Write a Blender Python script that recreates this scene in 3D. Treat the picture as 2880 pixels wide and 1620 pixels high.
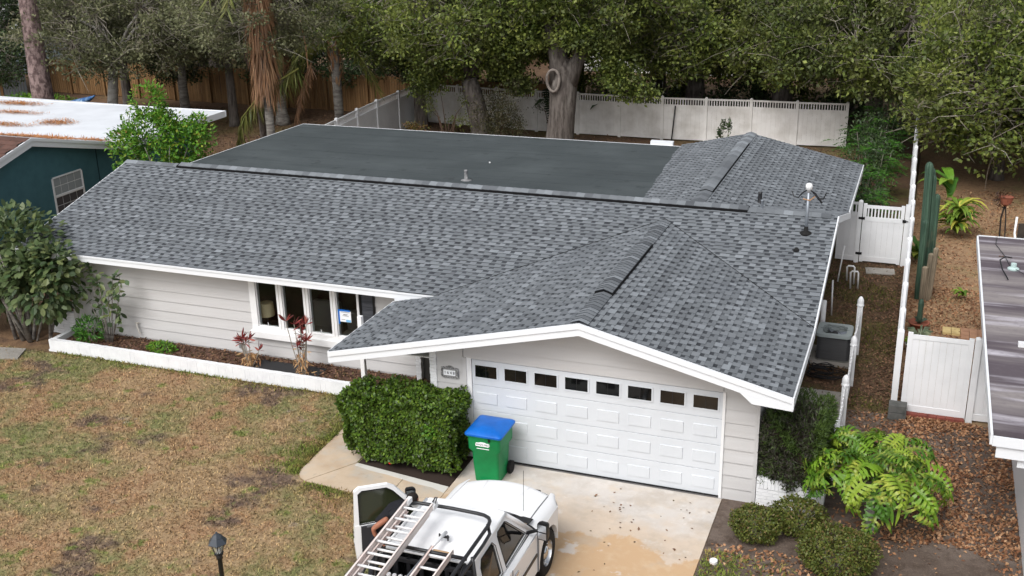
import bpy, math, random
import numpy as np
from mathutils import Vector, Matrix, Euler
rad = math.radians
for o in list(bpy.data.objects): bpy.data.objects.remove(o)
scene = bpy.context.scene
C = scene.collection
# ---------------------------------------------------------------- camera
CAM = (2.871, -17.979, 10.723); YAW, PITCH, ROLL = -0.3652, 0.3501, -0.0216; FPX = 3098.6
cd = bpy.data.cameras.new('camera'); cam = bpy.data.objects.new('camera', cd); C.objects.link(cam)
def cam_axes():
    cy, sy = math.cos(YAW), math.sin(YAW)
    f = Vector((sy*math.cos(PITCH), cy*math.cos(PITCH), -math.sin(PITCH))); r = Vector((cy, -sy, 0)); u = r.cross(f)
    c, s = math.cos(ROLL), math.sin(ROLL)
    return c*r + s*u, -s*r + c*u, f
_r, _u, _f = cam_axes()
m = Matrix((( _r.x, _u.x, -_f.x), (_r.y, _u.y, -_f.y), (_r.z, _u.z, -_f.z))).to_4x4(); m.translation = CAM
cam.matrix_world = m
cd.sensor_width = 36; cd.lens = FPX*36/2880; cd.clip_start = .5; cd.clip_end = 600
scene.camera = cam
# ---------------------------------------------------------------- light: overcast daylight
W = bpy.data.worlds.new('World'); scene.world = W; W.use_nodes = True
nt = W.node_tree; nt.nodes.clear()
SUN_EL, SUN_AZ = rad(50), rad(192)     # azimuth measured clockwise from +y
sky = nt.nodes.new('ShaderNodeTexSky'); sky.sky_type = 'NISHITA'; sky.sun_disc = False
sky.sun_elevation = SUN_EL; sky.sun_rotation = SUN_AZ; sky.air_density = 1.0; sky.dust_density = 4.0; sky.ozone_density = 1.0
hs = nt.nodes.new('ShaderNodeHueSaturation'); hs.inputs['Saturation'].default_value = .22
bg = nt.nodes.new('ShaderNodeBackground'); bg.inputs['Strength'].default_value = .15
wo = nt.nodes.new('ShaderNodeOutputWorld')
nt.links.new(sky.outputs[0], hs.inputs['Color']); nt.links.new(hs.outputs[0], bg.inputs[0]); nt.links.new(bg.outputs[0], wo.inputs[0])
sd = bpy.data.lights.new('sun', 'SUN'); sd.energy = 1.3; sd.angle = rad(30); sd.color = (1, .985, .96)
sun = bpy.data.objects.new('sun', sd); C.objects.link(sun)
sv = Vector((math.sin(SUN_AZ)*math.cos(SUN_EL), math.cos(SUN_AZ)*math.cos(SUN_EL), math.sin(SUN_EL)))
sun.rotation_euler = (-sv).to_track_quat('-Z', 'Y').to_euler()
vs = scene.view_settings; vs.view_transform = 'Standard'; vs.look = 'None'; vs.gamma = 1; vs.use_curve_mapping = False; vs.exposure = 0.36
# ---------------------------------------------------------------- materials
def srgb(r, g, b):
    f = lambda v: (v/255/12.92) if v/255 <= .04045 else ((v/255+.055)/1.055)**2.4
    return (f(r), f(g), f(b), 1)
MATS = {}
def ramp(nt, stops, interp='LINEAR'):
    n = nt.nodes.new('ShaderNodeValToRGB'); cr = n.color_ramp; cr.interpolation = interp
    while len(cr.elements) < len(stops): cr.elements.new(.5)
    for e, (p, c) in zip(cr.elements, stops): e.position = p; e.color = c
    return n
def mat(name, base, rough=.7, metal=0, n=(), isl=None, bump=None, attr=None, trans=0, spec=.3, coat=0, emit=None, alpha=None, obj=None):
    """n: [(scale or (sx,sy,sz), colour, lo, hi, detail)] noise-masked mixes; isl: list of colours picked per leaf/piece;
    attr: (attribute, stops) ramp driven by a face attribute; bump: (scale, distance)"""
    m = bpy.data.materials.new(name); m.use_nodes = True; nt = m.node_tree; N = nt.nodes; L = nt.links
    b = N['Principled BSDF']; out = N['Material Output']
    b.inputs['Roughness'].default_value = rough; b.inputs['Metallic'].default_value = metal
    b.inputs['Specular IOR Level'].default_value = spec
    if coat: b.inputs['Coat Weight'].default_value = coat; b.inputs['Coat Roughness'].default_value = .08
    geo = N.new('ShaderNodeNewGeometry')
    if isl:
        r = ramp(nt, [(i/max(1, len(isl)-1), c) for i, c in enumerate(isl)]); L.new(geo.outputs['Random Per Island'], r.inputs[0]); col = r.outputs[0]
    elif attr:
        a = N.new('ShaderNodeAttribute'); a.attribute_name = attr[0]
        r = ramp(nt, attr[1]); L.new(a.outputs['Fac'], r.inputs[0]); col = r.outputs[0]
    else:
        r = N.new('ShaderNodeRGB'); r.outputs[0].default_value = base; col = r.outputs[0]
    if obj:
        oi = N.new('ShaderNodeObjectInfo'); r2 = ramp(nt, [(0, (1-obj,)*3+(1,)), (1, (1+obj*.6,)*3+(1,))]); L.new(oi.outputs['Random'], r2.inputs[0])
        mx = N.new('ShaderNodeMix'); mx.data_type = 'RGBA'; mx.blend_type = 'MULTIPLY'; mx.inputs[0].default_value = 1
        L.new(col, mx.inputs[6]); L.new(r2.outputs[0], mx.inputs[7]); col = mx.outputs[2]
    def noise(sc, det=5, off=0, rg=.6):
        mp = N.new('ShaderNodeMapping'); L.new(geo.outputs['Position'], mp.inputs[0])
        mp.inputs['Location'].default_value = (off*7.3, off*3.1, off*1.7)
        if isinstance(sc, tuple): mp.inputs['Scale'].default_value = sc; s = 1
        else: s = sc
        t = N.new('ShaderNodeTexNoise'); t.inputs['Scale'].default_value = s; t.inputs['Detail'].default_value = det; t.inputs['Roughness'].default_value = rg
        L.new(mp.outputs[0], t.inputs['Vector']); return t.outputs['Fac']
    for i, e in enumerate(n):
        sc, c, lo, hi = e[:4]; det = e[4] if len(e) > 4 else 5
        f = noise(sc, det, i+1)
        mr = N.new('ShaderNodeMapRange'); mr.inputs[1].default_value = lo; mr.inputs[2].default_value = hi; L.new(f, mr.inputs[0])
        if len(e) > 5: mr.inputs[4].default_value = e[5]
        mx = N.new('ShaderNodeMix'); mx.data_type = 'RGBA'; L.new(mr.outputs[0], mx.inputs[0]); L.new(col, mx.inputs[6]); mx.inputs[7].default_value = c
        col = mx.outputs[2]
    L.new(col, b.inputs['Base Color'])
    if bump:
        f = noise(bump[0], 6, 9); bp = N.new('ShaderNodeBump'); bp.inputs['Distance'].default_value = bump[1]; bp.inputs['Strength'].default_value = .8
        L.new(f, bp.inputs['Height']); L.new(bp.outputs[0], b.inputs['Normal'])
    if trans:
        t = N.new('ShaderNodeBsdfTranslucent'); L.new(col, t.inputs[0]); ms = N.new('ShaderNodeMixShader'); ms.inputs[0].default_value = trans
        L.new(b.outputs[0], ms.inputs[1]); L.new(t.outputs[0], ms.inputs[2]); L.new(ms.outputs[0], out.inputs[0])
    if emit: b.inputs['Emission Color'].default_value = emit[0]; b.inputs['Emission Strength'].default_value = emit[1]
    if alpha is not None: b.inputs['Transmission Weight'].default_value = 1-alpha; b.inputs['IOR'].default_value = 1.3
    MATS[name] = m; return m
S = srgb
white = mat('white_paint', S(228, 228, 229), .45, n=[(1.3, S(214, 215, 216), .45, .8), (14, S(222, 222, 220), .5, .8)])
fascia = mat('fascia_paint', S(222, 225, 229), .4, n=[((.6, 3, 3), S(224, 225, 226), .5, .8)])
vinyl = mat('white_vinyl', S(228, 229, 231), .35, spec=.45, n=[(.8, S(210, 212, 214), .45, .75), ((3, 3, .7), S(196, 196, 190), .62, .85, 6, .5)])
vinyl_dirty = mat('weathered_vinyl', S(224, 222, 219), .45, n=[(1.2, S(190, 186, 180), .42, .75), ((4, 4, .9), S(165, 158, 148), .6, .9, 6, .5)], obj=.03)
siding = mat('siding_paint', S(192, 191, 191), .6, n=[((.35, .35, 4), S(182, 180, 179), .4, .75), (40, S(197, 196, 196), .5, .8, 2, .4)], obj=.02)
siding_dark = mat('stucco_side', S(176, 172, 168), .8, n=[(2, S(158, 154, 150), .4, .7)])
soff = mat('soffit_paint', S(226, 226, 225), .6)
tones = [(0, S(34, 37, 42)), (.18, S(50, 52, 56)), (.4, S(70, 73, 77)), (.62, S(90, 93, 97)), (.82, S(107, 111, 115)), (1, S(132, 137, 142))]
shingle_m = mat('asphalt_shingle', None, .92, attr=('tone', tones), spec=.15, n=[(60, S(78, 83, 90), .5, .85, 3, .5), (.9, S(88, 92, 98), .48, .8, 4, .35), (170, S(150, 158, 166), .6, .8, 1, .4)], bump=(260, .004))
underlay = mat('roof_underlay', S(50, 52, 58), .95)
membrane = mat('roll_roofing', S(64, 70, 72), .9, spec=.2, n=[(.5, S(74, 80, 82), .42, .68), ((.25, 2.2, 1), S(58, 64, 66), .5, .75), (90, S(88, 92, 95), .55, .8, 2, .5), (2.2, S(52, 56, 58), .62, .7, 3, .6)], bump=(220, .003), obj=.015)
black = mat('black_plastic', S(22, 22, 24), .45)
blackm = mat('black_metal', S(30, 30, 33), .4, spec=.5, n=[(8, S(44, 44, 46), .5, .8)])
darkslot = mat('vent_slot', S(12, 12, 14), .9)
glass = mat('dark_glass', S(14, 15, 16), .06, spec=.6)
glass_win = mat('window_glass', S(225, 230, 230), .02, spec=.5, alpha=0)
door_white = mat('door_enamel', S(202, 206, 211), .5, n=[(1.2, S(195, 199, 204), .45, .75), ((.8, 1, 6), S(186, 189, 192), .62, .8, 5, .5)])
truckw = mat('truck_paint', S(234, 235, 237), .35, coat=.15, spec=.4, n=[(2.5, S(231, 232, 233), .5, .8)])
rubber = mat('rubber', S(24, 24, 25), .85, n=[(20, S(44, 42, 40), .5, .8)])
chrome = mat('chrome', S(205, 207, 210), .18, metal=1)
alu = mat('aluminium', S(222, 223, 225), .5, metal=.15)
galv = mat('galvanised', S(150, 156, 164), .45, metal=.6)
fibre = mat('ladder_fibreglass', S(232, 222, 217), .6, n=[((9, .8, 9), S(216, 194, 186), .45, .7), (14, S(170, 142, 134), .66, .8, 4, .5)])
bin_g = mat('bin_green', S(16, 132, 74), .45, n=[(3, S(12, 112, 62), .4, .75)])
bin_b = mat('bin_lid_blue', S(18, 104, 196), .4, n=[(3, S(14, 88, 172), .4, .75)])
yellow = mat('yellow_plastic', S(235, 175, 20), .5)
skin = mat('skin', S(158, 106, 84), .55, n=[(9, S(150, 96, 76), .5, .8)])
shirt = mat('black_shirt', S(30, 31, 36), .9, n=[(6, S(40, 41, 46), .45, .75)])
hair = mat('dark_hair', S(28, 22, 20), .8, n=[(60, S(48, 38, 34), .5, .8)])
jeans = mat('dark_trousers', S(34, 36, 42), .9)
concrete = mat('grey_concrete', S(150, 146, 140), .85, n=[(1.2, S(122, 118, 112), .4, .7), (20, S(168, 164, 158), .5, .8, 4, .5)], bump=(60, .004))
brickw = mat('painted_brick', S(230, 231, 233), .5, n=[(3, S(216, 217, 220), .45, .75), (1.2, S(190, 188, 184), .66, .85, 6, .7)], bump=(30, .006), obj=.012)
mortarw = mat('painted_mortar', S(212, 213, 216), .7)
redbrick = mat('red_brick', S(130, 70, 60), .85, n=[(6, S(104, 54, 48), .4, .7)], obj=.1)
stoneblock = mat('grey_block', S(92, 92, 90), .9, n=[(5, S(66, 68, 66), .4, .7)])
paver_y = mat('yellow_paver', S(198, 176, 124), .85, n=[(6, S(170, 146, 100), .4, .75)])
paver_r = mat('tan_paver', S(172, 132, 104), .85, n=[(6, S(146, 108, 86), .4, .75)])
wood = mat('fence_wood', S(134, 104, 70), .85, n=[((3, 3, .5), S(96, 70, 44), .4, .7), ((22, 22, 1.5), S(146, 110, 70), .5, .8, 5, .6), ((1, 1, 3), S(72, 58, 42), .6, .85)], obj=.22)
grey_fence = mat('grey_fence_wood', S(106, 110, 114), .8, n=[((8, 8, .6), S(88, 92, 96), .4, .7)], obj=.08)
teal = mat('teal_stucco', S(68, 106, 114), .9, n=[(3, S(62, 98, 106), .4, .7), (60, S(78, 116, 124), .5, .85, 3, .5)], bump=(80, .01))
brown_sh = mat('brown_shingle', S(96, 70, 62), .9, obj=.15, n=[(4, S(78, 58, 52), .4, .7)])
white_roof = mat('white_roof_coating', S(214, 218, 224), .6, n=[(.7, S(200, 204, 210), .4, .7), ((3, 8, 3), S(178, 182, 188), .6, .85, 6, .5)])
purple_roof = mat('grey_roof_membrane', S(138, 132, 131), .85, n=[((.12, 1.0, 1), S(84, 76, 82), .38, .58), ((.2, 1.9, 1), S(182, 178, 186), .54, .70), (10, S(96, 90, 96), .5, .8, 4, .5)])
bark_oak = mat('oak_bark', S(104, 97, 92), .95, n=[((9, 9, 1.6), S(70, 64, 60), .4, .62), ((3, 3, 1), S(140, 134, 128), .55, .8)], bump=((14, 14, 2.2), .05))
bark_palm = mat('palm_bark', S(138, 134, 128), .95, n=[((2, 2, 10), S(98, 92, 88), .42, .62), (7, S(160, 156, 148), .6, .8)], bump=((3, 3, 14), .03))
pale_bark = mat('pale_bark', S(164, 160, 154), .95, n=[((3, 3, 6), S(134, 130, 124), .42, .62), (9, S(110, 106, 100), .62, .75)], bump=((9, 9, 5), .02))
bark_pine = mat('pine_bark', S(138, 118, 114), .95, n=[((7, 7, 4), S(86, 70, 68), .42, .58), (9, S(158, 140, 134), .58, .75)], bump=((12, 12, 6), .05))
cane_m = mat('brown_cane', S(84, 66, 54), .9)
twig_m = mat('pale_twig', S(138, 130, 118), .9, isl=[S(116, 108, 98), S(150, 144, 134), S(96, 86, 76)])
boot = mat('palm_boot', S(150, 112, 82), .9, isl=[S(120, 84, 60), S(160, 122, 90), S(182, 150, 120)])
def leafmat(name, cols, trans=.25, rough=.5, spec=.35, n=()): return mat(name, None, rough, isl=[S(*c) for c in cols], trans=trans, spec=spec, n=n)
oak_leaf = leafmat('oak_leaves', [(58, 68, 40), (94, 110, 50), (120, 136, 58), (76, 92, 46), (150, 160, 78), (88, 100, 56), (108, 122, 64)], n=[(.55, S(146, 150, 78), .5, .66, 4, .5), (.4, S(66, 72, 50), .48, .62, 4, .55), (1.3, S(124, 116, 98), .60, .68, 4, .75)], trans=.35)
oak_leaf2 = leafmat('dusty_oak_leaves', [(66, 70, 50), (98, 102, 70), (120, 122, 88), (84, 90, 60), (142, 142, 106), (72, 78, 52)], n=[(.5, S(132, 134, 96), .5, .66, 4, .5), (1.2, S(128, 120, 104), .58, .66, 4, .8)], trans=.35)
dark_leaf = leafmat('dark_leaves', [(42, 56, 38), (60, 78, 48), (78, 98, 56), (50, 66, 44)])
hedge_leaf = leafmat('hedge_leaves', [(50, 64, 28), (74, 98, 34), (92, 122, 40), (56, 84, 36), (112, 138, 46), (44, 50, 26)], rough=.4)
box_leaf = leafmat('boxwood_leaves', [(66, 78, 34), (92, 104, 44), (112, 116, 52), (78, 92, 40), (126, 104, 66)])
juniper_leaf = leafmat('juniper_leaves', [(56, 52, 48), (70, 66, 58), (52, 60, 38), (70, 84, 44), (46, 44, 38), (88, 82, 74)], n=[])
juniper_green = leafmat('juniper_green_leaves', [(54, 72, 36), (80, 100, 44), (64, 84, 40)])
fern_leaf = leafmat('feathery_leaves', [(44, 82, 30), (64, 112, 38), (84, 136, 46), (52, 94, 40), (100, 140, 52)])
maple_leaf = leafmat('bright_leaves', [(58, 98, 30), (86, 134, 36), (112, 160, 50), (70, 118, 40), (140, 150, 56)])
big_leaf = leafmat('broad_leaves', [(58, 74, 48), (78, 96, 58), (96, 110, 70), (66, 88, 52), (108, 118, 74)], rough=.45)
phil_leaf = leafmat('split_leaves', [(88, 138, 26), (112, 164, 36), (140, 182, 52), (160, 182, 60)], rough=.4)
palm_leaf = leafmat('palm_fronds', [(74, 84, 42), (98, 108, 50), (120, 118, 60), (66, 72, 40)])
dead_palm = leafmat('dead_fronds', [(140, 104, 76), (164, 124, 90), (118, 88, 66), (178, 142, 108)])
croton_leaf = leafmat('yellow_striped_leaves', [(186, 178, 66), (206, 192, 80), (96, 120, 40), (150, 156, 56), (74, 102, 38)])
red_leaf = leafmat('red_leaves', [(120, 44, 46), (150, 62, 60), (98, 40, 40), (168, 96, 84)])
tan_leaf = leafmat('dry_tan_leaves', [(178, 142, 100), (198, 162, 118), (160, 112, 76)])
banana_leaf = leafmat('banana_leaves', [(34, 54, 36), (52, 76, 46), (64, 90, 56)])
cactus_m = mat('cactus_skin', S(66, 90, 74), .6, n=[((6, 6, .8), S(42, 62, 50), .4, .65), ((2, 2, 1.2), S(122, 116, 92), .62, .8, 5, .6)])
cactus_dead = mat('cactus_dead', S(134, 122, 104), .8, n=[((6, 6, 1), S(100, 92, 78), .4, .65)])
litter_m = leafmat('fallen_leaves', [(120, 84, 60), (150, 106, 74), (178, 136, 100), (92, 66, 50), (132, 86, 58), (196, 160, 124)], trans=.05, rough=.7)
litter_dim = leafmat('old_fallen_leaves', [(88, 68, 52), (108, 80, 62), (134, 102, 78), (72, 56, 44), (92, 82, 52)], trans=.05, rough=.8)
needles_m = leafmat('pine_needles', [(168, 110, 68), (190, 132, 84), (140, 88, 56), (206, 158, 108)], trans=.05, rough=.8)
terracotta = mat('terracotta', S(140, 84, 66), .8)
screen_m = mat('insect_screen', S(58, 60, 66), .8, n=[((2, 2, 60), S(78, 80, 86), .45, .6)])
paper_m = mat('paper', S(236, 238, 242), .7); blue_tape = mat('blue_tape', S(16, 104, 196), .6); ink = mat('ink', S(60, 62, 70), .7); ltblue = mat('light_blue_print', S(120, 180, 220), .7)
shade_m = mat('lampshade', S(245, 228, 186), .8, trans=.4)
furn = mat('dark_furniture', S(52, 46, 42), .7, n=[(3, S(74, 68, 60), .45, .7)])
room_m = mat('room_wall', S(58, 48, 40), .9)
redpaint = mat('red_plastic', S(190, 30, 30), .5)
bluecloth = mat('blue_fabric', S(60, 104, 160), .7, n=[((4, 1, 1), S(150, 180, 205), .5, .62)])
# ---------------------------------------------------------------- mesh helpers
class MB:
    def __init__(s): s.v = []; s.f = []; s.t = []; s.m = []
    def add(s, V, F, t=0., mi=0):
        b = len(s.v); s.v.extend([tuple(p) for p in V]); s.f.extend([tuple(i+b for i in f) for f in F]); s.t.extend([t]*len(F)); s.m.extend([mi]*len(F)); return s
    def box(s, x0, x1, y0, y1, z0, z1, t=0., mi=0, M=None):
        V = [(x, y, z) for z in (z0, z1) for y in (y0, y1) for x in (x0, x1)]
        if M: V = [M @ Vector(p) for p in V]
        return s.add(V, [(0, 2, 3, 1), (4, 5, 7, 6), (0, 1, 5, 4), (2, 6, 7, 3), (0, 4, 6, 2), (1, 3, 7, 5)], t, mi)
    def prism(s, poly, axis, a0, a1, mi=0, t=0.):
        """poly in the two other axes, extruded along axis"""
        n = len(poly); V = []
        for a in (a0, a1):
            for p, q in poly: V.append({'x': (a, p, q), 'y': (p, a, q), 'z': (p, q, a)}[axis])
        F = [tuple(range(n))[::-1], tuple(range(n, 2*n))] + [(i, (i+1) % n, n+(i+1) % n, n+i) for i in range(n)]
        return s.add(V, F, t, mi)
    def tube(s, pts, r, k=8, mi=0, cap=True, t=0.):
        pts = [Vector(p) for p in pts]; n = len(pts); rr = r if hasattr(r, '__len__') else [r]*n
        V = []; prev = None
        for i, p in enumerate(pts):
            d = (pts[min(i+1, n-1)]-pts[max(i-1, 0)]).normalized()
            a = Vector((0, 0, 1)) if abs(d.z) < .9 else Vector((1, 0, 0))
            if prev is not None: a = prev
            x = (a - d*a.dot(d)).normalized(); prev = x; y = d.cross(x)
            for j in range(k):
                th = 2*math.pi*j/k; V.append(p + (x*math.cos(th)+y*math.sin(th))*rr[i])
        F = [(i*k+j, i*k+(j+1) % k, (i+1)*k+(j+1) % k, (i+1)*k+j) for i in range(n-1) for j in range(k)]
        if cap: F += [tuple(range(k))[::-1], tuple((n-1)*k+j for j in range(k))]
        return s.add(V, F, t, mi)
    def lathe(s, prof, c=(0, 0, 0), k=16, mi=0):
        V = [(c[0]+r*math.cos(2*math.pi*j/k), c[1]+r*math.sin(2*math.pi*j/k), c[2]+z) for r, z in prof for j in range(k)]
        n = len(prof); F = [(i*k+j, i*k+(j+1) % k, (i+1)*k+(j+1) % k, (i+1)*k+j) for i in range(n-1) for j in range(k)]
        F += [tuple(range(k))[::-1], tuple((n-1)*k+j for j in range(k))]
        return s.add(V, F, 0, mi)
    def grid(s, fn, us, vs, mi=0, t=0.):
        V = [fn(u, v) for v in vs for u in us]; nu = len(us)
        F = [(j*nu+i, j*nu+i+1, (j+1)*nu+i+1, (j+1)*nu+i) for j in range(len(vs)-1) for i in range(nu-1)]
        return s.add(V, F, t, mi)
    def mesh(s, name, mats, smooth=False):
        me = bpy.data.meshes.new(name); me.from_pydata(s.v, [], s.f)
        for m in (mats if isinstance(mats, (list, tuple)) else [mats]): me.materials.append(m)
        if any(s.m): me.polygons.foreach_set('material_index', s.m)
        if any(s.t): a = me.attributes.new('tone', 'FLOAT', 'FACE'); a.data.foreach_set('value', s.t)
        if smooth: me.polygons.foreach_set('use_smooth', [True]*len(me.polygons))
        me.update(); return me
    def build(s, name, mats, parent=None, smooth=False): return link(name, s.mesh(name, mats, smooth), parent)
def link(name, data, parent=None, loc=None, rot=None, scale=None):
    o = bpy.data.objects.new(name, data); C.objects.link(o)
    if parent is not None:
        o.parent = parent; o.matrix_parent_inverse = parent['_inv'] if False else INV[parent.name]
    if loc is not None: o.location = loc
    if rot is not None: o.rotation_euler = rot
    if scale is not None: o.scale = scale
    INV[o.name] = Matrix.Identity(4)
    if parent is None and loc is not None: INV[o.name] = Matrix.Translation(-Vector(loc))
    return o
INV = {}
def thing(name, label, cat, loc=(0, 0, 0), group=None):
    o = bpy.data.objects.new(name, None); C.objects.link(o); o.location = loc; o.empty_display_size = .2
    INV[o.name] = Matrix.Translation(-Vector(loc))
    return tag(o, label, cat, group)
def tag(o, label=None, cat=None, group=None, kind=None):
    if label: o['label'] = label
    if cat: o['category'] = cat
    if group: o['group'] = group
    if kind: o['kind'] = kind
    return o
def struct(name, mb, m, parent=None): return tag(mb.build(name, m, parent), kind='structure')
def shade(o):
    o.data.polygons.foreach_set('use_smooth', [True]*len(o.data.polygons)); return o
def bevel(o, w=.01, seg=2):
    b = o.modifiers.new('bevel', 'BEVEL'); b.width = w; b.segments = seg; b.limit_method = 'ANGLE'; b.angle_limit = rad(40); return o
def box(name, m, parent, x0, x1, y0, y1, z0, z1, bev=0):
    o = MB().box(x0, x1, y0, y1, z0, z1).build(name, m, parent)
    return bevel(o, bev) if bev else o
UNIT = {}
def ubox(m, bev=False):
    """shared unit box mesh (centre at origin)"""
    k = m.name
    if k not in UNIT: UNIT[k] = MB().box(-.5, .5, -.5, .5, -.5, .5).mesh(m.name+'_piece', m)
    return UNIT[k]
def piece(name, m, parent, c, size, rot=None): return link(name, ubox(m), parent, c, rot, size)
# leaves: rhombic blades, numpy
def leaf_arrays(P, D, Nn, L, Wd, fold=.12, k=4):
    D = D/np.linalg.norm(D, axis=1, keepdims=True); S_ = np.cross(D, Nn); S_ /= (np.linalg.norm(S_, axis=1, keepdims=True)+1e-9); U = np.cross(S_, D)
    L = np.broadcast_to(L, len(P))[:, None]; Wd = np.broadcast_to(Wd, len(P))[:, None]
    a = P; b = P+D*L*.45+S_*Wd*.5+U*Wd*fold; c = P+D*L; d = P+D*L*.45-S_*Wd*.5+U*Wd*fold
    if k == 6:
        q = lambda t, w, h: P+D*L*t+S_*Wd*w+U*Wd*fold*h
        return np.stack([a, q(.22, .40, .8), q(.62, .46, 1), c, q(.62, -.46, 1), q(.22, -.40, .8)], 1).reshape(-1, 3)
    return np.stack([a, b, c, d], 1).reshape(-1, 3)
def quads_mesh(name, V, m, k=4):
    n = len(V)//k; me = bpy.data.meshes.new(name); me.vertices.add(len(V)); me.vertices.foreach_set('co', V.astype(np.float32).ravel())
    me.loops.add(k*n); me.loops.foreach_set('vertex_index', np.arange(k*n, dtype=np.int32)); me.polygons.add(n)
    me.polygons.foreach_set('loop_start', np.arange(0, k*n, k, dtype=np.int32)); me.update(calc_edges=True); me.materials.append(m); return me
def rdir(rng, n):
    v = rng.normal(size=(n, 3)); return v/np.linalg.norm(v, axis=1, keepdims=True)
# ================================================================ GROUND
rng = np.random.default_rng(7)
soil = mat('soil', S(96, 76, 60), .95, n=[(.35, S(118, 92, 68), .4, .65), (3, S(78, 60, 48), .45, .7), (.18, S(104, 98, 58), .5, .7), (18, S(134, 108, 82), .52, .75, 4, .6)], bump=(20, .02))
LAWN_N = [(.34, S(118, 120, 78), .43, .56, 6, .95), (.9, S(152, 120, 92), .48, .58, 6, .8), (.7, S(98, 82, 74), .57, .64, 8, .9), (1.9, S(106, 120, 58), .58, .66, 6, .85), (6, S(184, 160, 126), .5, .68, 5, .6), (22, S(86, 74, 54), .56, .72, 4, .6), (1.6, S(150, 136, 124), .66, .72, 5, .7)]
lawn_m = mat('lawn_soil', S(152, 128, 98), .95, n=LAWN_N, bump=(40, .02))
def blade_mat(name, base, n):
    m = mat(name, base, .8, n=n, trans=.15, obj=None)
    nt = m.node_tree; b = nt.nodes['Principled BSDF']; src = b.inputs['Base Color'].links[0].from_socket
    g = [x for x in nt.nodes if x.bl_idname == 'ShaderNodeNewGeometry'][0]
    r = ramp(nt, [(0, (.35, .34, .32, 1)), (.3, (.8, .78, .74, 1)), (.7, (1.15, 1.12, 1.05, 1)), (1, (1.7, 1.62, 1.45, 1))]); nt.links.new(g.outputs['Random Per Island'], r.inputs[0])
    mx = nt.nodes.new('ShaderNodeMix'); mx.data_type = 'RGBA'; mx.blend_type = 'MULTIPLY'; mx.inputs[0].default_value = 1
    nt.links.new(src, mx.inputs[6]); nt.links.new(r.outputs[0], mx.inputs[7])
    for l in list(src.links):
        if l.to_node != mx: to = l.to_socket; nt.links.remove(l); nt.links.new(mx.outputs[2], to)
    return m
grass_m = blade_mat('lawn_grass', S(164, 140, 108), LAWN_N)
struct('ground', MB().box(-150, 120, -60, 200, -.5, -.012), soil)
struct('lawn', MB().box(-26, -5.0, -16, 1.60, -.01, 0), lawn_m)
def scatter(n, xs, ys, z=0.):
    return np.c_[rng.uniform(*xs, n), rng.uniform(*ys, n), np.full(n, z)]
def lie(name, P, L, Wd, m, label, cat, up=.25, fold=.1):
    n = len(P); D = rdir(rng, n); D[:, 2] = np.abs(D[:, 2])*up; Nn = np.tile([0, 0, 1.], (n, 1))+rdir(rng, n)*.35
    o = link(name, quads_mesh(name, leaf_arrays(P, D, Nn, L*rng.uniform(.6, 1.3, n), Wd*rng.uniform(.7, 1.3, n), fold), m)); return tag(o, label, cat, kind='stuff')
P = scatter(110000, (-21, -4.95), (-7, 1.6)); P = P[~((P[:, 0] > -8.1) & (P[:, 1] > -1.98))]
P = P[~((P[:, 0] > -8.0) & (P[:, 1] > -1.2))]
lie('grass', P, .065, .020, grass_m, 'patchy dry brown and green lawn grass in front of the house', 'grass', .9)
def fringe(n, x0, y0, x1, y1, w, side):
    t = rng.random(n); d = rng.exponential(w, n)*(.4+.9*np.abs(np.sin(t*9+x0))); L_ = math.hypot(x1-x0, y1-y0); return np.c_[x0+(x1-x0)*t-(y1-y0)/L_*d*side, y0+(y1-y0)*t+(x1-x0)/L_*d*side, np.zeros(n)]
P = np.r_[fringe(3000, -8.03, 1.6, -7.96, -1.6, .16, -1), fringe(2200, -16.8, 1.66, -8.2, 1.66, .10, -1), fringe(1500, -7.6, -1.98, -4.95, -2.25, .14, -1), fringe(900, -8.05, -.6, -7.9, -1.8, .3, -1)]
green_grass = blade_mat('edge_grass', S(104, 118, 54), [(3, S(128, 138, 66), .45, .7), (1.5, S(146, 130, 84), .46, .6)])
lie('edge_grass', P, .08, .018, green_grass, 'greener taller grass along the walkway and white planter edge', 'grass', 1.2)
P = scatter(2600, (-2.5, 1.7), (-4.4, -1.75)); P = P[(P[:, 0] > .12) & (np.abs(P[:, 0]-.8)+np.abs(P[:, 1]+2.6) < 1.5)]
lie('weed_grass', np.r_[P, scatter(900, (.12, .75), (-3.6, -1.8)), scatter(1300, (.4, 2.0), (-3.8, -2.4))], .09, .02, green_grass, 'thin green grass beside the right edge of the driveway', 'grass', 1.1)
# leaf litter
drive_soil = mat('bed_soil', S(90, 78, 70), .95, n=[(.9, S(110, 98, 90), .42, .65), (4, S(72, 60, 52), .45, .7), (22, S(130, 112, 98), .55, .75, 4, .6)], bump=(30, .02))
struct('planting_bed', MB().box(.08, 12, -16, 4.5, -.009, 0), drive_soil)
side_soil = mat('side_yard_soil', S(84, 64, 48), .95, n=[(.6, S(86, 80, 42), .45, .62), (4, S(68, 52, 40), .45, .7), (16, S(112, 84, 60), .52, .75, 4, .7)], bump=(26, .03))
struct('side_yard', MB().box(.64, 2.85, 4.502, 29, -.009, .001), side_soil)
struct('neighbour_yard', MB().box(2.86, 14, 4.502, 40, -.009, .002), mat('neighbour_soil', S(150, 122, 94), .95, n=[(.6, S(134, 122, 84), .5, .68), (5, S(118, 92, 72), .45, .7), (16, S(180, 146, 108), .52, .75, 4, .7)], bump=(26, .03)))
P = np.r_[scatter(6500, (2.0, 6), (-5, 4.5)), scatter(5500, (2.9, 5.2), (-.5, 4.5)), scatter(900, (.15, 2.0), (-4, -1.5))]
bare = ((P[:, 0]-4.0)**2/.9+(P[:, 1]+1.6)**2/1.6 < 1) | ((P[:, 0]-3.0)**2/.5+(P[:, 1]+1.6)**2/.5 < 1)
P = P[~(bare & (rng.random(len(P)) < .88))]
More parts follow.
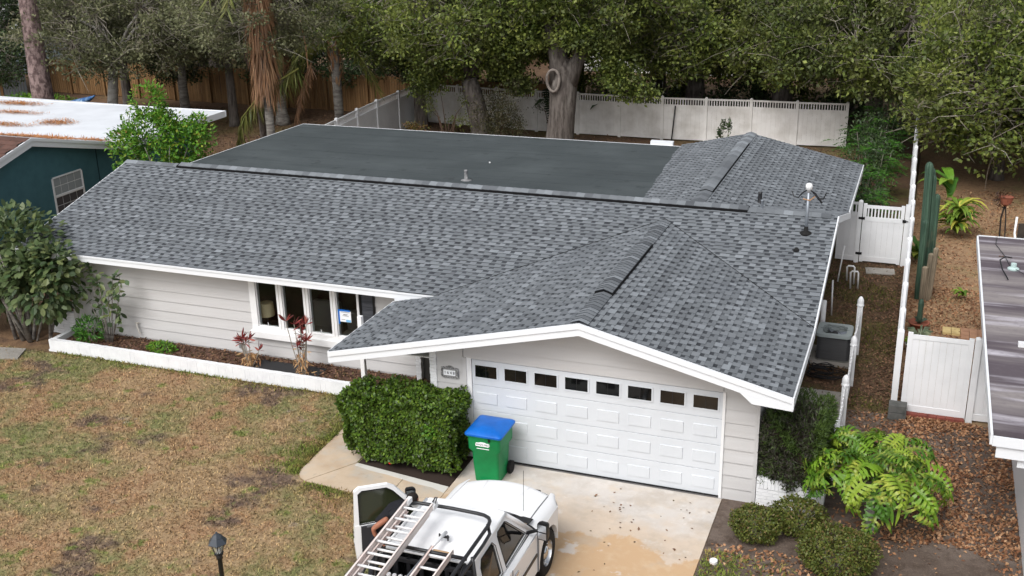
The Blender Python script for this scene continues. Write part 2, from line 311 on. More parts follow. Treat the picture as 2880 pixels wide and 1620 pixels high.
thin = (np.sin(P[:, 0]*3.1+P[:, 1]*1.3)+np.sin(P[:, 1]*2.7-P[:, 0]*1.1)+np.sin(P[:, 0]*5.3)*.6 < -.4) & (rng.random(len(P)) < .6); P = np.r_[P[~thin], np.c_[3+rng.exponential(.1, 700)*0+rng.uniform(0, 1.4, 700), 4.45-rng.exponential(.12, 700), np.full(700, .02)]]
lie('leaf_litter', P, .075, .05, litter_m, 'thick brown fallen oak leaves in front of the neighbour gate', 'fallen leaves', .5, .25)
P = np.r_[scatter(8000, (.66, 2.82), (1.5, 14.6)), np.c_[2.80-rng.exponential(.15, 1500), rng.uniform(4.7, 14.5, 1500), np.full(1500, .02)]]; lie('leaf_litter', P, .062, .042, litter_dim, 'dim brown leaves over grass in the narrow side yard', 'fallen leaves', .5, .25)
P = np.c_[scatter(9000, (.66, 2.82), (4.6, 14.6))]; msk = np.sin(P[:, 0]*2.1+P[:, 1]*.9)+np.sin(P[:, 1]*1.7) > .2; P = P[msk & ~((P[:, 0] > .9) & (P[:, 0] < 1.95) & (P[:, 1] < 7.2))]
lie('side_grass', P, .09, .02, blade_mat('side_yard_grass', S(74, 78, 34), [(2, S(96, 96, 44), .45, .7)]), 'dark green grass growing through the side yard leaves', 'grass', 1.)
P = np.r_[scatter(9000, (2.9, 7), (4.8, 13)), scatter(9000, (2.9, 11), (12, 24))]
lie('leaf_litter', P, .075, .05, litter_m, 'brown leaf litter in the neighbour yard beyond the side fence', 'fallen leaves', .5, .25)
P = np.r_[scatter(14000, (-21, 1), (16.6, 29.5)), scatter(9000, (-36, -20), (18, 31))]
lie('mulch', P, .11, .05, litter_dim, 'dark brown mulch and leaves under the back yard trees', 'mulch', .5, .25)
P = scatter(5000, (-24, -20.2), (9, 26)); lie('back_grass', P, .13, .03, blade_mat('back_yard_grass', S(112, 108, 52), [(1, S(132, 104, 66), .45, .65)]), 'thin grass between the teal house and the dark flat roof', 'grass', 1.)
# driveway
dm = mat('driveway_concrete', S(196, 190, 184), .75, n=[(1.1, S(178, 170, 162), .45, .7), (6, S(206, 202, 198), .5, .75, 6, .6)], bump=(70, .003))
def add_stain(m):
    nt = m.node_tree; N = nt.nodes; L = nt.links; b = N['Principled BSDF']; src = b.inputs['Base Color'].links[0].from_socket
    geo = [x for x in N if x.bl_idname == 'ShaderNodeNewGeometry'][0]; sep = N.new('ShaderNodeSeparateXYZ'); L.new(geo.outputs['Position'], sep.inputs[0])
    def nz(s, off):
        mp = N.new('ShaderNodeMapping'); mp.inputs['Location'].default_value = (off, off*.7, 0); L.new(geo.outputs['Position'], mp.inputs[0])
        t = N.new('ShaderNodeTexNoise'); t.inputs['Scale'].default_value = s; t.inputs['Detail'].default_value = 6; t.inputs['Roughness'].default_value = .62; L.new(mp.outputs[0], t.inputs[0]); return t.outputs[0]
    def math_(op, a, b_, c=None):
        n = N.new('ShaderNodeMath'); n.operation = op
        for i, v in enumerate((a, b_) if c is None else (a, b_, c)):
            if isinstance(v, (int, float)): n.inputs[i].default_value = v
            else: L.new(v, n.inputs[i])
        return n.outputs[0]
    def mixin(src, fac, colr):
        mx = N.new('ShaderNodeMix'); mx.data_type = 'RGBA'; L.new(fac, mx.inputs[0]); L.new(src, mx.inputs[6]); mx.inputs[7].default_value = colr; return mx.outputs[2]
    def step(v, lo, hi, mx=1.):
        mr = N.new('ShaderNodeMapRange'); mr.inputs[1].default_value = lo; mr.inputs[2].default_value = hi; mr.inputs[4].default_value = mx; L.new(v, mr.inputs[0]); return mr.outputs[0]
    # unwashed tan concrete away from the garage, ragged edge
    v = math_('MULTIPLY_ADD', nz(.9, 3.), 2.6, math_('MULTIPLY', sep.outputs['Y'], -1.))      # noise*2.6 - y
    v = math_('ADD', v, math_('MULTIPLY', sep.outputs['X'], -.10))
    src = mixin(src, step(v, 2.3, 2.95, .7), S(196, 176, 154))
    src = mixin(src, step(v, 3.36, 3.50, .9), S(188, 156, 120)); src = mixin(src, step(nz(3.1, 14.), .50, .68, .35), S(204, 184, 158))
    src = mixin(src, step(nz(1.7, 9.), .60, .66, .8), S(204, 198, 192)); src = mixin(src, step(nz(1.3, 33.), .52, .62, .45), S(172, 160, 146))
    src = mixin(src, step(nz(2.3, 21.), .66, .74, .6), S(160, 134, 108))
    src = mixin(src, step(nz(34., 5.), .68, .74, .6), S(110, 98, 88))
    L.new(src, b.inputs['Base Color'])
add_stain(dm)
drive = struct('driveway', MB().box(-4.88, .07, -16, -.06, -.1, .012), dm)
struct('garage_apron', MB().box(-4.88, 0.0, -.058, .1, -.1, .018), mat('door_threshold', S(104, 102, 102), .8, n=[((2, 20, 2), S(76, 74, 74), .4, .7)]))
for i in range(46):
    x, y = random.Random(i).uniform(-1.9, .0), random.Random(i+99).uniform(-3.2, -.15)
P = np.c_[rng.uniform(-2.2, 0, 70), rng.uniform(-4.4, -.2, 70), np.full(70, .016)]
lie('driveway_leaves', P, .06, .035, litter_dim, 'scattered dead leaves and specks on the concrete driveway', 'leaves', .2)
# walkway slabs
walk = thing('walkway', 'tan concrete walkway of slabs bending round the hedge to the porch', 'walkway', (-7, -1.5, 0)); walk['kind'] = 'structure'
wm = mat('walkway_concrete', S(192, 174, 152), .8, n=[(1.2, S(176, 154, 130), .42, .66), (.8, S(176, 170, 160), .52, .66), (5, S(150, 140, 128), .6, .75, 5, .6)], bump=(60, .003))
edge_m = mat('washed_concrete', S(200, 198, 192), .8, n=[(3, S(184, 180, 172), .45, .7)])
def slab(poly, m, z=.012): return MB().prism(poly, 'z', -.1, z).build('slab', m, walk)
cn = [(-7.93, -1.55), (-7.88, -1.72), (-7.80, -1.83), (-7.62, -1.93)]
slab([(-7.62, -1.93), (-5.86, -2.10), (-5.86, -1.16), (-7.0, -.98)], wm)
slab([(-5.845, -2.11), (-4.89, -2.2), (-4.89, -1.27), (-5.845, -1.17)], wm)
slab([(-7.02, -.975), (-7.04, -.0), (-7.98, -.02), (-7.93, -1.55)]+cn[1:3]+[(-7.64, -1.925)], wm)
slab([(-7.04, .015), (-7.05, 2.6), (-8.06, 2.6), (-7.99, .015)], wm)
MB().prism([(-7.0, -.98), (-7.0, -1.09), (-6.6, -1.18), (-6.2, -1.22), (-5.9, -1.28), (-5.5, -1.36), (-5.2, -1.38), (-4.9, -1.5), (-4.9, -1.26)], 'z', .012, .0135).build('washed_strip', edge_m, walk)
struct('hedge_bed', MB().prism([(-6.98, -.98), (-4.9, -1.25), (-4.9, -.02), (-6.98, -.02)], 'z', -.02, .012), mat('dark_soil', S(52, 42, 36), .95))
struct('porch_floor', MB().box(-8.9, -5.67, 1.7, 2.7, -.1, .10), concrete)
# stepping stone, cleanout lid
o = MB().prism([(-18.5, 1.40), (-17.72, 1.56), (-17.46, 1.0), (-18.3, .80)], 'z', -.02, .04).build('stepping_stone', concrete); tag(o, 'pale square concrete stepping stone on the grass left of the planter', 'stepping stone')
o = MB().lathe([(.07, 0), (.07, .05), (.06, .06), (.03, .055), (.0, .055)], (.311, -2.11, 0), 20).build('cleanout_cap', white); tag(o, 'round white pipe cap in the grass beside the driveway', 'pipe cap')
# ================================================================ HOUSE
PITCH_M, PG = .258, .238
XG, ZG, XL, XR, YF = -2.491, 3.433, -7.627, 1.266, -.672
YM, ZM, YR, XLM = 2.230, 2.45, 6.761, -18.158
ZR = ZM+PITCH_M*(YR-YM)
house = thing('house', 'long single-storey pale grey house with new grey shingle roof and white garage door', 'house', (-7, 3, 0))
def wallbox(x0, x1, y0, y1, z0, z1, m=siding_dark): return box('wall', m, house, x0, x1, y0, y1, z0, z1)
# wall cores (boards hang in front)
wallbox(-17.1, -11.66, 2.72, 2.9, 0, 2.42); wallbox(-11.66, -8.36, 2.72, 2.9, 0, .80); wallbox(-8.36, -5.66, 2.72, 2.9, 0, 2.42)
wallbox(-11.66, -8.36, 2.72, 2.9, 2.30, 2.42)
wallbox(-17.1, -16.95, 2.9, 11, 0, 2.6); wallbox(.49, .63, 0.02, 16.3, 0, 2.36); MB().prism([(2.6, 2.36), (11.0, 2.36), (YR, ZR-.12)], 'x', .49, .628).build('wall', siding_dark, house); wallbox(-17.1, .49, 11.0, 11.15, 0, 2.5); wallbox(-17.1, .49, 15.9, 16.0, 0, 2.4)
wallbox(-5.64, -5.5, .02, 2.72, 0, 2.5)
# gable front wall core (with door hole)
g = MB(); zt = lambda x: min(ZG-.1-PG*abs(x-XG), 3.4)
g.prism([(-5.64, 0), (-5.05, 0), (-5.05, zt(-5.05)), (-5.64, zt(-5.64))], 'y', .02, .16)
g.prism([(-5.05, 2.14), (-.0, 2.14), (0, zt(0)), (XG, ZG-.1), (-5.05, zt(-5.05))], 'y', .02, .16)
g.prism([(0, 0), (.63, 0), (.63, zt(.63)), (0, zt(0))], 'y', .02, .16); g.build('wall', siding_dark, house)
# siding boards (each lap is a piece)
def lap(x0, x1, z0, y, axis='y', h=.275, face=-1, m=None):
    """tapered lap board: thick at the bottom"""
    t0, t1 = .032, .006
    if axis == 'y':
        V = [(x, yy, z) for x in (x0, x1) for yy, z in ((y, z0), (y+face*t0, z0), (y+face*t1, z0+h), (y, z0+h))]
    else:
        V = [(yy, x, z) for x in (x0, x1) for yy, z in ((y, z0), (y+face*t0, z0), (y+face*t1, z0+h), (y, z0+h))]
    F = [(0, 1, 2, 3), (7, 6, 5, 4), (0, 4, 5, 1), (1, 5, 6, 2), (2, 6, 7, 3), (3, 7, 4, 0)]
    return MB().add(V, F).build('siding_board', siding, house)
for i in range(9):
    z0 = -.03+.2665*i
    if i >= 3: lap(-17.1, -11.66, z0, 2.72); 
    if i < 3: lap(-17.1, -7.3, z0, 2.72)
    elif z0 > 2.25: lap(-11.66, -7.3, z0, 2.72)
    else: lap(-8.36, -7.3, z0, 2.72)
    if i == 3: pass
    lap(0.012, .65, z0+.0, .02)
    lap(-5.66, -5.06, z0, .02)
    lap(0.0+.02, 2.72, z0, -5.64, 'x', face=-1)
for i in range(8, 13):
    z0 = -.03+.2665*i; z1 = z0+.275
    xa = XG-(ZG-.12-z1)/PG; xb = XG+(ZG-.12-z1)/PG
    xa, xb = max(xa, -5.66), min(xb, .65)
    if i == 8: lap(-5.04, 0.0, 2.15, .02, h=.225); continue
    if xb-xa > .2: lap(xa-.4 if xa > -5.66 else xa, xb+.4 if xb < .65 else xb, z0, .02)
for i in range(9): lap(.02, 11.2, -.03+.2665*i, .63, 'x', face=1)
box('corner_trim', siding, house, .60, .665, -.022, .02, 0, 2.45)
# porch: brick pilasters, dark front door, post
for x0, x1, y0, y1 in ((-7.34, -7.22, 2.55, 2.72), (-5.76, -5.62, -.03, .12)):
    for r in range(33): piece('brick', brickw, house, ((x0+x1)/2+random.uniform(-.006, .006), (y0+y1)/2, .037+.074*r), (x1-x0, y1-y0+random.uniform(-.01, .01), .066))
MB().box(-7.33, -7.23, 2.56, 2.71, 0, 2.4).box(-5.75, -5.63, -.02, .11, 0, 2.4).build('mortar', mortarw, house)
fd = box('front_door', mat('dark_door', S(70, 68, 66), .5), house, -7.2, -6.3, 2.66, 2.70, .1, 2.2); MB().lathe([(.0, 0), (.03, .01), (.03, .05), (0, .06)], (-6.4, 2.62, 1.05), 12).build('door_knob', chrome, fd)
box('porch_post', white, house, -7.86, -7.77, .95, 1.05, 0, 2.3)
# ---- garage door
gd = MB().box(-4.86, -.02, .03, .07, 0, 2.13).build('garage_door', door_white, house)
for k in range(4):
    bevel(MB().box(-4.875, -.005, .012, .045, .533*k+.004, .533*(k+1)-.004).build('door_section', door_white, gd), .006)
pm = MB()
def raised(mb, x0, x1, z0, z1, y):
    b = .035; V = [(x0, y+.004, z0), (x1, y+.004, z0), (x1, y+.004, z1), (x0, y+.004, z1), (x0+b, y+.036, z0+b), (x1-b, y+.036, z0+b), (x1-b, y+.036, z1-b), (x0+b, y+.036, z1-b),
         (x0+b*1.6, y-.012, z0+b*1.6), (x1-b*1.6, y-.012, z0+b*1.6), (x1-b*1.6, y-.012, z1-b*1.6), (x0+b*1.6, y-.012, z1-b*1.6)]
    F = [(i, (i+1) % 4, 4+(i+1) % 4, 4+i) for i in range(4)]+[(4+i, 4+(i+1) % 4, 8+(i+1) % 4, 8+i) for i in range(4)]+[(8, 9, 10, 11)]
    mb.add(V, F)
raised(pm, 0, .53, 0, .33, 0); rm = pm.mesh('panel', door_white)
for k in range(3):
    for i in range(8):
        x0 = -4.88+.61*i+.04
        link('panel', rm, gd, (x0, .008, .105+.533*k-.003))
for i in range(8):
    x0 = -4.88+.61*i+.076; f_ = MB()
    for a in ((x0-.03, x0, 1.755, 2.045), (x0+.444, x0+.474, 1.755, 2.045), (x0, x0+.444, 2.025, 2.045), (x0, x0+.444, 1.745, 1.773)): f_.box(a[0], a[1], -.004, .012, a[2], a[3])
    f_.build('window_frame', door_white, gd)
    MB().box(x0, x0+.444, .004, .010, 1.773, 2.025).build('window_pane', glass, gd)
    MB().box(x0+.218, x0+.226, .0005, .0035, 1.773, 2.025).build('muntin', blackm, gd)
box('door_casing', white, house, -.0, .05, -.03, .10, 0, 2.16); box('door_casing', white, house, -4.98, -4.88, -.012, .10, 0, 2.16); box('door_casing', siding, house, -5.06, -4.98, -.03, .02, 0, 2.16)
box('door_seal', rubber, house, -4.88, 0, -.02, .03, .0, .035)
# ---- address plaque
def text_mesh(txt, size, m, depth=.002, name='lettering'):
    cu = bpy.data.curves.new(name, 'FONT'); cu.body = txt; cu.size = size; cu.extrude = depth; cu.align_x = 'CENTER'; cu.align_y = 'CENTER'; cu.resolution_u = 3
    to = bpy.data.objects.new('tmp', cu); C.objects.link(to); bpy.context.view_layer.update()
    me = bpy.data.meshes.new_from_object(to.evaluated_get(bpy.context.evaluated_depsgraph_get())); me.name = name
    bpy.data.objects.remove(to); me.materials.clear(); me.materials.append(m); return me
pq = box('address_plaque', mat('plaque_grey', S(140, 140, 140), .5), house, -5.50, -5.17, -.03, -.012, 1.70, 1.90)
pf = MB(); 
for i in range(26):
    a = i/26*2*math.pi; px = -5.335+.165*max(-1, min(1, 1.35*math.cos(a))); pz = 1.80+.10*max(-1, min(1, 1.35*math.sin(a)))
    pf.lathe([(0, -.012), (.020, -.008), (.024, 0), (.020, .008), (0, .012)], (px, -.035, pz), 6)
for px, pz, r in ((-5.335, 1.93, .05), (-5.39, 1.915, .03), (-5.28, 1.915, .03)): pf.lathe([(0, -.012), (r*.8, -.008), (r, 0), (r*.8, .008), (0, .012)], (px, -.03, pz), 8)
pf.build('scroll_frame', mat('plaque_dark', S(112, 112, 112), .5, n=[(40, S(200, 200, 200), .5, .6)]), pq)
box('number_plate', paper_m, pq, -5.46, -5.21, -.048, -.038, 1.745, 1.855)
nm = [link('numeral', text_mesh(ch, .085, ink, .002, 'numeral'), pq, (-5.425+.061*i, -.051, 1.80), (rad(90), 0, 0)) for i, ch in enumerate('1648')]
# ---- living room window (five lights)
wf = MB(); Yw = 2.70
panes = [(-11.49, -10.92), (-10.775, -10.20), (-10.06, -9.487), (-9.35, -8.80)]
zb, zt_ = .99, 2.30
xs = [-11.66]+[v for p in panes for v in p]+[-8.745]
for i in range(0, len(xs), 2): wf.box(xs[i], xs[i+1], Yw-.07, Yw+.10, zb, zt_)
wf.box(-11.66, -8.36, Yw-.08, Yw+.10, zb-.10, zb-.002).box(-11.66, -8.36, Yw-.07, Yw+.10, zt_, zt_+.08)
win = wf.build('window', white, house)
box('sill', white, win, -11.70, -8.36, Yw-.14, Yw-.02, zb-.27, zb-.102, .008)
for a, b in panes:
    MB().box(a, b, Yw+.0, Yw+.006, zb, zt_).build('pane', glass_win, win)
    f_ = MB(); f_.box(a, a+.02, Yw-.03, Yw+.02, zb, zt_).box(b-.02, b, Yw-.03, Yw+.02, zb, zt_).box(a+.02, b-.02, Yw-.03, Yw+.02, zb, zb+.02); f_.build('sash', white, win)
for a in (-11.49, -10.06):
    MB().tube([(a+.27, Yw-.03, zb+.02), (a+.275, Yw-.05, zb+.07), (a+.26, Yw-.05, zb+.12)], .009, 6).build('crank_handle', white, win)
# joints down the mullions
for a in (-10.85, -10.13, -9.42): MB().box(a-.006, a+.006, Yw-.073, Yw-.06, zb, zt_).build('mullion_joint', siding_dark, win)
sw = MB(); sw.box(-8.745, -8.70, Yw-.05, Yw+.03, zb-.1, zt_).box(-8.40, -8.36, Yw-.05, Yw+.03, zb-.1, zt_).box(-8.70, -8.40, Yw-.05, Yw+.03, 1.28, 1.33); sw.build('dark_frame', black, win)
MB().box(-8.70, -8.40, Yw-.02, Yw, zb, zt_).build('screen', screen_m, win)
# room behind glass
rm_ = MB(); rm_.box(-12.2, -8.0, 6.2, 6.3, 0, 2.5).box(-12.3, -12.2, 2.9, 6.3, 0, 2.5).box(-8.0, -7.9, 2.9, 6.3, 0, 2.5).box(-12.3, -7.9, 2.9, 6.3, .0, .02).box(-12.3, -7.9, 2.9, 6.3, 2.42, 2.44); rm_.build('interior_walls', room_m, house)
# sign taped inside
sg = thing('paper_sign', 'white paper notice held with blue tape inside the fourth window pane', 'notice', (-9.17, 2.69, 1.35))
MB().box(-9.29, -9.00, 2.688, 2.692, 1.36, 1.63).build('sheet', paper_m, sg)
tp = MB(); tp.box(-9.34, -9.29, 2.684, 2.694, 1.30, 1.66).box(-9.29, -9.02, 2.684, 2.694, 1.62, 1.66); tp.build('tape', blue_tape, sg)
MB().box(-9.13, -9.01, 2.682, 2.687, 1.365, 1.42).build('logo_patch', ltblue, sg)
pl = MB()
for z, a, b in ((1.545, -9.20, -9.08), (1.535, -9.19, -9.1), (1.51, -9.22, -9.06), (1.60, -9.25, -9.03), (1.42, -9.25, -9.15)): pl.box(a, b, 2.682, 2.687, z-.003, z+.003)
pl.build('printed_lines', ink, sg)
lampt = thing('table_lamp', 'table lamp with cream drum shade standing behind the left window pane', 'lamp', (-11.55, 3.35, 0))
MB().lathe([(.185, 1.12), (.165, 1.44)], (-11.50, 3.05, 0), 24).build('lamp_shade', shade_m, lampt)
MB().lathe([(.0, .80), (.07, .80), (.05, .86), (.025, .95), (.012, 1.2), (.008, 1.42)], (-11.50, 3.05, 0), 16).build('lamp_base', furn, lampt)
MB().box(-11.95, -11.35, 3.0, 3.5, .74, .78).box(-11.92, -11.88, 3.03, 3.07, 0, .74).box(-11.42, -11.38, 3.03, 3.07, 0, .74).build('side_table', furn, None); tag(bpy.data.objects['side_table'], 'dark side table under the cream drum lamp inside the window', 'table')
ch = thing('armchair', 'grey armchair seen dimly inside the second window pane', 'armchair', (-10.5, 3.8, 0)); gch = mat('grey_upholstery', S(120, 114, 108), .9)
bevel(MB().box(-10.95, -10.2, 3.5, 4.2, .25, .5).build('seat', gch, ch), .05); bevel(MB().box(-10.95, -10.2, 4.2, 4.4, .3, 1.15).build('backrest', gch, ch), .05)
so = thing('sofa', 'pale sofa seen dimly inside the third and fourth window panes', 'sofa', (-9.4, 3.8, 0))
bevel(MB().box(-9.95, -8.4, 3.3, 4.1, .25, .55).build('seat', gch, so), .05); bevel(MB().box(-9.95, -8.4, 4.1, 4.35, .3, 1.0).build('backrest', gch, so), .05)
# spigot + outlet
MB().tube([(-15.07, 2.70, .62), (-15.07, 2.62, .62), (-15.06, 2.60, .55), (-15.02, 2.60, .42), (-15.0, 2.62, .36)], .018, 8).tube([(-15.12, 2.63, .63), (-15.02, 2.63, .66)], .012, 6).build('hose_tap', mat('tap_cream', S(196, 192, 184), .5), house)
box('outlet_box', mat('box_grey', S(120, 122, 124), .5), house, -12.13, -12.05, 2.66, 2.70, .33, .45)
# conduit on wall right of post
MB().tube([(-7.0, 2.68, .2), (-7.0, 2.68, 1.6)], .012, 6).build('conduit', siding, house)
# ================================================================ ROOF
roof = None
def clip(poly, a, b, c_):
    """keep a*u+b*v+c>=0"""
    out = []
    for i in range(len(poly)):
        p, q = poly[i], poly[(i+1) % len(poly)]; dp = a*p[0]+b*p[1]+c_; dq = a*q[0]+b*q[1]+c_
        if dp >= 0: out.append(p)
        if dp*dq < 0: t = dp/(dp-dq); out.append((p[0]+(q[0]-p[0])*t, p[1]+(q[1]-p[1])*t))
    return out
def halfplanes(poly):
    A = sum(poly[i][0]*poly[(i+1) % len(poly)][1]-poly[(i+1) % len(poly)][0]*poly[i][1] for i in range(len(poly)))
    if A < 0: poly = poly[::-1]
    return [(-(q[1]-p[1]), q[0]-p[0], (q[1]-p[1])*p[0]-(q[0]-p[0])*p[1]) for p, q in zip(poly, poly[1:]+poly[:1])]
EXPO = .143
PIECES = []      # (camera size, kind, polygon, frame, row v, tone)
def field(O, U, V, poly, seed, cond=None, cut=None):
    """lay courses of laminated shingle tabs over a convex polygon (u along the eave, v up the slope)"""
    O, U, V = Vector(O), Vector(U).normalized(), Vector(V).normalized(); Nn = U.cross(V)
    if Nn.z < 0: Nn = -Nn
    rg = random.Random(seed); hp = halfplanes(poly)
    us = [p[0] for p in poly]; vs_ = [p[1] for p in poly]
    v0 = min(vs_); k = 0
    while v0+k*EXPO < max(vs_):
        va, vb = v0+k*EXPO, v0+(k+1)*EXPO; u = min(us)-rg.uniform(0, .5); tab = rg.random() < .5
        base = rg.gauss(0, .03)
        while u < max(us):
            w = rg.choice((.13, .15, .18, .21)) if tab else rg.choice((.10, .12, .14))
            if u+w > min(us):
                pl = [(u, va), (u+w, va), (u+w, vb), (u, vb)]; full = True
                for h in hp:
                    n0 = len(pl); q = clip(pl, *h)
                    if len(q) != len(pl) or any(abs(a[0]-b[0])+abs(a[1]-b[1]) > 1e-6 for a, b in zip(q, pl)): full = False
                    pl = q
                    if len(pl) < 3: break
                if cut and u+w/2 > cut[0] and len(pl) >= 3:
                    q = clip(pl, *cut[1]); full = full and q == pl; pl = q
                if len(pl) >= 3:
                    cen = O+U*(u+w/2)+V*(va+EXPO/2)
                    if cond is None or cond(cen):
                        tone = min(1, max(.62, rg.gauss(.86, .055)+base)) if tab else min(.95, max(.6, rg.gauss(.79, .06)+base))
                        PIECES.append(((cen-Vector(CAM)).length, tab, pl, (O, U, V, Nn), va, tone, full, w, u))
            u += w; tab = not tab
        k += 1
def shingle_geo(mb, tab, pl, fr, va, tone, base=.004):
    O, U, V, Nn = fr; h = lambda v: base+(.013 if tab else .0065)*(1-(v-va)/EXPO)
    def put(poly, t):
        n = len(poly)
        if n < 3: return
        Vv = [O+U*a+V*b+Nn*h(b) for a, b in poly]+[O+U*a+V*b-Nn*.002 for a, b in poly]
        mb.add(Vv, [tuple(range(n))], t); mb.t[-1] = t; b0 = len(mb.v)-2*n
        for i in range(n): mb.f.append((b0+i, b0+n+i, b0+n+(i+1) % n, b0+(i+1) % n)); mb.t.append(.06); mb.m.append(0)  # edges near black: bare asphalt, with the shadow line under each butt painted in
    if tab: put(pl, tone)
    else:
        q_ = (tone*7919) % 1.; vm = va+EXPO*(.45+.15*q_); put(clip(pl, 0, -1, vm), tone); put(clip(pl, 0, 1, -vm), max(.15, tone-(.54 if q_ < .8 else .36)))
sl = math.sqrt(1+PITCH_M**2); sg_ = math.sqrt(1+PG**2)
# main front slope
field((XLM, YM, ZM), (1, 0, 0), (0, 1, PITCH_M), [(0, 0), (XR-XLM, 0), (XR-XLM, (YR-YM)*sl), (0, (YR-YM)*sl)], 1,
      lambda p: not (abs(p.x-XG) < (6.05-p.y)*.99-.45 and p.x > XL and p.x < XR))
# garage slopes: u along y, v up towards ridge
HL = (XG-XL)*sg_; HR = (XR-XG)*sg_
def yv(x): return YM+((ZG-PG*abs(x-XG))-ZM)/PITCH_M
xv = XG-(ZG-ZM)/PG
gl = [(0, 0), (YM-YF, 0), (YM-YF, (xv-XL)*sg_), (yv(XG)-YF, HL), (0, HL)]
ua, ub_, va_, vb_ = YM-YF, yv(XG)-YF, (xv-XL)*sg_, HL
field((XL, YF, ZG-PG*(XG-XL)), (0, 1, 0), (1, 0, PG), [(0, 0), (ub_, 0), (ub_, HL), (0, HL)], 2, None, (ua, (-(vb_-va_), ub_-ua, (vb_-va_)*ua-(ub_-ua)*va_)))
gr = [(0, 0), (yv(XR)-YF, 0), (yv(XG)-YF, HR), (0, HR)]
field((XR, YF, ZG-PG*(XR-XG)), (0, 1, 0), (-1, 0, PG), gr, 3)
# rear slope right part
YE2 = YR+(ZR-ZM)/PITCH_M
field((XR, YE2, ZM), (-1, 0, 0), (0, -1, PITCH_M), [(0, 0), (XR+4.4, 0), (XR+4.4, (YE2-YR)*sl), (0, (YE2-YR)*sl)], 4)
# rear gable
XG2, ZG2, P2, YB, XR2 = -2.18, 3.29, .23, 16.5, 1.24
s2 = math.sqrt(1+P2**2); zr2 = ZG2-P2*(XR2-XG2)
ym2 = lambda z: YR+(ZR-z)/PITCH_M
field((XR2, YB, zr2), (0, -1, 0), (-1, 0, P2), [(0, 0), (YB-ym2(zr2), 0), (YB-ym2(ZG2), (XR2-XG2)*s2), (0, (XR2-XG2)*s2)], 5)
XV2 = -4.35; zv2 = ZG2-P2*(XG2-XV2)
field((XV2, YB, zv2), (0, -1, 0), (1, 0, P2), [(0, 0), (YB-ym2(zv2)-.1, 0), (YB-ym2(ZG2), (XG2-XV2)*s2), (0, (XG2-XV2)*s2)], 6)
PIECES.sort(key=lambda p: p[0])
# roof deck
rd = MB()
def deck(pts, t=.10):
    n = len(pts); V = [Vector(p)-Vector((0, 0, .006)) for p in pts]+[Vector(p)-Vector((0, 0, t)) for p in pts]
    rd.add(V, [tuple(range(n)), tuple(range(n, 2*n))[::-1]]+[(i, n+i, n+(i+1) % n, (i+1) % n) for i in range(n)])
zl = ZG-PG*(XG-XL); zr_ = ZG-PG*(XR-XG)
deck([(XLM, YM, ZM), (XR-.02, YM+.34, ZM+.34*PITCH_M), (XR-.02, YR, ZR), (XLM, YR, ZR)][:1]+[(xv, YM, ZM), (XG, yv(XG), ZG), (XR-.004, yv(XR), zr_), (XR-.004, YR, ZR), (XLM, YR, ZR)])
deck([(XL, YF, zl), (XG, YF, ZG), (XG, yv(XG), ZG), (xv, YM, ZM), (XL, YM, zl)]); deck([(XG, YF, ZG), (XR-.004, YF, zr_), (XR-.004, yv(XR), zr_), (XG, yv(XG), ZG)])
deck([(-4.4, YR, ZR), (XR-.004, YR, ZR), (XR-.004, YE2, ZM), (-4.4, YE2, ZM)])
deck([(XG2, YB, ZG2), (XG2, 7.9, ZG2), (XR2-.004, 10.9, zr2), (XR2-.004, YB, zr2)]); deck([(XV2, YB, zv2), (XV2, 9.2, zv2), (XG2, 7.9, ZG2), (XG2, YB, ZG2)])
deck([(XLM, YR, ZR), (-4.4, YR, ZR), (-4.4, 9.6, 2.89), (XLM, 9.6, 2.89)])
roof = rd.build('roof', underlay, house)
rest = MB(); cache = {}; cnt = 0
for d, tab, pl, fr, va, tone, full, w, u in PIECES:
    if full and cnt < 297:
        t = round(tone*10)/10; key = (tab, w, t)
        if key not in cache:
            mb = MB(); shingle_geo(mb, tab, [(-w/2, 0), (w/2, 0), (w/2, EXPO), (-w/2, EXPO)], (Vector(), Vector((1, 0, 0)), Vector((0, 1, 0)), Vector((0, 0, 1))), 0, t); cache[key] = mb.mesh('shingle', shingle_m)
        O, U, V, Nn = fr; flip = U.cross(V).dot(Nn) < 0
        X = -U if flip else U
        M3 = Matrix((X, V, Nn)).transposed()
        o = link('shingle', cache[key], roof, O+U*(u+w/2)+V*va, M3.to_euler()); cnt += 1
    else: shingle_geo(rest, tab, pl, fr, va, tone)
tag(rest.build('shingles', shingle_m, roof), 'small grey architectural shingle tabs in courses', kind='stuff')
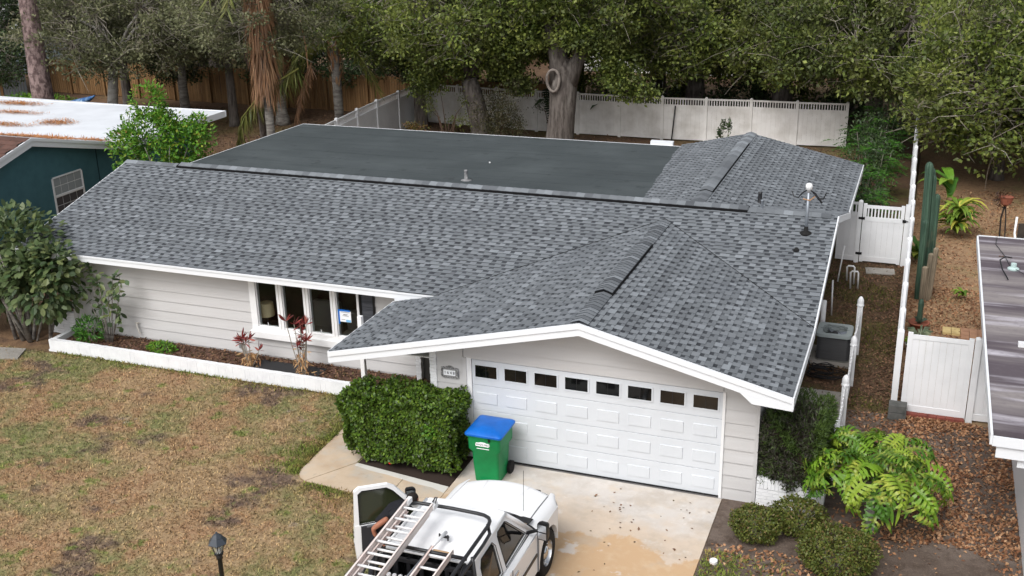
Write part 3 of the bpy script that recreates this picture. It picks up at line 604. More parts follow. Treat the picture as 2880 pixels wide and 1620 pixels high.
# ridge caps: individual folded pieces
def caps(P0, P1, slopes, half, pitch_len, lift=.012, curve=.02, seed=0, hfn=None):
    """overlapping pieces across a ridge from P0 to P1; slopes = fall each side; hfn(t)->extra lift"""
    P0, P1 = Vector(P0), Vector(P1); L_ = (P1-P0).length; d = (P1-P0)/L_; side = Vector((d.y, -d.x, 0)).normalized(); n = int(L_/pitch_len); rg = random.Random(seed)
    ms = {}
    for i in range(n):
        t0, t1 = i*pitch_len, min(L_, (i+1)*pitch_len+.02); ex = hfn((t0+t1)/2) if hfn else 0
        def row(t, z):
            c0 = P0+d*t
            return [c0+side*(half*a)+Vector((0, 0, z-(slopes[0] if a < 0 else slopes[1])*half*abs(a)*1.0+curve*(1-abs(a)**1.6)*.6)) for a in (-1, -.55, 0, .55, 1)]
        a_, b_ = row(t0, lift+.014+ex), row(t1, lift+.004+ex)
        lo = [p-Vector((0, 0, .012)) for p in a_]+[p-Vector((0, 0, .012)) for p in b_]
        V = a_+b_+lo
        F = [(j, j+1, 6+j, 5+j) for j in range(4)]+[(10+j, j, 5+j, 15+j) for j in ()]+[(j, 10+j, 11+j, j+1) for j in range(4)]+[(5+j, 6+j, 16+j, 15+j) for j in range(4)]+[(0, 5, 15, 10), (4, 14, 19, 9)]
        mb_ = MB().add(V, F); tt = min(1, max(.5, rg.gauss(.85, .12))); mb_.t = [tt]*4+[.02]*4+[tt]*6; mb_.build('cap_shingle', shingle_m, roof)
caps((XLM, YR, ZR+.012), (XR, YR, ZR+.012), (PITCH_M, PITCH_M), .16, .205, seed=1, hfn=lambda t: .045 if 1.8 < t < 17.4 else 0)
caps((XG, YF, ZG+.008), (XG, yv(XG)-.05, ZG+.008), (PG, PG), .165, .142, curve=.03, seed=2, hfn=lambda t: .045 if 1.56 < t < 4.75 else 0)
caps((XG2, YB, ZG2+.008), (XG2, 8.1, ZG2+.008), (P2, P2), .17, .26, curve=.03, seed=3, hfn=lambda t: .045 if 1.5 < t < 7.2 else 0)
def vent(P0, P1, half, slope, z):
    """black ridge vent body under raised caps"""
    P0, P1 = Vector(P0), Vector(P1); d = (P1-P0).normalized(); s = Vector((d.y, -d.x, 0)).normalized(); V = []
    for P in (P0, P1):
        for a in (-1, 0, 1): V += [P+s*half*a+Vector((0, 0, z-slope*half*abs(a))), P+s*half*a+Vector((0, 0, -slope*half*abs(a)-.01))]
    return MB().add(V, [(0, 2, 8, 6), (2, 4, 10, 8), (0, 6, 7, 1), (4, 5, 11, 10), (0, 1, 3, 2), (2, 3, 5, 4), (6, 8, 9, 7), (8, 10, 11, 9)]).build('ridge_vent', darkslot, roof)
vent((XLM+1.78, YR, ZR+.0), (-.72, YR, ZR+.0), .175, PITCH_M, .066); vent((XG, .9, ZG), (XG, 4.08, ZG), .18, PG, .062); vent((XG2, 15, ZG2), (XG2, 9.3, ZG2), .18, P2, .06)
# valley lines (dark cut)
vl = MB(); 
for a, b in (((xv, YM, ZM), (XG, yv(XG), ZG)), ((XR, yv(XR), zr_), (XG, yv(XG), ZG))):
    vl.tube([Vector(a)+Vector((0, 0, .012)), Vector(b)+Vector((0, 0, .014))], .010, 4)
vl.build('valley_seam', darkslot, roof)
# fascia / rake boards
def fboard(P0, P1, h, t, drop=0., name='fascia', m=fascia, out=None):
    """vertical board hanging under the line P0-P1, thickness t outward (to the right-hand side of P0->P1)"""
    P0, P1 = Vector(P0), Vector(P1); d = (P1-P0); s = Vector((d.y, -d.x, 0)).normalized()*t; dz = Vector((0, 0, drop)); hz = Vector((0, 0, h))
    a = [P0-dz, P1-dz, P1-dz-hz, P0-dz-hz]; V = a+[p+s for p in a]
    return MB().add(V, [(0, 1, 2, 3), (7, 6, 5, 4), (0, 4, 5, 1), (1, 5, 6, 2), (2, 6, 7, 3), (3, 7, 4, 0)]).build(name, m, house)
fboard((XLM, YM, ZM), (xv+.02, YM, ZM), .16, .03, .0); fboard((XLM, YM-.03, ZM+.004), (xv, YM-.03, ZM+.004), .04, .02, 0, 'drip_edge')
fboard((XLM, YR, ZR), (XLM, YM, ZM), .16, .03)
fboard((XL, YF, zl), (XG, YF, ZG), .235, .03, .0); fboard((XG, YF, ZG), (XR, YF, zr_), .235, .03, .0)
fboard((XL-.0, YF-.03, zl+.004), (XG, YF-.03, ZG+.004), .10, .025, 0, 'fascia'); fboard((XG, YF-.03, ZG+.004), (XR, YF-.03, zr_+.004), .10, .025, 0, 'fascia')
fboard((XL, YM, zl), (XL, YF, zl), .24, .03)
fboard((XR, YF-.05, zr_), (XR, yv(XR), zr_), .21, .03); fboard((XR, yv(XR)+.002, ZM+(yv(XR)-YM)*PITCH_M), (XR, YR, ZR), .18, .03); fboard((XR, YR, ZR), (XR, YE2, ZM), .16, .03)
fboard((XR2, YE2-.3, zr2+.0), (XR2, YB, zr2), .16, .03); fboard((XR2, YB, zr2), (XG2, YB, ZG2), .16, .03); fboard((XG2, YB, ZG2), (XV2, YB, zv2), .16, .03)
# boxed eave return (right front corner) and rear corner
MB().prism([(.33, ZG-PG*(.33-XG)-.20), (XR+.025, zr_-.05), (XR+.025, 2.29), (.60, 2.33)], 'y', YF-.029, YF+.02).build('fascia', fascia, house)
# soffits
so_ = MB(); so_.add([(XLM, YM, ZM-.15), (xv, YM, ZM-.15), (xv, 2.72, ZM-.15), (XLM, 2.72, ZM-.15)], [(0, 1, 2, 3)])
def slab4(pts, t=.02):
    so_.add([Vector(p) for p in pts]+[Vector(p)+Vector((0, 0, t)) for p in pts], [(0, 1, 2, 3), (7, 6, 5, 4), (0, 4, 5, 1), (1, 5, 6, 2), (2, 6, 7, 3), (3, 7, 4, 0)])
slab4([(XL, YF, zl-.22), (XG, YF, ZG-.22), (XG, .02, ZG-.22), (XL, .02, zl-.22)]); slab4([(XG, YF, ZG-.20), (XR, YF, zr_-.20), (XR, .02, zr_-.20), (XG, .02, ZG-.20)])
slab4([(XL, .03, zl-.2), (-5.6, .03, zl-.19), (-5.6, 2.7, zl-.19), (XL, 2.7, zl-.2)]); slab4([(.63, .03, zr_-.22), (XR, .03, zr_-.22), (XR, 2.6, zr_-.22), (.63, 2.6, zr_-.22)]); slab4([(.63, 11.4, zr2-.2), (XR2, 11.4, zr2-.2), (XR2, 16.4, zr2-.2), (.63, 16.4, zr2-.2)])
so_.build('soffit', soff, house)
# main eave end tip against garage roof
MB().prism([(XL+.02, zl+.01), (xv+.03, ZM-.0), (XL+.02, ZM-.0)], 'y', YM-.028, YM+.02).build('fascia', fascia, house)
# ---- flat roof: rolls of membrane
fr_ = MB().add([(XLM+.06, 9.5, 2.86), (-3.6, 9.5, 2.86), (XV2, YB-.3, 2.74), (XLM+.06, YB-.3, 2.74), (XLM+.06, 9.5, 2.6), (-3.6, 9.5, 2.6), (XV2, YB-.3, 2.5), (XLM+.06, YB-.3, 2.5)],
   [(0, 1, 2, 3), (0, 4, 5, 1), (2, 6, 7, 3), (3, 7, 4, 0), (1, 5, 6, 2)]).build('flat_roof', underlay, house)
zf = lambda y: 2.899-(y-9.9)*.0186
xr_f = lambda y: -3.45-(y-9.5)*.135
y = 9.42; k = 0; rg = random.Random(5)
while y < 16.2:
    y2 = min(y+.95, 16.22); cuts = [XLM] + sorted(rg.uniform(XLM+1.5, -5) for _ in range(rg.choice((1, 1, 2)))) + [None]
    for a, b in zip(cuts[:-1], cuts[1:]):
        xa0 = xa1 = a; 
        if a != XLM: xa0, xa1 = a+.006, a+.15
        xb0, xb1 = (xr_f(y), xr_f(y2)) if b is None else (b, b+.144)
        z0, z1 = zf(y)+.008, zf(y2)+.004
        V = [(xa0, y, z0), (xb0, y, z0), (xb1, y2+.05, z1), (xa1, y2+.05, z1)]
        MB().add(V+[(p[0], p[1], p[2]-.004) for p in V], [(0, 1, 2, 3), (0, 4, 5, 1), (3, 2, 6, 7), (0, 3, 7, 4), (1, 5, 6, 2)]).build('membrane_strip', membrane, fr_)
    y += .95; k += 1
fboard((XLM-.0, 16.27, zf(16.3)+.01), (XLM-.0, 9.4, zf(9.4)+.01), .14, .03); fboard((XV2, 16.27, zf(16.3)+.012), (XLM, 16.27, zf(16.3)+.012), .14, .03)
box('wall', siding_dark, house, -17.1, -16.95, 11.16, 16, 0, 2.7)
MB().box(-5.35, -4.62, 16.30, 16.5, 2.78, 2.90).build('white_vent_box', fascia, house)
# vents, mast
pv = MB().lathe([(.16, 0), (.15, .012), (.05, .03), (.045, .25), (.05, .26), (.05, .30), (.03, .305), (0, .30)], (-9.14, 9.98, 2.90), 16).build('vent_pipe', mat('lead_pipe', S(120, 120, 122), .6, n=[(14, S(160, 160, 160), .5, .7)]), house, True)
zs = lambda y: ZR-PITCH_M*(y-YR)
MB().lathe([(.1, -.03), (.06, .02), (.05, .26), (.055, .30), (0, .30)], (-.86, 9.6, 2.98), 14).build('vent_pipe', blackm, house, True)
MB().lathe([(.05, -.03), (.035, .02), (.03, .22), (.045, .24), (0, .25)], (-.5, 7.35, 3.46), 12).build('vent_pipe', galv, house, True)
MB().lathe([(.025, 0), (.03, .02), (.02, .04), (0, .04)], (-9.3, 12.2, 2.87), 8).build('roof_pebble', white, house, True)
mx_, my_ = .668, 5.95; mz = ZM+(my_-YM)*PITCH_M
mast = MB().tube([(mx_, my_, mz-.1), (mx_, my_, mz+.96)], .034, 12).build('service_mast', galv, house, True)
MB().lathe([(.14, -.05), (.13, .0), (.05, .03), (.045, .12), (.035, .14)], (mx_, my_, mz+.02), 14).build('pipe_boot', rubber, mast, True)
MB().lathe([(.04, 0), (.045, .05), (.07, .06), (.078, .14), (.06, .19), (0, .21)], (mx_, my_, mz+.93), 14).build('weatherhead', white, mast, True)
wv = MB()
for sx, a in ((-1, 0), (1, .05), (1, -.06)):
    wv.tube([(mx_+sx*.04, my_-.02, mz+.98), (mx_+sx*.14, my_+a, mz+.90), (mx_+sx*.22, my_+.03+a, mz+.78), (mx_+sx*.32, my_+.06+a, mz+.80), (mx_+sx*.36, my_+.1+a, mz+.9)], .012, 6)
wv.tube([(mx_+.2, my_, mz+.83), (mx_+.3, my_-.05, mz+.72)], .025, 6)
wv.build('service_wires', black, mast)
MB().tube([(mx_-.11, my_-.03, mz+.78), (mx_+.04, my_-.04, mz+.76), (mx_+.14, my_+.02, mz+.84)], .014, 6).build('wire_clamp', boot, mast)
MB().lathe([(.07, 0), (.06, .04), (.03, .08), (0, .08)], (mx_-.1, my_-.75, mz-.19), 10).build('pipe_boot', rubber, house, True)
# ================================================================ PLANTERS
pw = thing('planter_wall', 'low white painted brick planter wall along the front of the house', 'brick wall', (-12.8, 1.7, 0))
MB().box(-17.02, -6.95, 1.685, 1.765, 0, .315).box(-17.02, -16.9, 1.77, 2.65, 0, .315).build('mortar', mortarw, pw)
x = -17.05; n_ = 0
while x < -6.95 and n_ < 150:      # soldier bricks on edge
    piece('brick', brickw, pw, (x+.032, 1.725+random.uniform(-.002, .002), .19+random.uniform(-.003, .003)), (.0635, .12, .27)); x += .0665; n_ += 1
for i in range(50): piece('brick', brickw, pw, (-17.0+.205*i, 1.72, .028), (.197, .10, .05))
for i in range(13): piece('brick', brickw, pw, (-16.96, 1.82+.0665*i, .19), (.13, .061, .27))
soilp = struct('planter_soil', MB().box(-16.88, -6.95, 1.79, 2.70, -.05, .20), mat('planter_mulch', S(84, 60, 50), .95, n=[(7, S(120, 92, 78), .5, .65), (3, S(56, 42, 36), .5, .7), (30, S(150, 120, 100), .62, .75, 4, .6)], bump=(22, .03)))
struct('planter_liner', MB().box(-11.35, -9.6, 1.80, 2.45, .2, .225), mat('weed_cloth', S(44, 44, 46), .7))
P = scatter(2600, (-16.7, -7), (1.82, 2.66), .21); P = P[~((P[:, 0] > -11.3) & (P[:, 0] < -9.7) & (P[:, 1] < 2.4))]
lie('planter_leaves', P, .07, .045, litter_dim, 'reddish mulch and curled leaves inside the white brick planter', 'mulch', .7, .3)
cw = thing('planter_wall', 'white painted brick planter box at the right front corner of the garage', 'brick wall', (1.3, .05, 0))
MB().box(.69, 1.86, -.03, .05, 0, .53).box(.69, .78, .05, 1.7, 0, .53).box(1.78, 1.86, .05, 1.7, 0, .53).build('mortar', mortarw, cw)
for r in range(5):
    off = .105*(r % 2)
    for i in range(7):
        xa = .68+.205*i-off; xb = min(xa+.197, 1.87); xa = max(xa, .68)
        if xb-xa > .03: piece('brick', brickw, cw, ((xa+xb)/2, .01, .035+.069*r), (xb-xa, .10, .060))
for i in range(18): piece('brick', brickw, cw, (.712+.0665*i, .02, .455), (.060, .14, .195))
for i in range(25): piece('brick', brickw, cw, (1.82, .13+.0665*i, .455), (.12, .060, .195)); 
for i in range(25): piece('brick', brickw, cw, (.735, .13+.0665*i, .455), (.10, .060, .195))
lw = thing('low_wall', 'low white painted brick wall stub behind the broad-leaved shrub at the left house corner', 'brick wall', (-17.5, 2.8, 0))
MB().box(-17.95, -17.13, 2.74, 2.84, 0, .62).build('mortar', mortarw, lw)
for r in range(9):
    for i in range(4): piece('brick', brickw, lw, (-17.84+.205*i, 2.785, .035+.069*r), (.197, .12, .060))
struct('planter_soil', MB().box(.79, 1.77, .06, 1.7, 0, .42), bpy.data.materials['dark_soil'])
struct('side_slab', MB().box(.7, 1.82, 1.9, 5.25, -.02, .025), concrete)
# ================================================================ FENCES
def fence_run(name, label, cat, pts, H=1.83, pick=True, m=vinyl, post=.127, cap=True, board=.19, low=0.05, group=None, posts=None):
    root = thing(name, label, cat, (pts[0][0], pts[0][1], 0), group)
    capm = MB().lathe([(post*.62, 0), (post*.64, .02), (post*.45, .035), (0, .06)], (0, 0, 0), 4).mesh('post_cap', m)
    for i, (x, y) in enumerate(pts):
        if posts is not None and i not in posts: continue
        ps = piece('post', m, root, (x, y, (H+.03)/2), (post, post, H+.03))
        link('post_cap', capm, root, (x, y, H+.03), (0, 0, rad(45)))
    for (x0, y0), (x1, y1) in zip(pts[:-1], pts[1:]):
        L_ = math.hypot(x1-x0, y1-y0); ang = math.atan2(y1-y0, x1-x0); dx, dy = (x1-x0)/L_, (y1-y0)/L_; ll = L_-post; c_ = ((x0+x1)/2, (y0+y1)/2)
        def seg(nm, zc, h, th): piece(nm, m, root, (c_[0], c_[1], zc), (ll, th, h), (0, 0, ang))
        seg('rail', low+.07, .14, .05); seg('rail', H-.03, .07 if pick else .10, .06)
        top = H-.065 if not pick else H-.40
        if pick: seg('rail', H-.36, .13, .05)
        nb = max(1, round(ll/board)); bw = ll/nb
        for j in range(nb):
            t = -ll/2+bw*(j+.5); piece('board', m, root, (c_[0]+dx*t, c_[1]+dy*t, (low+.14+top-.02)/2), (bw-.0025, .022, top-.02-low-.14), (0, 0, ang))
        if pick:
            npk = max(1, round(ll/.112)); 
            for j in range(npk):
                t = -ll/2+ll/npk*(j+.5); piece('picket', m, root, (c_[0]+dx*t, c_[1]+dy*t, H-.18), (.040, .022, .235), (0, 0, ang))
    return root
backp = [(-20.08, 30.2), (-18.0, 29.95), (-15.95, 29.75), (-13.93, 29.6), (-11.9, 29.5), (-9.95, 29.45), (-7.99, 29.4), (-6.08, 29.5), (-4.18, 29.72), (-2.25, 29.72), (-.22, 29.85)]
fence_run('vinyl_fence', 'weathered white vinyl fence with picket top across the back yard', 'fence', backp, 1.88, True, vinyl_dirty)
fence_run('vinyl_fence', 'white picket-topped vinyl fence slanting back on the left of the dark flat roof', 'fence', [(-19.45, 17.2), (-19.55, 19.2), (-19.68, 21.3), (-19.86, 23.4), (-20.0, 25.5), (-20.06, 27.8), (-20.08, 30.05)], 1.88, True, vinyl)
fence_run('vinyl_fence', 'long white solid vinyl fence running back along the right property line', 'fence', [(2.86, 4.69), (2.85, 5.95), (2.84, 7.70), (2.83, 9.5), (2.82, 11.32), (2.82, 13.23), (2.79, 15.07), (2.75, 16.9), (2.72, 18.65), (2.70, 20.5), (2.68, 22.4), (2.65, 24.3), (2.62, 26.3), (2.60, 28.3)], 1.83, False, vinyl, board=.2)
fence_run('vinyl_fence', 'short white vinyl fence panel between the house wall and rear gate', 'fence', [(.70, 14.66), (1.37, 14.62)], 1.83, True, vinyl, posts=(1,))
def gate(label, x0, x1, y, H, pick, hinge_x, latch_x, loc, nb):
    g_ = thing('gate', label, 'gate', loc)
    piece('stile', vinyl, g_, (x0+.05, y, H/2+.03), (.10, .05, H-.02)); piece('stile', vinyl, g_, (x1-.05, y, H/2+.03), (.10, .05, H-.02))
    piece('rail', vinyl, g_, ((x0+x1)/2, y, H-.07), (x1-x0-.2, .045, .09)); piece('rail', vinyl, g_, ((x0+x1)/2, y, .14), (x1-x0-.2, .045, .15))
    top = H-.11
    if pick:
        piece('rail', vinyl, g_, ((x0+x1)/2, y, H-.44), (x1-x0-.2, .045, .13)); top = H-.50
        n = 10
        for i in range(n): piece('picket', vinyl, g_, (x0+.1+(x1-x0-.2)*(i+.5)/n, y, H-.245), (.040, .022, .27))
    w = (x1-x0-.2)/nb
    for i in range(nb): piece('board', vinyl, g_, (x0+.1+w*(i+.5), y, (.21+top)/2), (w-.0025, .02, top-.21))
    for z in (.30, H-.42) if pick else ():
        MB().box(hinge_x-.10, hinge_x+.08, y-.05, y-.026, z-.035, z+.035).tube([(hinge_x, y-.05, z-.04), (hinge_x, y-.05, z+.04)], .014, 6).build('hinge', black, g_)
    if pick: MB().box(latch_x-.06, latch_x+.04, y-.06, y-.026, H-.46, H-.38).tube([(latch_x-.02, y-.07, H-.42), (latch_x+.1, y-.07, H-.41)], .012, 6).build('latch', black, g_)
    return g_
gate('white vinyl gate with picket top and black hinges behind the house', 1.455, 2.60, 14.60, 1.80, True, 1.44, 2.62, (2, 14.6, 0), 6)
piece('gap_post', vinyl, bpy.data.objects['vinyl_fence.002'], (2.68, 14.62, .93), (.127, .127, 1.86)).name = 'post'
gate('plain white vinyl gate in front of the grey roofed neighbour carport', 3.0, 4.28, 4.66, 1.84, False, 0, 0, (3.6, 4.66, 0), 8)
ngf = fence_run('vinyl_fence', 'narrow white fence panel right of the plain gate beside the grey carport roof', 'fence', [(4.36, 4.66), (5.4, 4.70)], 1.83, False, vinyl, posts=(0,))
gb = thing('brick_curb', 'low red brick curb under the plain white neighbour gate', 'curb', (3.5, 4.55, 0))
for i in range(7): piece('brick', redbrick, gb, (3.1+.18*i, 4.52, .05), (.172, .12, .1))
for i, (x, y, z) in enumerate(((2.95, 4.40, .08), (2.95, 4.42, .24))): o = piece('concrete_block', stoneblock, None, (x, y, z), (.36, .28, .15)); tag(o, ['bottom grey concrete block stacked at the foot of the plain white gate', 'top grey concrete block stacked at the foot of the plain white gate'][i], 'block', 'grey blocks at the gate')
# low picket fence with gothic caps beside the AC unit
pf_ = thing('picket_fence', 'low white vinyl picket fence with pointed post caps beside the air conditioner', 'fence', (1.9, 4.3, 0))
gcap = MB().lathe([(.068, 0), (.085, .02), (.085, .05), (.070, .06), (.078, .10), (.07, .17), (.04, .23), (.0, .26)], (0, 0, 0), 12).mesh('post_cap', vinyl); [setattr(p, 'use_smooth', True) for p in gcap.polygons]
for x, y, h in ((1.89, 7.6, 1.22), (1.90, 5.75, .95), (1.90, 3.57, .95), (1.905, 1.35, 1.0)):
    piece('post', vinyl, pf_, (x, y, h/2), (.125, .125, h)); link('post_cap', gcap, pf_, (x, y, h))
for (y0, y1) in ((1.4, 3.55), (3.6, 5.73), (5.8, 7.57)):
    for z in (.2, .68): piece('rail', vinyl, pf_, (1.90, (y0+y1)/2, z), (.045, y1-y0-.12, .09))
    n = int((y1-y0-.14)/.125)
    for i in range(n):
        t = (i+.5)/n; y = y0+.07+(y1-y0-.14)*t; h = .98-.22*math.sin(math.pi*t)
        hh = h if y1 < 7 else 1.15-.2*math.sin(math.pi*t)
        piece('picket', vinyl, pf_, (1.90, y, hh/2+.06), (.03, .075, hh))
# wooden fence
wfn = thing('wood_fence', 'brown wooden board fence along the back of the yard behind the trees', 'fence', (-34, 31.5, 0))
rg = random.Random(3); x = -46.0; i = 0
while x < -20.3 and i < 290:
    w = .14; y = 32.6-(x+46)*.045+rg.uniform(-.008, .012); h = 1.9+rg.uniform(-.02, .02)
    piece('board', wood, wfn, (x+w/2, y, h/2+.02), (w-rg.choice((.006, .010, .025)), .018, h), (0, rg.uniform(-.006, .006), -.045)); x += w+.004; i += 1
for k in range(11): piece('post', wood, wfn, (-45.6+2.44*k, 32.5-(2.44*k)*.045, .95), (.09, .09, 1.9))
for z in (.4, 1.55): piece('rail', wood, wfn, (-33.2, 32.68-(12.8)*.045, z), (25.6, .04, .09), (0, 0, -.045))
w2 = thing('wood_fence', 'brown wooden board fence seen through foliage behind the white corner post', 'fence', (-19, 32, 0)); x = -20.2
while x < -14: piece('board', wood, w2, (x, 31.42+rg.uniform(-.01, .01), .95), (.132, .018, 1.86+rg.uniform(-.02, .02))); x += .145
gf = thing('grey_fence', 'grey painted board fence at the far left behind the white roof', 'fence', (-47, 29, 0))
for k in range(26): piece('board', grey_fence, gf, (-48.6+.146*k*.9, 28.9+.09*k, .92), (.14, .02, 1.8), (0, 0, .6))
piece('post', wood, gf, (-46.35, 30.4, .92), (.14, .06, 1.84), (0, 0, .6))
# ================================================================ NEIGHBOUR BUILDINGS
th = thing('neighbour_house', 'teal stucco house with white flat roof and brown shingles at the left edge', 'house', (-26, 10, 0))
XT = -23.0
tw = MB(); ap = (7.9, 3.68)
tw.prism([(2.0, 0), (16.2, 0), (16.2, 2.48), (12.0, 2.60), ap, (2.0, 2.1)], 'x', -34, XT); tw.build('wall', teal, th)
def trect(y0, y1, z0, z1, t=.03, x=XT): return x, x+t, y0, y1, z0, z1
# rake boards
def rake(p0, p1, h, x=-22.72, t=.04, lift=0, name='fascia'):
    V = [(x, p0[0], p0[1]+lift), (x, p1[0], p1[1]+lift), (x, p1[0], p1[1]-h+lift), (x, p0[0], p0[1]-h+lift)]; V += [(x+t, a, b) for _, a, b in V]
    return MB().add(V, [(0, 1, 2, 3), (7, 6, 5, 4), (0, 4, 5, 1), (1, 5, 6, 2), (2, 6, 7, 3), (3, 7, 4, 0)]).build(name, fascia, th)
rake((2.2, 2.28), (7.9, 3.76), .26); rake((7.9, 3.76), (12.0, 2.74), .24); rake((2.2, 2.30), (7.9, 3.78), .10, -22.68); rake((7.9, 3.78), (12.0, 2.76), .09, -22.68); rake((12.0, 2.74), (17.6, 2.72), .24)
# brown shingle front slope rows
for r in range(22):
    a0, a1 = r/22, (r+1)/22; y0, y1 = 2.2+5.7*a0, 2.2+5.7*a1; z0, z1 = 2.30+1.48*a0, 2.30+1.48*a1
    for c in range(12):
        x0 = -34+.94*c+(.47 if r % 2 else 0); x1 = min(x0+.92, -22.66)
        MB().add([(x0, y0, z0+.02), (x1, y0, z0+.02), (x1, y1, z1+.006), (x0, y1, z1+.006), (x0, y0, z0), (x1, y0, z0)], [(0, 1, 2, 3), (4, 5, 1, 0)]).build('roof_shingle', brown_sh, th)
rb = MB().add([(-40, 7.9, 3.77), (-22.66, 7.9, 3.77), (-22.66, 12.0, 2.75), (-40, 12.0, 2.75), (-22.66, 17.9, 2.72), (-40, 18.6, 2.72), (-22.66, 17.9, 2.5), (-40, 18.6, 2.5)], [(0, 1, 2, 3), (3, 2, 4, 5), (5, 4, 6, 7)]).build('roof', white_roof, th)
MB().box(-40, -22.6, 17.9, 17.95, 2.52, 2.74).box(-22.66, -22.62, 12, 17.95, 2.5, 2.735).build('fascia', fascia, th)
# window
tw_ = MB(); y0, y1, z0, z1 = 8.84, 10.12, 1.05, 2.23
for a in ((y0-.04, y0, z0, z1), (y1, y1+.04, z0, z1), (y0, y1, z1-.0, z1+.04), (y0, y1, z0-.04, z0), (y0, y1, 1.615, 1.67)): tw_.box(XT, XT+.05, *a)
tw_.box(XT, XT+.008, y0, y1, z0, z1)
wn = tw_.build('window', white, th)
for i in range(4):
    for k, (za, zb2) in enumerate(((1.68, 1.955), (1.955, 2.23), (1.05, 1.325), (1.325, 1.60))):
        a = y0+(y1-y0)/4*i; piece('pane', mat('curtained_pane_%d_%d' % (i, k), S(150, 156, 158) if k < 2 else S(84, 82, 84), .25), wn, (XT+.012, a+(y1-y0)/8, (za+zb2)/2), (.01, (y1-y0)/4-.022, zb2-za-.022))
box('wall_joint', mat('teal_dark', S(34, 58, 64), .9), th, XT, XT+.012, 10.95, 10.99, 0, 2.9)
# pine needle drifts on the white roof
def zwr(y): return 3.77-(y-7.9)*.2488 if y < 12 else 2.75
def drift(pts, n, lab):
    Q = []
    for (x0, y0, rx, ry, w) in pts:
        m_ = int(n*w); a = rng.normal(size=(m_, 2))*.5; a = a[np.hypot(a[:, 0], a[:, 1]) < 1.3]; Q.append(np.c_[x0+a[:, 0]*rx, y0+a[:, 1]*ry])
    Q = np.concatenate(Q); Q = Q[(Q[:, 0] < -22.7) & (Q[:, 1] < 17.8)]; Z = np.array([zwr(v) for v in Q[:, 1]])+.02
    lie('pine_needles', np.c_[Q, Z], .16, .02, needles_m, lab, 'pine needles', .25)
drift([(-24.5, 9.6, 2.2, .25, 1), (-27.0, 9.4, 2.6, .3, 1), (-29.5, 10.1, 2.5, .45, 1), (-25.0, 11.2, 1.6, .2, .8), (-27.5, 14.2, .8, .5, .5), (-29.5, 13.4, 1.5, .35, .6), (-23.6, 13.3, .6, .2, .25), (-32, 17, 1.3, .35, .6), (-23.9, 12.0, .7, .2, .25), (-30.6, 15.4, 1.4, .3, .4)], 1500, 'orange pine needle drifts lying on the white flat roof')
# carport at right
rn = thing('neighbour_carport', 'white neighbour building with stained grey flat roof at the right edge', 'carport', (6, 3, 0))
rf = MB().add([(4.35, -1.02, 2.62), (9, -1.25, 2.62), (9, 9.4, 2.66), (4.35, 9.33, 2.66), (4.35, -1.02, 2.5), (9, -1.25, 2.5), (9, 9.4, 2.5), (4.35, 9.33, 2.5)], [(0, 1, 2, 3), (0, 4, 5, 1), (2, 6, 7, 3), (3, 7, 4, 0), (4, 7, 6, 5)]).build('roof', purple_roof, rn)
for a in ((4.35, 9, -1.30, -1.26, 2.47, 2.63), (4.42, 9, -1.255, -1.20, 2.26, 2.465), (4.31, 4.347, -1.3, 9.35, 2.49, 2.665), (4.35, 9, 9.35, 9.40, 2.52, 2.67)): box('fascia', fascia, rn, *a)
box('wall', fascia, rn, 5.13, 9, -1.12, 9, 0, 2.45); box('beam', fascia, rn, 4.75, 9, -1.18, -1.13, 2.1, 2.26)
MB().tube([(4.86, 6.2, 2.69), (4.75, 6.6, 2.78), (4.72, 7.1, 2.82), (4.85, 7.5, 2.78), (5.0, 7.7, 2.70)], .014, 6).build('roof_cable', black, rn)
MB().tube([(4.75, 9.3, 2.69), (4.70, 8.7, 2.69), (4.85, 7.9, 2.69), (4.95, 7.1, 2.69), (5.2, 6.6, 2.7)], .008, 5).build('roof_cable', blackm, rn)
MB().lathe([(.12, 0), (.12, .03), (.06, .06), (.06, .14), (0, .15)], (5.0, 7.0, 2.66), 12).build('roof_fitting', mat('pale_green_plastic', S(176, 196, 194), .5), rn)
MB().box(4.88, 5.05, 2.5, 2.62, 2.64, 2.72).build('roof_bracket', alu, rn)
for x, y in ((4.74, 7.85), (4.80, 7.86), (4.96, 1.35)): box('roof_leaf', litter_m, rn, x, x+.045, y, y+.03, 2.665, 2.675)
# houses behind the trees (seen through gaps)
def back_house(x0, x1, y0, y1, wall_c, roof_c, h, label, win=True):
    t = thing('background_house', label, 'house', ((x0+x1)/2, y0, 0))
    MB().box(x0, x1, y0, y1, 0, h).build('wall', wall_c, t)
    MB().prism([(y0-.6, h), (y1+.6, h), ((y0+y1)/2, h+1.5)], 'x', x0-.6, x1+.6).build('roof', roof_c, t)
    box('fascia', fascia, t, x0-.6, x1+.6, y0-.66, y0-.61, h-.02, h+.2)
    x = x0+1.5
    while win and x < x1-1.5:
        w = box('window', white, t, x-.06, x+1.26, y0-.05, y0, .9, 2.1); box('pane', glass, w, x, x+1.2, y0-.07, y0-.051, .96, 2.04); x += 3.4
    return t
cream = mat('cream_stucco', S(205, 190, 160), .9); pale = mat('pale_stucco', S(224, 224, 220), .9); tan = mat('tan_stucco', S(182, 158, 132), .9); greyr = mat('grey_tile_roof', S(150, 150, 150), .9); greyh = mat('slate_blue_wall', S(106, 118, 124), .9)
back_house(-36, -22, 44, 53, tan, pale, 2.8, 'tan house with pale roof glimpsed behind the oaks beyond the wood fence')
back_house(-17, -3, 47, 56, pale, pale, 2.8, 'white house glimpsed through the oaks beyond the back fence')
back_house(4, 20, 44, 53, cream, pale, 2.8, 'cream house glimpsed through the big oak at right')
back_house(-62, -48, 38, 48, greyh, greyr, 2.9, 'slate grey house behind the trees at the upper left corner', False)
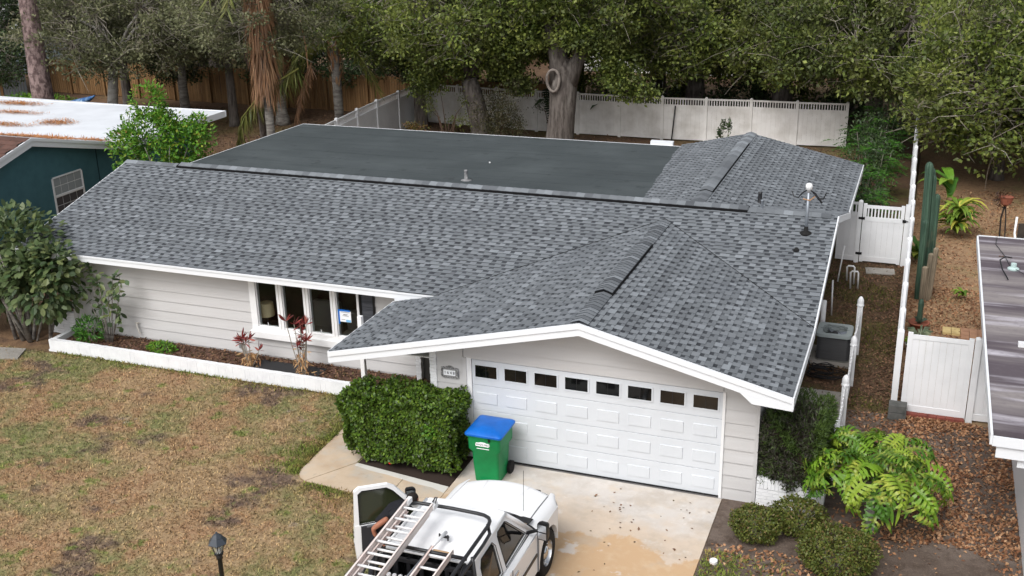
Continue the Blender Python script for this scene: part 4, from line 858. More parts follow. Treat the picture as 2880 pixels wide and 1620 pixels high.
back_house(-60, -40, 66, 76, pale, pale, 3, 'far white house at the top left between tree crowns'); back_house(-30, -8, 70, 80, pale, greyr, 3, 'far white house with grey roof above the middle oaks'); back_house(0, 22, 66, 76, pale, pale, 3, 'far white house above the right oaks')
# white trellis beyond the wood fence
tr = thing('trellis', 'white lattice trellis beyond the wood fence behind the grey oak trunk', 'trellis', (-38, 38, 0))
for i in range(5): box('slat', white, tr, -40.5+.7*i, -40.42+.7*i, 38, 38.05, 0, 3.0)
for i in range(5): box('slat', white, tr, -40.6, -37.5, 37.95, 37.99, .6+.55*i, .67+.55*i)
cnp = thing('backyard_canopy', 'blue tarp canopy glimpsed through oak leaves behind the fence', 'canopy', (-9, 37, 0))
MB().grid(lambda u, v: (-11.8+u*2.2, 35+v*1.6, 2.6+.25*math.sin(u*3)*math.sin(v*3)), [i/6 for i in range(7)], [i/4 for i in range(5)]).build('tarp', bin_b, cnp)
for x, y in ((-11.75, 35.05), (-9.65, 35.05), (-11.75, 36.55), (-9.65, 36.55)): MB().tube([(x, y, 0), (x, y, 2.6)], .03, 6).build('leg', alu, cnp)
kk = thing('kayak', 'blue and pale kayak bow sticking up behind the white flat roof', 'kayak', (-33.5, 21, 0))
MB().grid(lambda u, v: (-32.9+1.9*u, 20.4+.28*math.sin(v)*math.sin(math.pi*min(.97, .15+.8*u)), 2.02+.5*u*u-.2*math.cos(v)*math.sin(math.pi*min(.97, .15+.8*u))), [i/10 for i in range(11)], [math.pi*2*j/10 for j in range(11)]).build('hull', bluecloth, kk, True)
MB().tube([(-32.7, 20.4, 0), (-32.7, 20.4, 1.6)], .05, 8).tube([(-31.6, 20.4, 0), (-31.6, 20.4, 1.7)], .05, 8).build('stand', wood, kk)
# ================================================================ SMALL THINGS
# bin
bn = thing('wheelie_bin', 'green wheeled waste bin with blue lid between the hedge and garage door', 'bin', (-4.27, -.62, 0))
cx, cy = -4.27, -.62
def ring(hx, hy, z, dy=0, n=5, r=.06):
    pts = []
    for (sx, sy) in ((1, 1), (-1, 1), (-1, -1), (1, -1)):
        a0 = {(1, 1): 0, (-1, 1): 90, (-1, -1): 180, (1, -1): 270}[(sx, sy)]
        for j in range(n):
            a = rad(a0+90*j/(n-1)); pts.append((cx+sx*(hx-r)+r*math.cos(a), cy+dy+sy*(hy-r)+r*math.sin(a), z))
    return pts
def loft(mb, rings, cap=True, mi=0):
    n = len(rings[0]); V = [p for r in rings for p in r]
    F = [(i*n+j, i*n+(j+1) % n, (i+1)*n+(j+1) % n, (i+1)*n+j) for i in range(len(rings)-1) for j in range(n)]
    if cap: F += [tuple(range(n))[::-1], tuple((len(rings)-1)*n+j for j in range(n))]
    return mb.add(V, F, 0, mi)
b_ = MB(); loft(b_, [ring(.245, .26, .02), ring(.262, .29, .35), ring(.275, .31, .66), ring(.325, .355, .74), ring(.33, .365, .98), ring(.35, .385, 1.0), ring(.35, .385, 1.03)]); bb = b_.build('bin_body', bin_g, bn, True)
bb.modifiers.new('es', 'EDGE_SPLIT').split_angle = rad(35)
l_ = MB(); loft(l_, [ring(.365, .40, 1.03), ring(.375, .41, 1.045), ring(.375, .41, 1.075), ring(.35, .385, 1.10), ring(.24, .27, 1.145), ring(.08, .1, 1.16)]); lid = l_.build('lid', bin_b, bn, True); lid.modifiers.new('es', 'EDGE_SPLIT').split_angle = rad(30)
MB().tube([(cx-.28, cy+.42, 1.0), (cx+.28, cy+.42, 1.0)], .018, 8).build('handle', bin_g, bn)
for sx in (-1, 1): MB().tube([(cx+sx*.27, cy+.26, .13), (cx+sx*.33, cy+.26, .13)], .13, 20).build('wheel', rubber, bn)
MB().box(cx-.12, cx+.12, cy-.30, cy-.27, .02, .10).build('foot_recess', bin_g, bn)
MB().box(cx+.1, cx+.14, cy-.385, cy-.36, .95, 1.02).build('lid_strap', black, bn)
fy = cy-.362
lb = MB().prism([(cx-.155, .83), (cx-.165, .86), (cx-.155, .90), (cx-.10, .905), (cx-.06, .92), (cx+.02, .92), (cx+.06, .905), (cx+.10, .905), (cx+.12, .89), (cx+.12, .85), (cx+.10, .83)], 'y', fy-.004, fy+.0).build('label_plate', paper_m, bn)
tm = text_mesh('WASTE PRO', .052, mat('logo_ink', S(20, 60, 40), .6), .001); link('lettering', tm, lb, (cx-.02, fy-.006, .866), (rad(90), 0, 0), (.95, 1.15, 1))
box('printed_line', paper_m, bn, cx-.14, cx+.11, fy-.002, fy+.004, .775, .787)
# lamp post
lp = thing('lamp_post', 'black garden lamp post with lantern head on the front lawn', 'lamp post', (-6.40, -6.3, 0)); lx, ly = -6.40, -6.30
MB().lathe([(.06, 0), (.05, .05), (.038, .08), (.036, 1.30), (.05, 1.31), (.05, 1.36), (.035, 1.38)], (lx, ly, 0), 14).build('post', blackm, lp, True)
MB().lathe([(.075, 1.38), (.08, 1.395), (.05, 1.40)], (lx, ly, 0), 6).build('lantern_base', blackm, lp)
fr = MB()
for j in range(6):
    a = math.pi*2*j/6; fr.tube([(lx+.06*math.cos(a), ly+.06*math.sin(a), 1.39), (lx+.105*math.cos(a), ly+.105*math.sin(a), 1.58)], .007, 5)
fr.build('lantern_frame', blackm, lp)
MB().lathe([(.055, 1.40), (.098, 1.578)], (lx, ly, 0), 6).build('lantern_glass', mat('lantern_glass', S(220, 225, 225), .05, alpha=.15), lp)
MB().lathe([(.015, 1.40), (.02, 1.47), (.0, 1.50)], (lx, ly, 0), 8).build('bulb', white, lp)
MB().lathe([(.15, 1.575), (.15, 1.585), (.085, 1.665), (.08, 1.67), (.085, 1.675), (.04, 1.72), (.012, 1.735), (.018, 1.75), (.0, 1.768)], (lx, ly, 0), 6).build('lantern_roof', mat('lantern_metal', S(52, 58, 66), .35, spec=.5), lp)
# AC unit
ac = thing('air_conditioner', 'grey outdoor air conditioner with open fan top beside the garage wall', 'air conditioner', (1.38, 7.2, 0)); ax, ay = 1.39, 7.22
def ringr(hx, hy, z, r=.09, n=5, x=ax, y=ay): 
    pts = []
    for q, (sx, sy) in enumerate(((1, 1), (-1, 1), (-1, -1), (1, -1))):
        for j in range(n): a = rad(90*q+90*j/(n-1)); pts.append((x+sx*(hx-r)+r*math.cos(a), y+sy*(hy-r)+r*math.sin(a), z))
    return pts
struct('ac_pad', MB().box(.84, 1.83, 6.65, 7.75, -.02, .05), concrete)
A_ = MB(); loft(A_, [ringr(.36, .36, .08), ringr(.36, .36, .66)], False); A_.build('cabinet', mat('ac_grille', S(58, 58, 60), .5, n=[((1, 1, 30), S(34, 34, 36), .45, .6)]), ac)
lv = MB()
for i in range(22): z = .10+.0252*i; loft(lv, [ringr(.372, .372, z), ringr(.366, .366, z+.012)], False)
lv.build('louvres', mat('ac_louvre', S(72, 72, 74), .5), ac)
A_ = MB(); loft(A_, [ringr(.38, .38, .05), ringr(.38, .38, .08)]); A_.build('base_pan', mat('ac_base', S(110, 110, 106), .5), ac)
tp_ = MB(); n = 20; outer = ringr(.41, .41, .655, .12); ou2 = ringr(.40, .40, .72, .12); inn = []
for p in outer: a = math.atan2(p[1]-ay, p[0]-ax); inn.append((ax+.335*math.cos(a), ay+.335*math.sin(a), .72))
inl = [(p[0], p[1], .52) for p in inn]; loft(tp_, [outer, ou2, inn, inl], False); tp_.build('top_cover', mat('ac_top', S(150, 158, 158), .4), ac)
MB().lathe([(.0, .50), (.33, .50), (.33, .51), (0, .51)], (ax, ay, 0), 24).build('shroud_floor', black, ac)
MB().lathe([(.075, .53), (.075, .64), (.05, .66), (0, .665)], (ax, ay, 0), 14).build('fan_hub', blackm, ac)
for j in range(4):
    a = math.pi/2*j+.4; Mx = Matrix.Translation((ax, ay, .60)) @ Matrix.Rotation(a, 4, 'Z') @ Matrix.Rotation(rad(22), 4, 'X'); MB().box(.06, .31, -.07, .07, -.004, .004, M=Mx).build('fan_blade', galv, ac)
gr_ = MB()
for r in (.12, .23): gr_.tube([(ax+r*math.cos(math.pi*2*j/20), ay+r*math.sin(math.pi*2*j/20), .725+.02*(1-r/.33)) for j in range(21)], .003, 4, cap=False)
for j in range(6): a = math.pi*2*j/6; gr_.tube([(ax+.08*math.cos(a), ay+.08*math.sin(a), .74), (ax+.33*math.cos(a), ay+.33*math.sin(a), .723)], .003, 4)
gr_.build('fan_guard', blackm, ac)
hs_ = MB(); rg = random.Random(8)
for k in range(9):
    cxh, cyh, r0 = 1.28+rg.uniform(-.12, .12), 6.12+rg.uniform(-.16, .16), rg.uniform(.22, .45); ph = rg.uniform(0, 6)
    hs_.tube([(cxh+r0*1.1*math.cos(ph+t*.5), cyh+r0*.7*math.sin(ph+t*.5), .05+.02*k*rg.uniform(.5, 1)) for t in range(11)], .013, 6)
hs_.tube([(.9, 6.9, .1), (.85, 6.6, .25), (.95, 6.3, .1)], .018, 6); tag(hs_.build('hose', black), 'tangled black hose coil on the ground in front of the air conditioner', 'hose')
def pipe(label, runs, r, m=white, cat='pipe', name='pvc_pipe'):
    b = MB(); [b.tube(q, r, 10) for q in runs]; o = b.build(name, m, None, True); return tag(o, label, cat)
pipe('short thick white downpipe post behind the air conditioner', [[(1.02, 8.2, 0), (1.02, 8.2, 1.05)]], .06)
pipe('thin white pipe standing nearest the air conditioner', [[(1.10, 10.0, 0), (1.06, 10.05, .95)]], .02)
pipe('thin white pipe leaning near the rear gate', [[(1.02, 12.7, 0), (1.10, 13.1, .95)]], .02)
pipe('white looped backflow pipes standing in the side yard', [[(1.40, 12.2, 0), (1.38, 12.2, .48), (1.42, 12.2, .52), (1.56, 12.2, .52), (1.58, 12.2, .48), (1.60, 12.2, 0)], [(1.27, 12.6, .1), (1.25, 12.6, .50), (1.29, 12.6, .53), (1.42, 12.6, .53), (1.45, 12.6, .5), (1.46, 12.6, 0)]], .026, name='backflow_pipe')
pipe('dark pole leaning against the middle of the back fence', [[(-7.5, 29.2, 0), (-7.4, 29.33, 1.55)]], .03, blackm, 'pole', 'pole')
fl = piece('flat_stone', concrete, None, (2.1, 13.9, .01), (.8, .5, .05), (0, 0, .1)); tag(fl, 'cracked flat stone at the foot of the picket-topped gate', 'stone')
for i, (x, y, s, m_) in enumerate(((3.98, 9.75, .34, paver_y), (4.30, 9.75, .26, paver_y))): pass
pvx = thing('paver_patch', 'patch of tan and yellow square pavers behind the plain white gate', 'pavers', (4.3, 9.8, 0))
for i in range(2): piece('paver', paver_y, pvx, (3.92+.21*i, 9.7, .03), (.20, .40, .06))
for i in range(4):
    for j in range(3): piece('paver', paver_r, pvx, (4.34+.2*i, 9.35+.24*j, .03), (.19, .23, .06))
# lounge chair at the right edge and plant stand
lc = thing('patio_chair', 'white framed patio chair at the right edge beyond the grey carport roof', 'chair', (6.2, 15.6, 0))
MB().tube([(5.75, 15.1, 0), (5.72, 15.5, .55), (5.70, 16.4, .75), (5.72, 16.6, 1.2)], .035, 8).tube([(6.35, 15.1, 0), (6.35, 15.5, .55), (6.35, 16.4, .75), (6.35, 16.6, 1.2)], .035, 8).build('frame', white, lc, True)
MB().box(5.76, 6.31, 15.3, 16.1, .40, .45).build('seat', bpy.data.materials['dark_furniture'], lc); MB().box(5.76, 6.31, 16.2, 16.3, .45, 1.1).build('backrest', bpy.data.materials['dark_furniture'], lc)
# ================================================================ TRUCK
TX, TY = -3.13, -3.27
tk = thing('pickup_truck', 'white extended cab pickup truck with black rack parked on the driveway', 'pickup truck', (TX, TY-1.5, 0))
def tl(x, y, z): return (TX+x, TY+y, z)
def tm_(V): return [tl(*p) for p in V]
def arc(cy_, cz, r, a0, a1, n=12): return [(cy_+r*math.cos(rad(a0+(a1-a0)*i/n)), cz+r*math.sin(rad(a0+(a1-a0)*i/n))) for i in range(n+1)]
WB = -3.35
for s in (-1, 1):
    # lower side skins in the y-z plane
    def skin_(poly, name, x0, x1, m=truckw):
        b = MB(); xx = sorted((s*x0, s*x1)); b.prism([(p+TY, q) for p, q in poly], 'x', TX+xx[0], TX+xx[1]); return b.build(name, m, tk)
    skin_([(.475, .50), (.475, 1.0)]+[ (-.46, 1.04), (-.50, .36)]+arc(0, .38, .47, 180, 0), 'fender', .84, .93)
    skin_([(-1.62, .36), (-2.62, .36), (-2.62, 1.10), (-1.62, 1.08)], 'rear_quarter', .80, .905)
    if s == 1: skin_([(-.51, .36), (-1.60, .36), (-1.60, 1.08), (-.51, 1.04)], 'door', .80, .91)
    skin_([(-2.66, .42), (-2.9, .42)]+arc(WB, .38, .47, 0, 180)[::1]+[(-4.75, .42), (-4.75, 1.16), (-2.66, 1.16)], 'bed_side', .84, .93)
    skin_([(-.5, .30), (-2.62, .30), (-2.62, .36), (-.5, .36)], 'rocker', .78, .88, rubber)
    # shoulder: side skin to hood edge
    def strip(fn0, fn1, ys, m=truckw, name='shoulder', k=5):
        b = MB(); b.grid(lambda u, v: tl(s*(fn0(v)[0]*(1-u)+fn1(v)[0]*u + .03*math.sin(math.pi*u)), v, fn0(v)[1]*(1-u)+fn1(v)[1]*u+.02*math.sin(math.pi*u)), [i/(k-1) for i in range(k)], ys); return shade(b.build(name, m, tk))
    hz = lambda y: 1.20-.11*max(0, (y+.35)/1.15)**1.5
    fw = lambda y: .93-.13*max(0, min(1, (y-.44)/.26))
    strip(lambda y: (fw(y), .99+.03*(.9-y)/1.4-.02*max(0, (y-.6)/.3)), lambda y: (.745-.02*max(0, (y-.5)/.3), hz(y)-.014-.10*max(0, (y-.66)/.14)**2*.5), [-.48+.15*i for i in range(7)]+[.5, .58, .66, .71])
    # wheels
    for wy in (0, WB):
        w = MB(); prof = [(.22, -.12), (.36, -.125), (.385, -.10), (.39, 0), (.385, .10), (.36, .125), (.22, .12)]
        V = [tl(s*(.79+q), wy+r*math.cos(2*math.pi*j/32), .38+r*math.sin(2*math.pi*j/32)) for r, q in prof for j in range(32)]
        w.add(V, [(i*32+j, i*32+(j+1) % 32, (i+1)*32+(j+1) % 32, (i+1)*32+j) for i in range(6) for j in range(32)]); whl = shade(w.build('wheel', rubber, tk))
        r_ = MB(); prof = [(.235, .115), (.225, .06), (.19, .03), (.12, .05), (.10, .10), (.04, .115), (0, .115)]
        V = [tl(s*(.79+q), wy+r*math.cos(2*math.pi*j/24), .38+r*math.sin(2*math.pi*j/24)) for r, q in prof for j in range(24)]
        r_.add(V, [(i*24+j, i*24+(j+1) % 24, (i+1)*24+(j+1) % 24, (i+1)*24+j) for i in range(6) for j in range(24)])
        for j in range(8): a = 2*math.pi*j/8; r_.tube([tl(s*.84, wy+.15*math.cos(a), .38+.15*math.sin(a)), tl(s*.875, wy+.15*math.cos(a), .38+.15*math.sin(a))], .015, 6)
        shade(r_.build('rim', chrome, whl))
        tr_ = MB()
        for j in range(36): a = 2*math.pi*j/36; Mx = Matrix.Translation(tl(s*.79, wy+.388*math.cos(a), .38+.388*math.sin(a))) @ Matrix.Rotation(a, 4, 'X'); tr_.box(-.11, .11, -.008, .010, -.018, .018, M=Mx)
        tr_.build('tread', rubber, whl)
        MB().box(TX+min(s*.55, s*.84), TX+max(s*.55, s*.84), TY+wy-.46, TY+wy+.46, .40, .86).build('wheel_well', black, tk)
# hood
hd = MB(); hdz = lambda x, y: 1.255-.055*(x/.73)**2-.10*max(0, (y+.35)/1.15)**1.6-(.10*max(0, (y-.66)/.14)**2 if y > .66 else 0)
yfr = lambda x: .84-.16*(abs(x)/.73)**2.2; yb = lambda x: -.32-.06*(abs(x)/.73)**2+.0
hd.grid(lambda u, v: tl(u, yb(u)+(yfr(u)-yb(u))*v, hdz(u, (-.35+(1.18)*v))), [-.73+.073*i for i in range(21)], [i/16 for i in range(17)])
hood = shade(hd.build('hood', truckw, tk)); 
MB().grid(lambda u, v: tl(u, yb(u)-.015+(yfr(u)+.012-yb(u))*v, hdz(u, (-.35+(1.18)*v))-.016), [-.748+.0748*i for i in range(21)], [i/12 for i in range(13)]).build('hood_gap', mat('panel_gap', S(120, 122, 126), .7), tk)
for s in (-1, 1): MB().tube([tl(s*.30, -.2, hdz(.3, -.2)+.0), tl(s*.34, .3, hdz(.34, .3)+.001), tl(s*.38, .62, hdz(.38, .62)-.004)], .004, 6).build('hood_crease', truckw, tk, True)
# nose
nz_ = MB(); nz_.grid(lambda u, v: tl(math.copysign(abs(u) if abs(u) <= .8 else .8+.132*(abs(u)-.8)/.2, u), (.86-.16*(abs(u)/.8)**3 if abs(u) < .81 else .70-.23*(abs(u)-.8)/.2)+.05*math.sin(math.pi*v)*(abs(u) < .8), .5+.50*v), [-1+.1*i for i in range(21)], [i/5 for i in range(6)]); shade(nz_.build('nose', truckw, tk))
box('grille', blackm, tk, TX-.48, TX+.48, TY+.86, TY+.90, .74, .98)
for s in (-1, 1): box('headlight', chrome, tk, *sorted((TX+s*.50, TX+s*.72)), TY+.80, TY+.86, .78, .94)
bevel(box('bumper', chrome, tk, TX-.74, TX+.74, TY+.84, TY+.96, .42, .60), .03)
# cowl
MB().grid(lambda u, v: tl(u*.80, -.30-.06*u*u-.22*v, 1.215+.04*v), [-1+.1*i for i in range(21)], [0, .5, 1]).build('cowl', black, tk)
# cab greenhouse: corner posts as a ring structure
belt = dict(fx=.80, fy=-.50, rx=.83, ry=-2.62, z=1.10); top = dict(fx=.63, fy=-1.22, rx=.66, ry=-2.56, z=1.78)
def gh(s, a, b):   # a: 0 front..1 rear ; b: 0 belt..1 roof
    x = (belt['fx']+(belt['rx']-belt['fx'])*min(1, a*3))*(1-b)+(top['fx']+(top['rx']-top['fx'])*a)*b+.025*math.sin(math.pi*b)
    y = (belt['fy']+(belt['ry']-belt['fy'])*a)*(1-b)+(top['fy']+(top['ry']-top['fy'])*a)*b
    return tl(s*x, y, belt['z']+(top['z']-belt['z'])*b)
def ghp(s, y, z, off=0):
    b = (z-belt['z'])/(top['z']-belt['z']); y0 = belt['fy']*(1-b)+top['fy']*b; y1 = belt['ry']*(1-b)+top['ry']*b; a = max(0, min(1, (y-y0)/(y1-y0)))
    p = Vector(gh(s, a, b)); return p+Vector((s*off, 0, off*.25))
# windshield frame / glass
MB().add([gh(-1, 0, .0), gh(1, 0, .0), gh(1, 0, 1), gh(-1, 0, 1)], [(0, 1, 2, 3)]).build('windshield', glass, tk)
MB().add([gh(-1, 1, .0), gh(1, 1, .0), gh(1, 1, 1), gh(-1, 1, 1)], [(0, 1, 2, 3)]).build('rear_window', glass, tk)
for s in (-1, 1):
    MB().tube([gh(s, 0, 0), gh(s, 0, .5), gh(s, 0, 1)], .035, 8).build('a_pillar', truckw, tk, True)
    def sidepanel(polys, holes, name, mt):
        pass
    # body coloured side panel with window openings, built as quads round the holes
    W1 = [(-.70, 1.15), (-1.24, 1.66), (-1.30, 1.70), (-1.60, 1.70), (-1.66, 1.66), (-1.66, 1.15)]     # front door glass (y,z)
    W2 = [(-1.80, 1.15), (-1.80, 1.60), (-1.86, 1.68), (-2.30, 1.68), (-2.40, 1.60), (-2.44, 1.24), (-2.36, 1.15)]
    b = MB()
    if s == 1:
        quads = [[(-.50, 1.10), (-1.72, 1.10), (-1.66, 1.15), (-.70, 1.15)], [(-1.72, 1.10), (-2.62, 1.10), (-2.36, 1.15), (-1.80, 1.15)],
             [(-.50, 1.10), (-.70, 1.15), (-1.24, 1.66), (-1.22, 1.78)], [(-1.22, 1.78), (-1.24, 1.66), (-1.30, 1.70), (-1.60, 1.70), (-1.72, 1.78)], [(-1.72, 1.78), (-1.60, 1.70), (-1.66, 1.66), (-1.80, 1.60), (-1.86, 1.68)],
             [(-1.66, 1.66), (-1.66, 1.15), (-1.72, 1.10), (-1.80, 1.15), (-1.80, 1.60)], [(-1.72, 1.78), (-1.86, 1.68), (-2.30, 1.68), (-2.56, 1.78)], [(-2.56, 1.78), (-2.30, 1.68), (-2.40, 1.60), (-2.44, 1.24), (-2.36, 1.15), (-2.62, 1.10)]]
    else:
        quads = [[(-1.72, 1.10), (-2.62, 1.10), (-2.36, 1.15), (-1.80, 1.15)], [(-1.66, 1.78), (-1.64, 1.10), (-1.72, 1.10), (-1.80, 1.15), (-1.80, 1.60)],
             [(-1.22, 1.78), (-1.24, 1.74), (-1.64, 1.74), (-1.66, 1.78)], [(-1.66, 1.78), (-1.80, 1.60), (-1.86, 1.68), (-2.30, 1.68), (-2.56, 1.78)], [(-2.56, 1.78), (-2.30, 1.68), (-2.40, 1.60), (-2.44, 1.24), (-2.36, 1.15), (-2.62, 1.10)]]
    for q in quads: b.add([ghp(s, *p) for p in q], [tuple(range(len(q)))])
    o = b.build('cab_side', truckw, tk); so2 = o.modifiers.new('s', 'SOLIDIFY'); so2.thickness = .03; so2.offset = 1 if s == 1 else -1
    for q, nm_ in ((W1, 'door_glass'), (W2, 'quarter_glass')):
        if s == -1 and nm_ == 'door_glass': continue
        MB().add([ghp(s, *p, -.022) for p in q], [tuple(range(len(q)))]).build(nm_, glass, tk)
        MB().tube([ghp(s, *p, .004) for p in q+q[:1]], .006, 5).build('window_seal', rubber, tk)
    b = MB(); b.grid(lambda u, v: tuple(Vector(tl(s*(.905*(1-v)+(.835)*v+.012*math.sin(math.pi*v)), u, 1.075+.045*v))), [-.5, -1.0, -1.6, -2.1, -2.62] if s == 1 else [-1.62, -2.1, -2.62], [0, .33, .66, 1]); shade(b.build('belt_line', truckw, tk))
    if s == 1:
        MB().box(TX+.908, TX+.922, TY-1.58, TY-.55, .66, .72).box(TX+.904, TX+.918, TY-2.6, TY-1.66, .66, .72).build('side_moulding', blackm, tk)
        MB().box(TX+.91, TX+.935, TY-1.54, TY-1.40, .92, .955).build('door_handle', chrome, tk)
        MB().box(TX+.899, TX+.9125, TY-1.622, TY-1.600, .36, 1.08).box(TX+.90, TX+.9325, TY-.52, TY-.498, .36, 1.03).box(TX+.925, TX+.9335, TY-2.66, TY-2.63, .4, 1.12).build('door_gap', bpy.data.materials['panel_gap'], tk)
# roof
rfz = lambda u, v: 1.78+.085*(1-abs(u)**3.0)*(1-abs(2*v-1)**4*.75)
ro = MB(); ro.grid(lambda u, v: tl(u*(.645+.03*v)*(1-.0*abs(v)), -1.17-1.42*v-(.07*(1-abs(u)**2)*-1 if v < .02 else 0), rfz(u, v)), [-1+.1*i for i in range(21)], [0, .03, .1, .2, .35, .5, .65, .8, .9, .97, 1]); shade(ro.build('cab_roof', truckw, tk))
for s in (-1, 1): MB().tube([tl(s*.655, -1.20, 1.79), tl(s*.675, -1.9, 1.80), tl(s*.685, -2.56, 1.79)], .022, 6).build('roof_rail', truckw, tk, True)
MB().tube([tl(-.62, -1.19, 1.79), tl(0, -1.13, 1.80), tl(.62, -1.19, 1.79)], .02, 6).build('roof_header', truckw, tk, True)
MB().tube([tl(-.66, -2.60, 1.775), tl(.66, -2.60, 1.775)], .02, 6).build('roof_header', truckw, tk, True)
MB().box(TX-.78, TX+.80, TY-2.6, TY-.55, .36, .40).box(TX-.66, TX-.1, TY-1.75, TY-1.2, .40, .85).box(TX-.66, TX-.1, TY-1.95, TY-1.75, .5, 1.35).box(TX+.1, TX+.66, TY-1.75, TY-1.2, .40, .85).box(TX+.1, TX+.66, TY-1.95, TY-1.75, .5, 1.35).box(TX-.78, TX+.78, TY-.75, TY-.52, .4, 1.12).build('interior', mat('cab_trim', S(52, 50, 52), .8), tk)
MB().lathe([(.17, 0), (.19, .015), (.17, .03), (.16, .015)], tl(-.38, -.86, 1.05), 16).build('steering_wheel', black, tk)
# open driver's door
hx, hy = TX-.90, TY-.53; dvx, dvy = -1.03, -.80; dl = math.hypot(dvx, dvy); dvx /= dl; dvy /= dl; DL = 1.29; nx, ny = dvy, -dvx
def dp(a, z, o=0.): return (hx+dvx*a+nx*o, hy+dvy*a+ny*o, z)      # o>0 : outer face side (towards the front), o<0 : inner
dr = MB()
outline = [(0, .42), (0, 1.06), (.16, 1.20), (.60, 1.72), (.72, 1.79), (1.12, 1.80), (1.20, 1.74), (DL, 1.10), (DL+.02, .80), (DL-.02, .46), (DL-.12, .40)]
holeo = [(.22, 1.17), (.62, 1.65), (.72, 1.73), (1.08, 1.74), (1.13, 1.68), (1.15, 1.14), (.24, 1.12)]
# lower leaf
low = [(0, .38), (0, 1.06), (.14, 1.13), (DL, 1.13), (DL+.02, .80), (DL-.01, .40), (DL-.12, .34)]
dr.add([dp(a, z, .05) for a, z in low]+[dp(a, z, -.05) for a, z in low], [tuple(range(7)), tuple(range(7, 14))[::-1]]+[(i, 7+i, 7+(i+1) % 7, (i+1) % 7) for i in range(7)])
frame = [(0.0, 1.06), (.16, 1.22), (.60, 1.72), (.72, 1.79), (1.18, 1.80), (1.26, 1.74), (DL, 1.12)]; inner_ = [(.20, 1.13), (.26, 1.20), (.64, 1.66), (.74, 1.73), (1.14, 1.74), (1.20, 1.69), (1.21, 1.13)]
n = 7; V = [dp(a, z, .03) for a, z in frame]+[dp(a, z, .03) for a, z in inner_]+[dp(a, z, -.04) for a, z in frame]+[dp(a, z, -.04) for a, z in inner_]
F = [];
for i in range(n-1): F += [(i, i+1, n+i+1, n+i), (2*n+i, 3*n+i, 3*n+i+1, 2*n+i+1), (i, 2*n+i, 2*n+i+1, i+1), (n+i, n+i+1, 3*n+i+1, 3*n+i)]
dr.add(V, F); door = dr.build('open_door', truckw, tk)
MB().add([dp(a, z, 0) for a, z in inner_], [tuple(range(7))]).build('door_glass', mat('tinted_glass', S(46, 50, 34), .1, spec=.5), door)
MB().tube([dp(a, z, -.03) for a, z in inner_+inner_[:1]], .014, 5).build('window_seal', rubber, door)
ip = [(.08, .44), (.08, 1.02), (.18, 1.10), (1.19, 1.115), (1.20, .66), (1.13, .44), (.95, .39)]
MB().add([dp(a, z, -.051) for a, z in ip]+[dp(a, z, -.09) for a, z in ip], [tuple(range(7)), tuple(range(7, 14))[::-1]]+[(i, 7+i, 7+(i+1) % 7, (i+1) % 7) for i in range(7)]).build('door_card', mat('door_card', S(46, 46, 50), .7), door)
tb = MB(); tb.tube([dp(.25, .86, -.11), dp(.7, .86, -.12), dp(1.02, .86, -.10)], .02, 6).tube([dp(.2, 1.10, -.075), dp(1.10, 1.11, -.075)], .025, 6).tube([dp(.3, .98, -.095), dp(.98, .98, -.095), dp(1.02, .92, -.095)], .008, 5); tb.build('armrest', mat('door_trim_grey', S(96, 98, 102), .6), door)
MB().add([dp(.88, .56, -.093), dp(1.0, .56, -.093), dp(1.0, .60, -.093), dp(.88, .60, -.093)], [(0, 1, 2, 3)]).build('courtesy_lamp', white, door)
MB().add([dp(1.0, .555, -.093), dp(1.03, .555, -.093), dp(1.03, .605, -.093), dp(1.0, .605, -.093)], [(0, 1, 2, 3)]).build('red_reflector', redpaint, door)
lk = MB()
for z in (.78, .92, 1.0): lk.box(-.012, .012, -.004, .004, -.02, .02, M=Matrix.Translation(dp(DL+.022, z, 0)) @ Matrix.Rotation(math.atan2(dvy, dvx)+math.pi/2, 4, 'Z'))
lk.build('door_latch', black, door)
def mirror(base, out, tilt, lab):
    m_ = MB(); B, O_ = Vector(base), Vector(out); m_.tube([B, B+(O_-B)*.5+Vector((0, 0, .02)), O_], .03, 6); mo = m_.build('mirror_arm', black, tk)
    Mx = Matrix.Translation(O_) @ Matrix.Rotation(tilt, 4, 'Z')
    h_ = MB(); loft(h_, [[tuple(Mx @ Vector((a*.085*k_, yy, b_*.15*k_))) for a, b_ in ((-1, -.8), (-.8, -1), (.8, -1), (1, -.8), (1, .8), (.7, 1), (-.7, 1), (-1, .8))] for k_, yy in ((1, -.04), (1.02, .0), (.85, .07), (.4, .10))]); shade(h_.build('mirror_housing', black, mo)).modifiers.new('es', 'EDGE_SPLIT').split_angle = rad(40)
    MB().box(-.072, .072, -.046, -.042, -.13, -.02, M=Mx).box(-.072, .072, -.046, -.042, .0, .12, M=Mx).build('mirror_glass', chrome, mo)
mirror(tl(.82, -.72, 1.18), tl(1.10, -.76, 1.30), rad(-8), 'r')
mirror(dp(.30, 1.18, .02), (dp(.30, 1.24, .26)[0], dp(.30, 1.24, .26)[1], 1.33), rad(38), 'l')
MB().tube([tl(.56, -.18, 1.2), tl(.57, -.17, 1.95)], .004, 5).build('antenna', blackm, tk)
# bed
box('bed_floor', black, tk, TX-.84, TX+.84, TY-4.75, TY-2.68, .66, .70); box('bed_front', truckw, tk, TX-.84, TX+.84, TY-2.72, TY-2.66, .7, 1.16); box('tailgate', truckw, tk, TX-.92, TX+.92, TY-4.8, TY-4.74, .5, 1.16); bevel(box('rear_bumper', chrome, tk, TX-.92, TX+.92, TY-4.98, TY-4.84, .42, .62), .03)
for s in (-1, 1): box('bed_rail', truckw, tk, *sorted((TX+s*.80, TX+s*.92)), TY-4.75, TY-2.66, 1.16, 1.19)
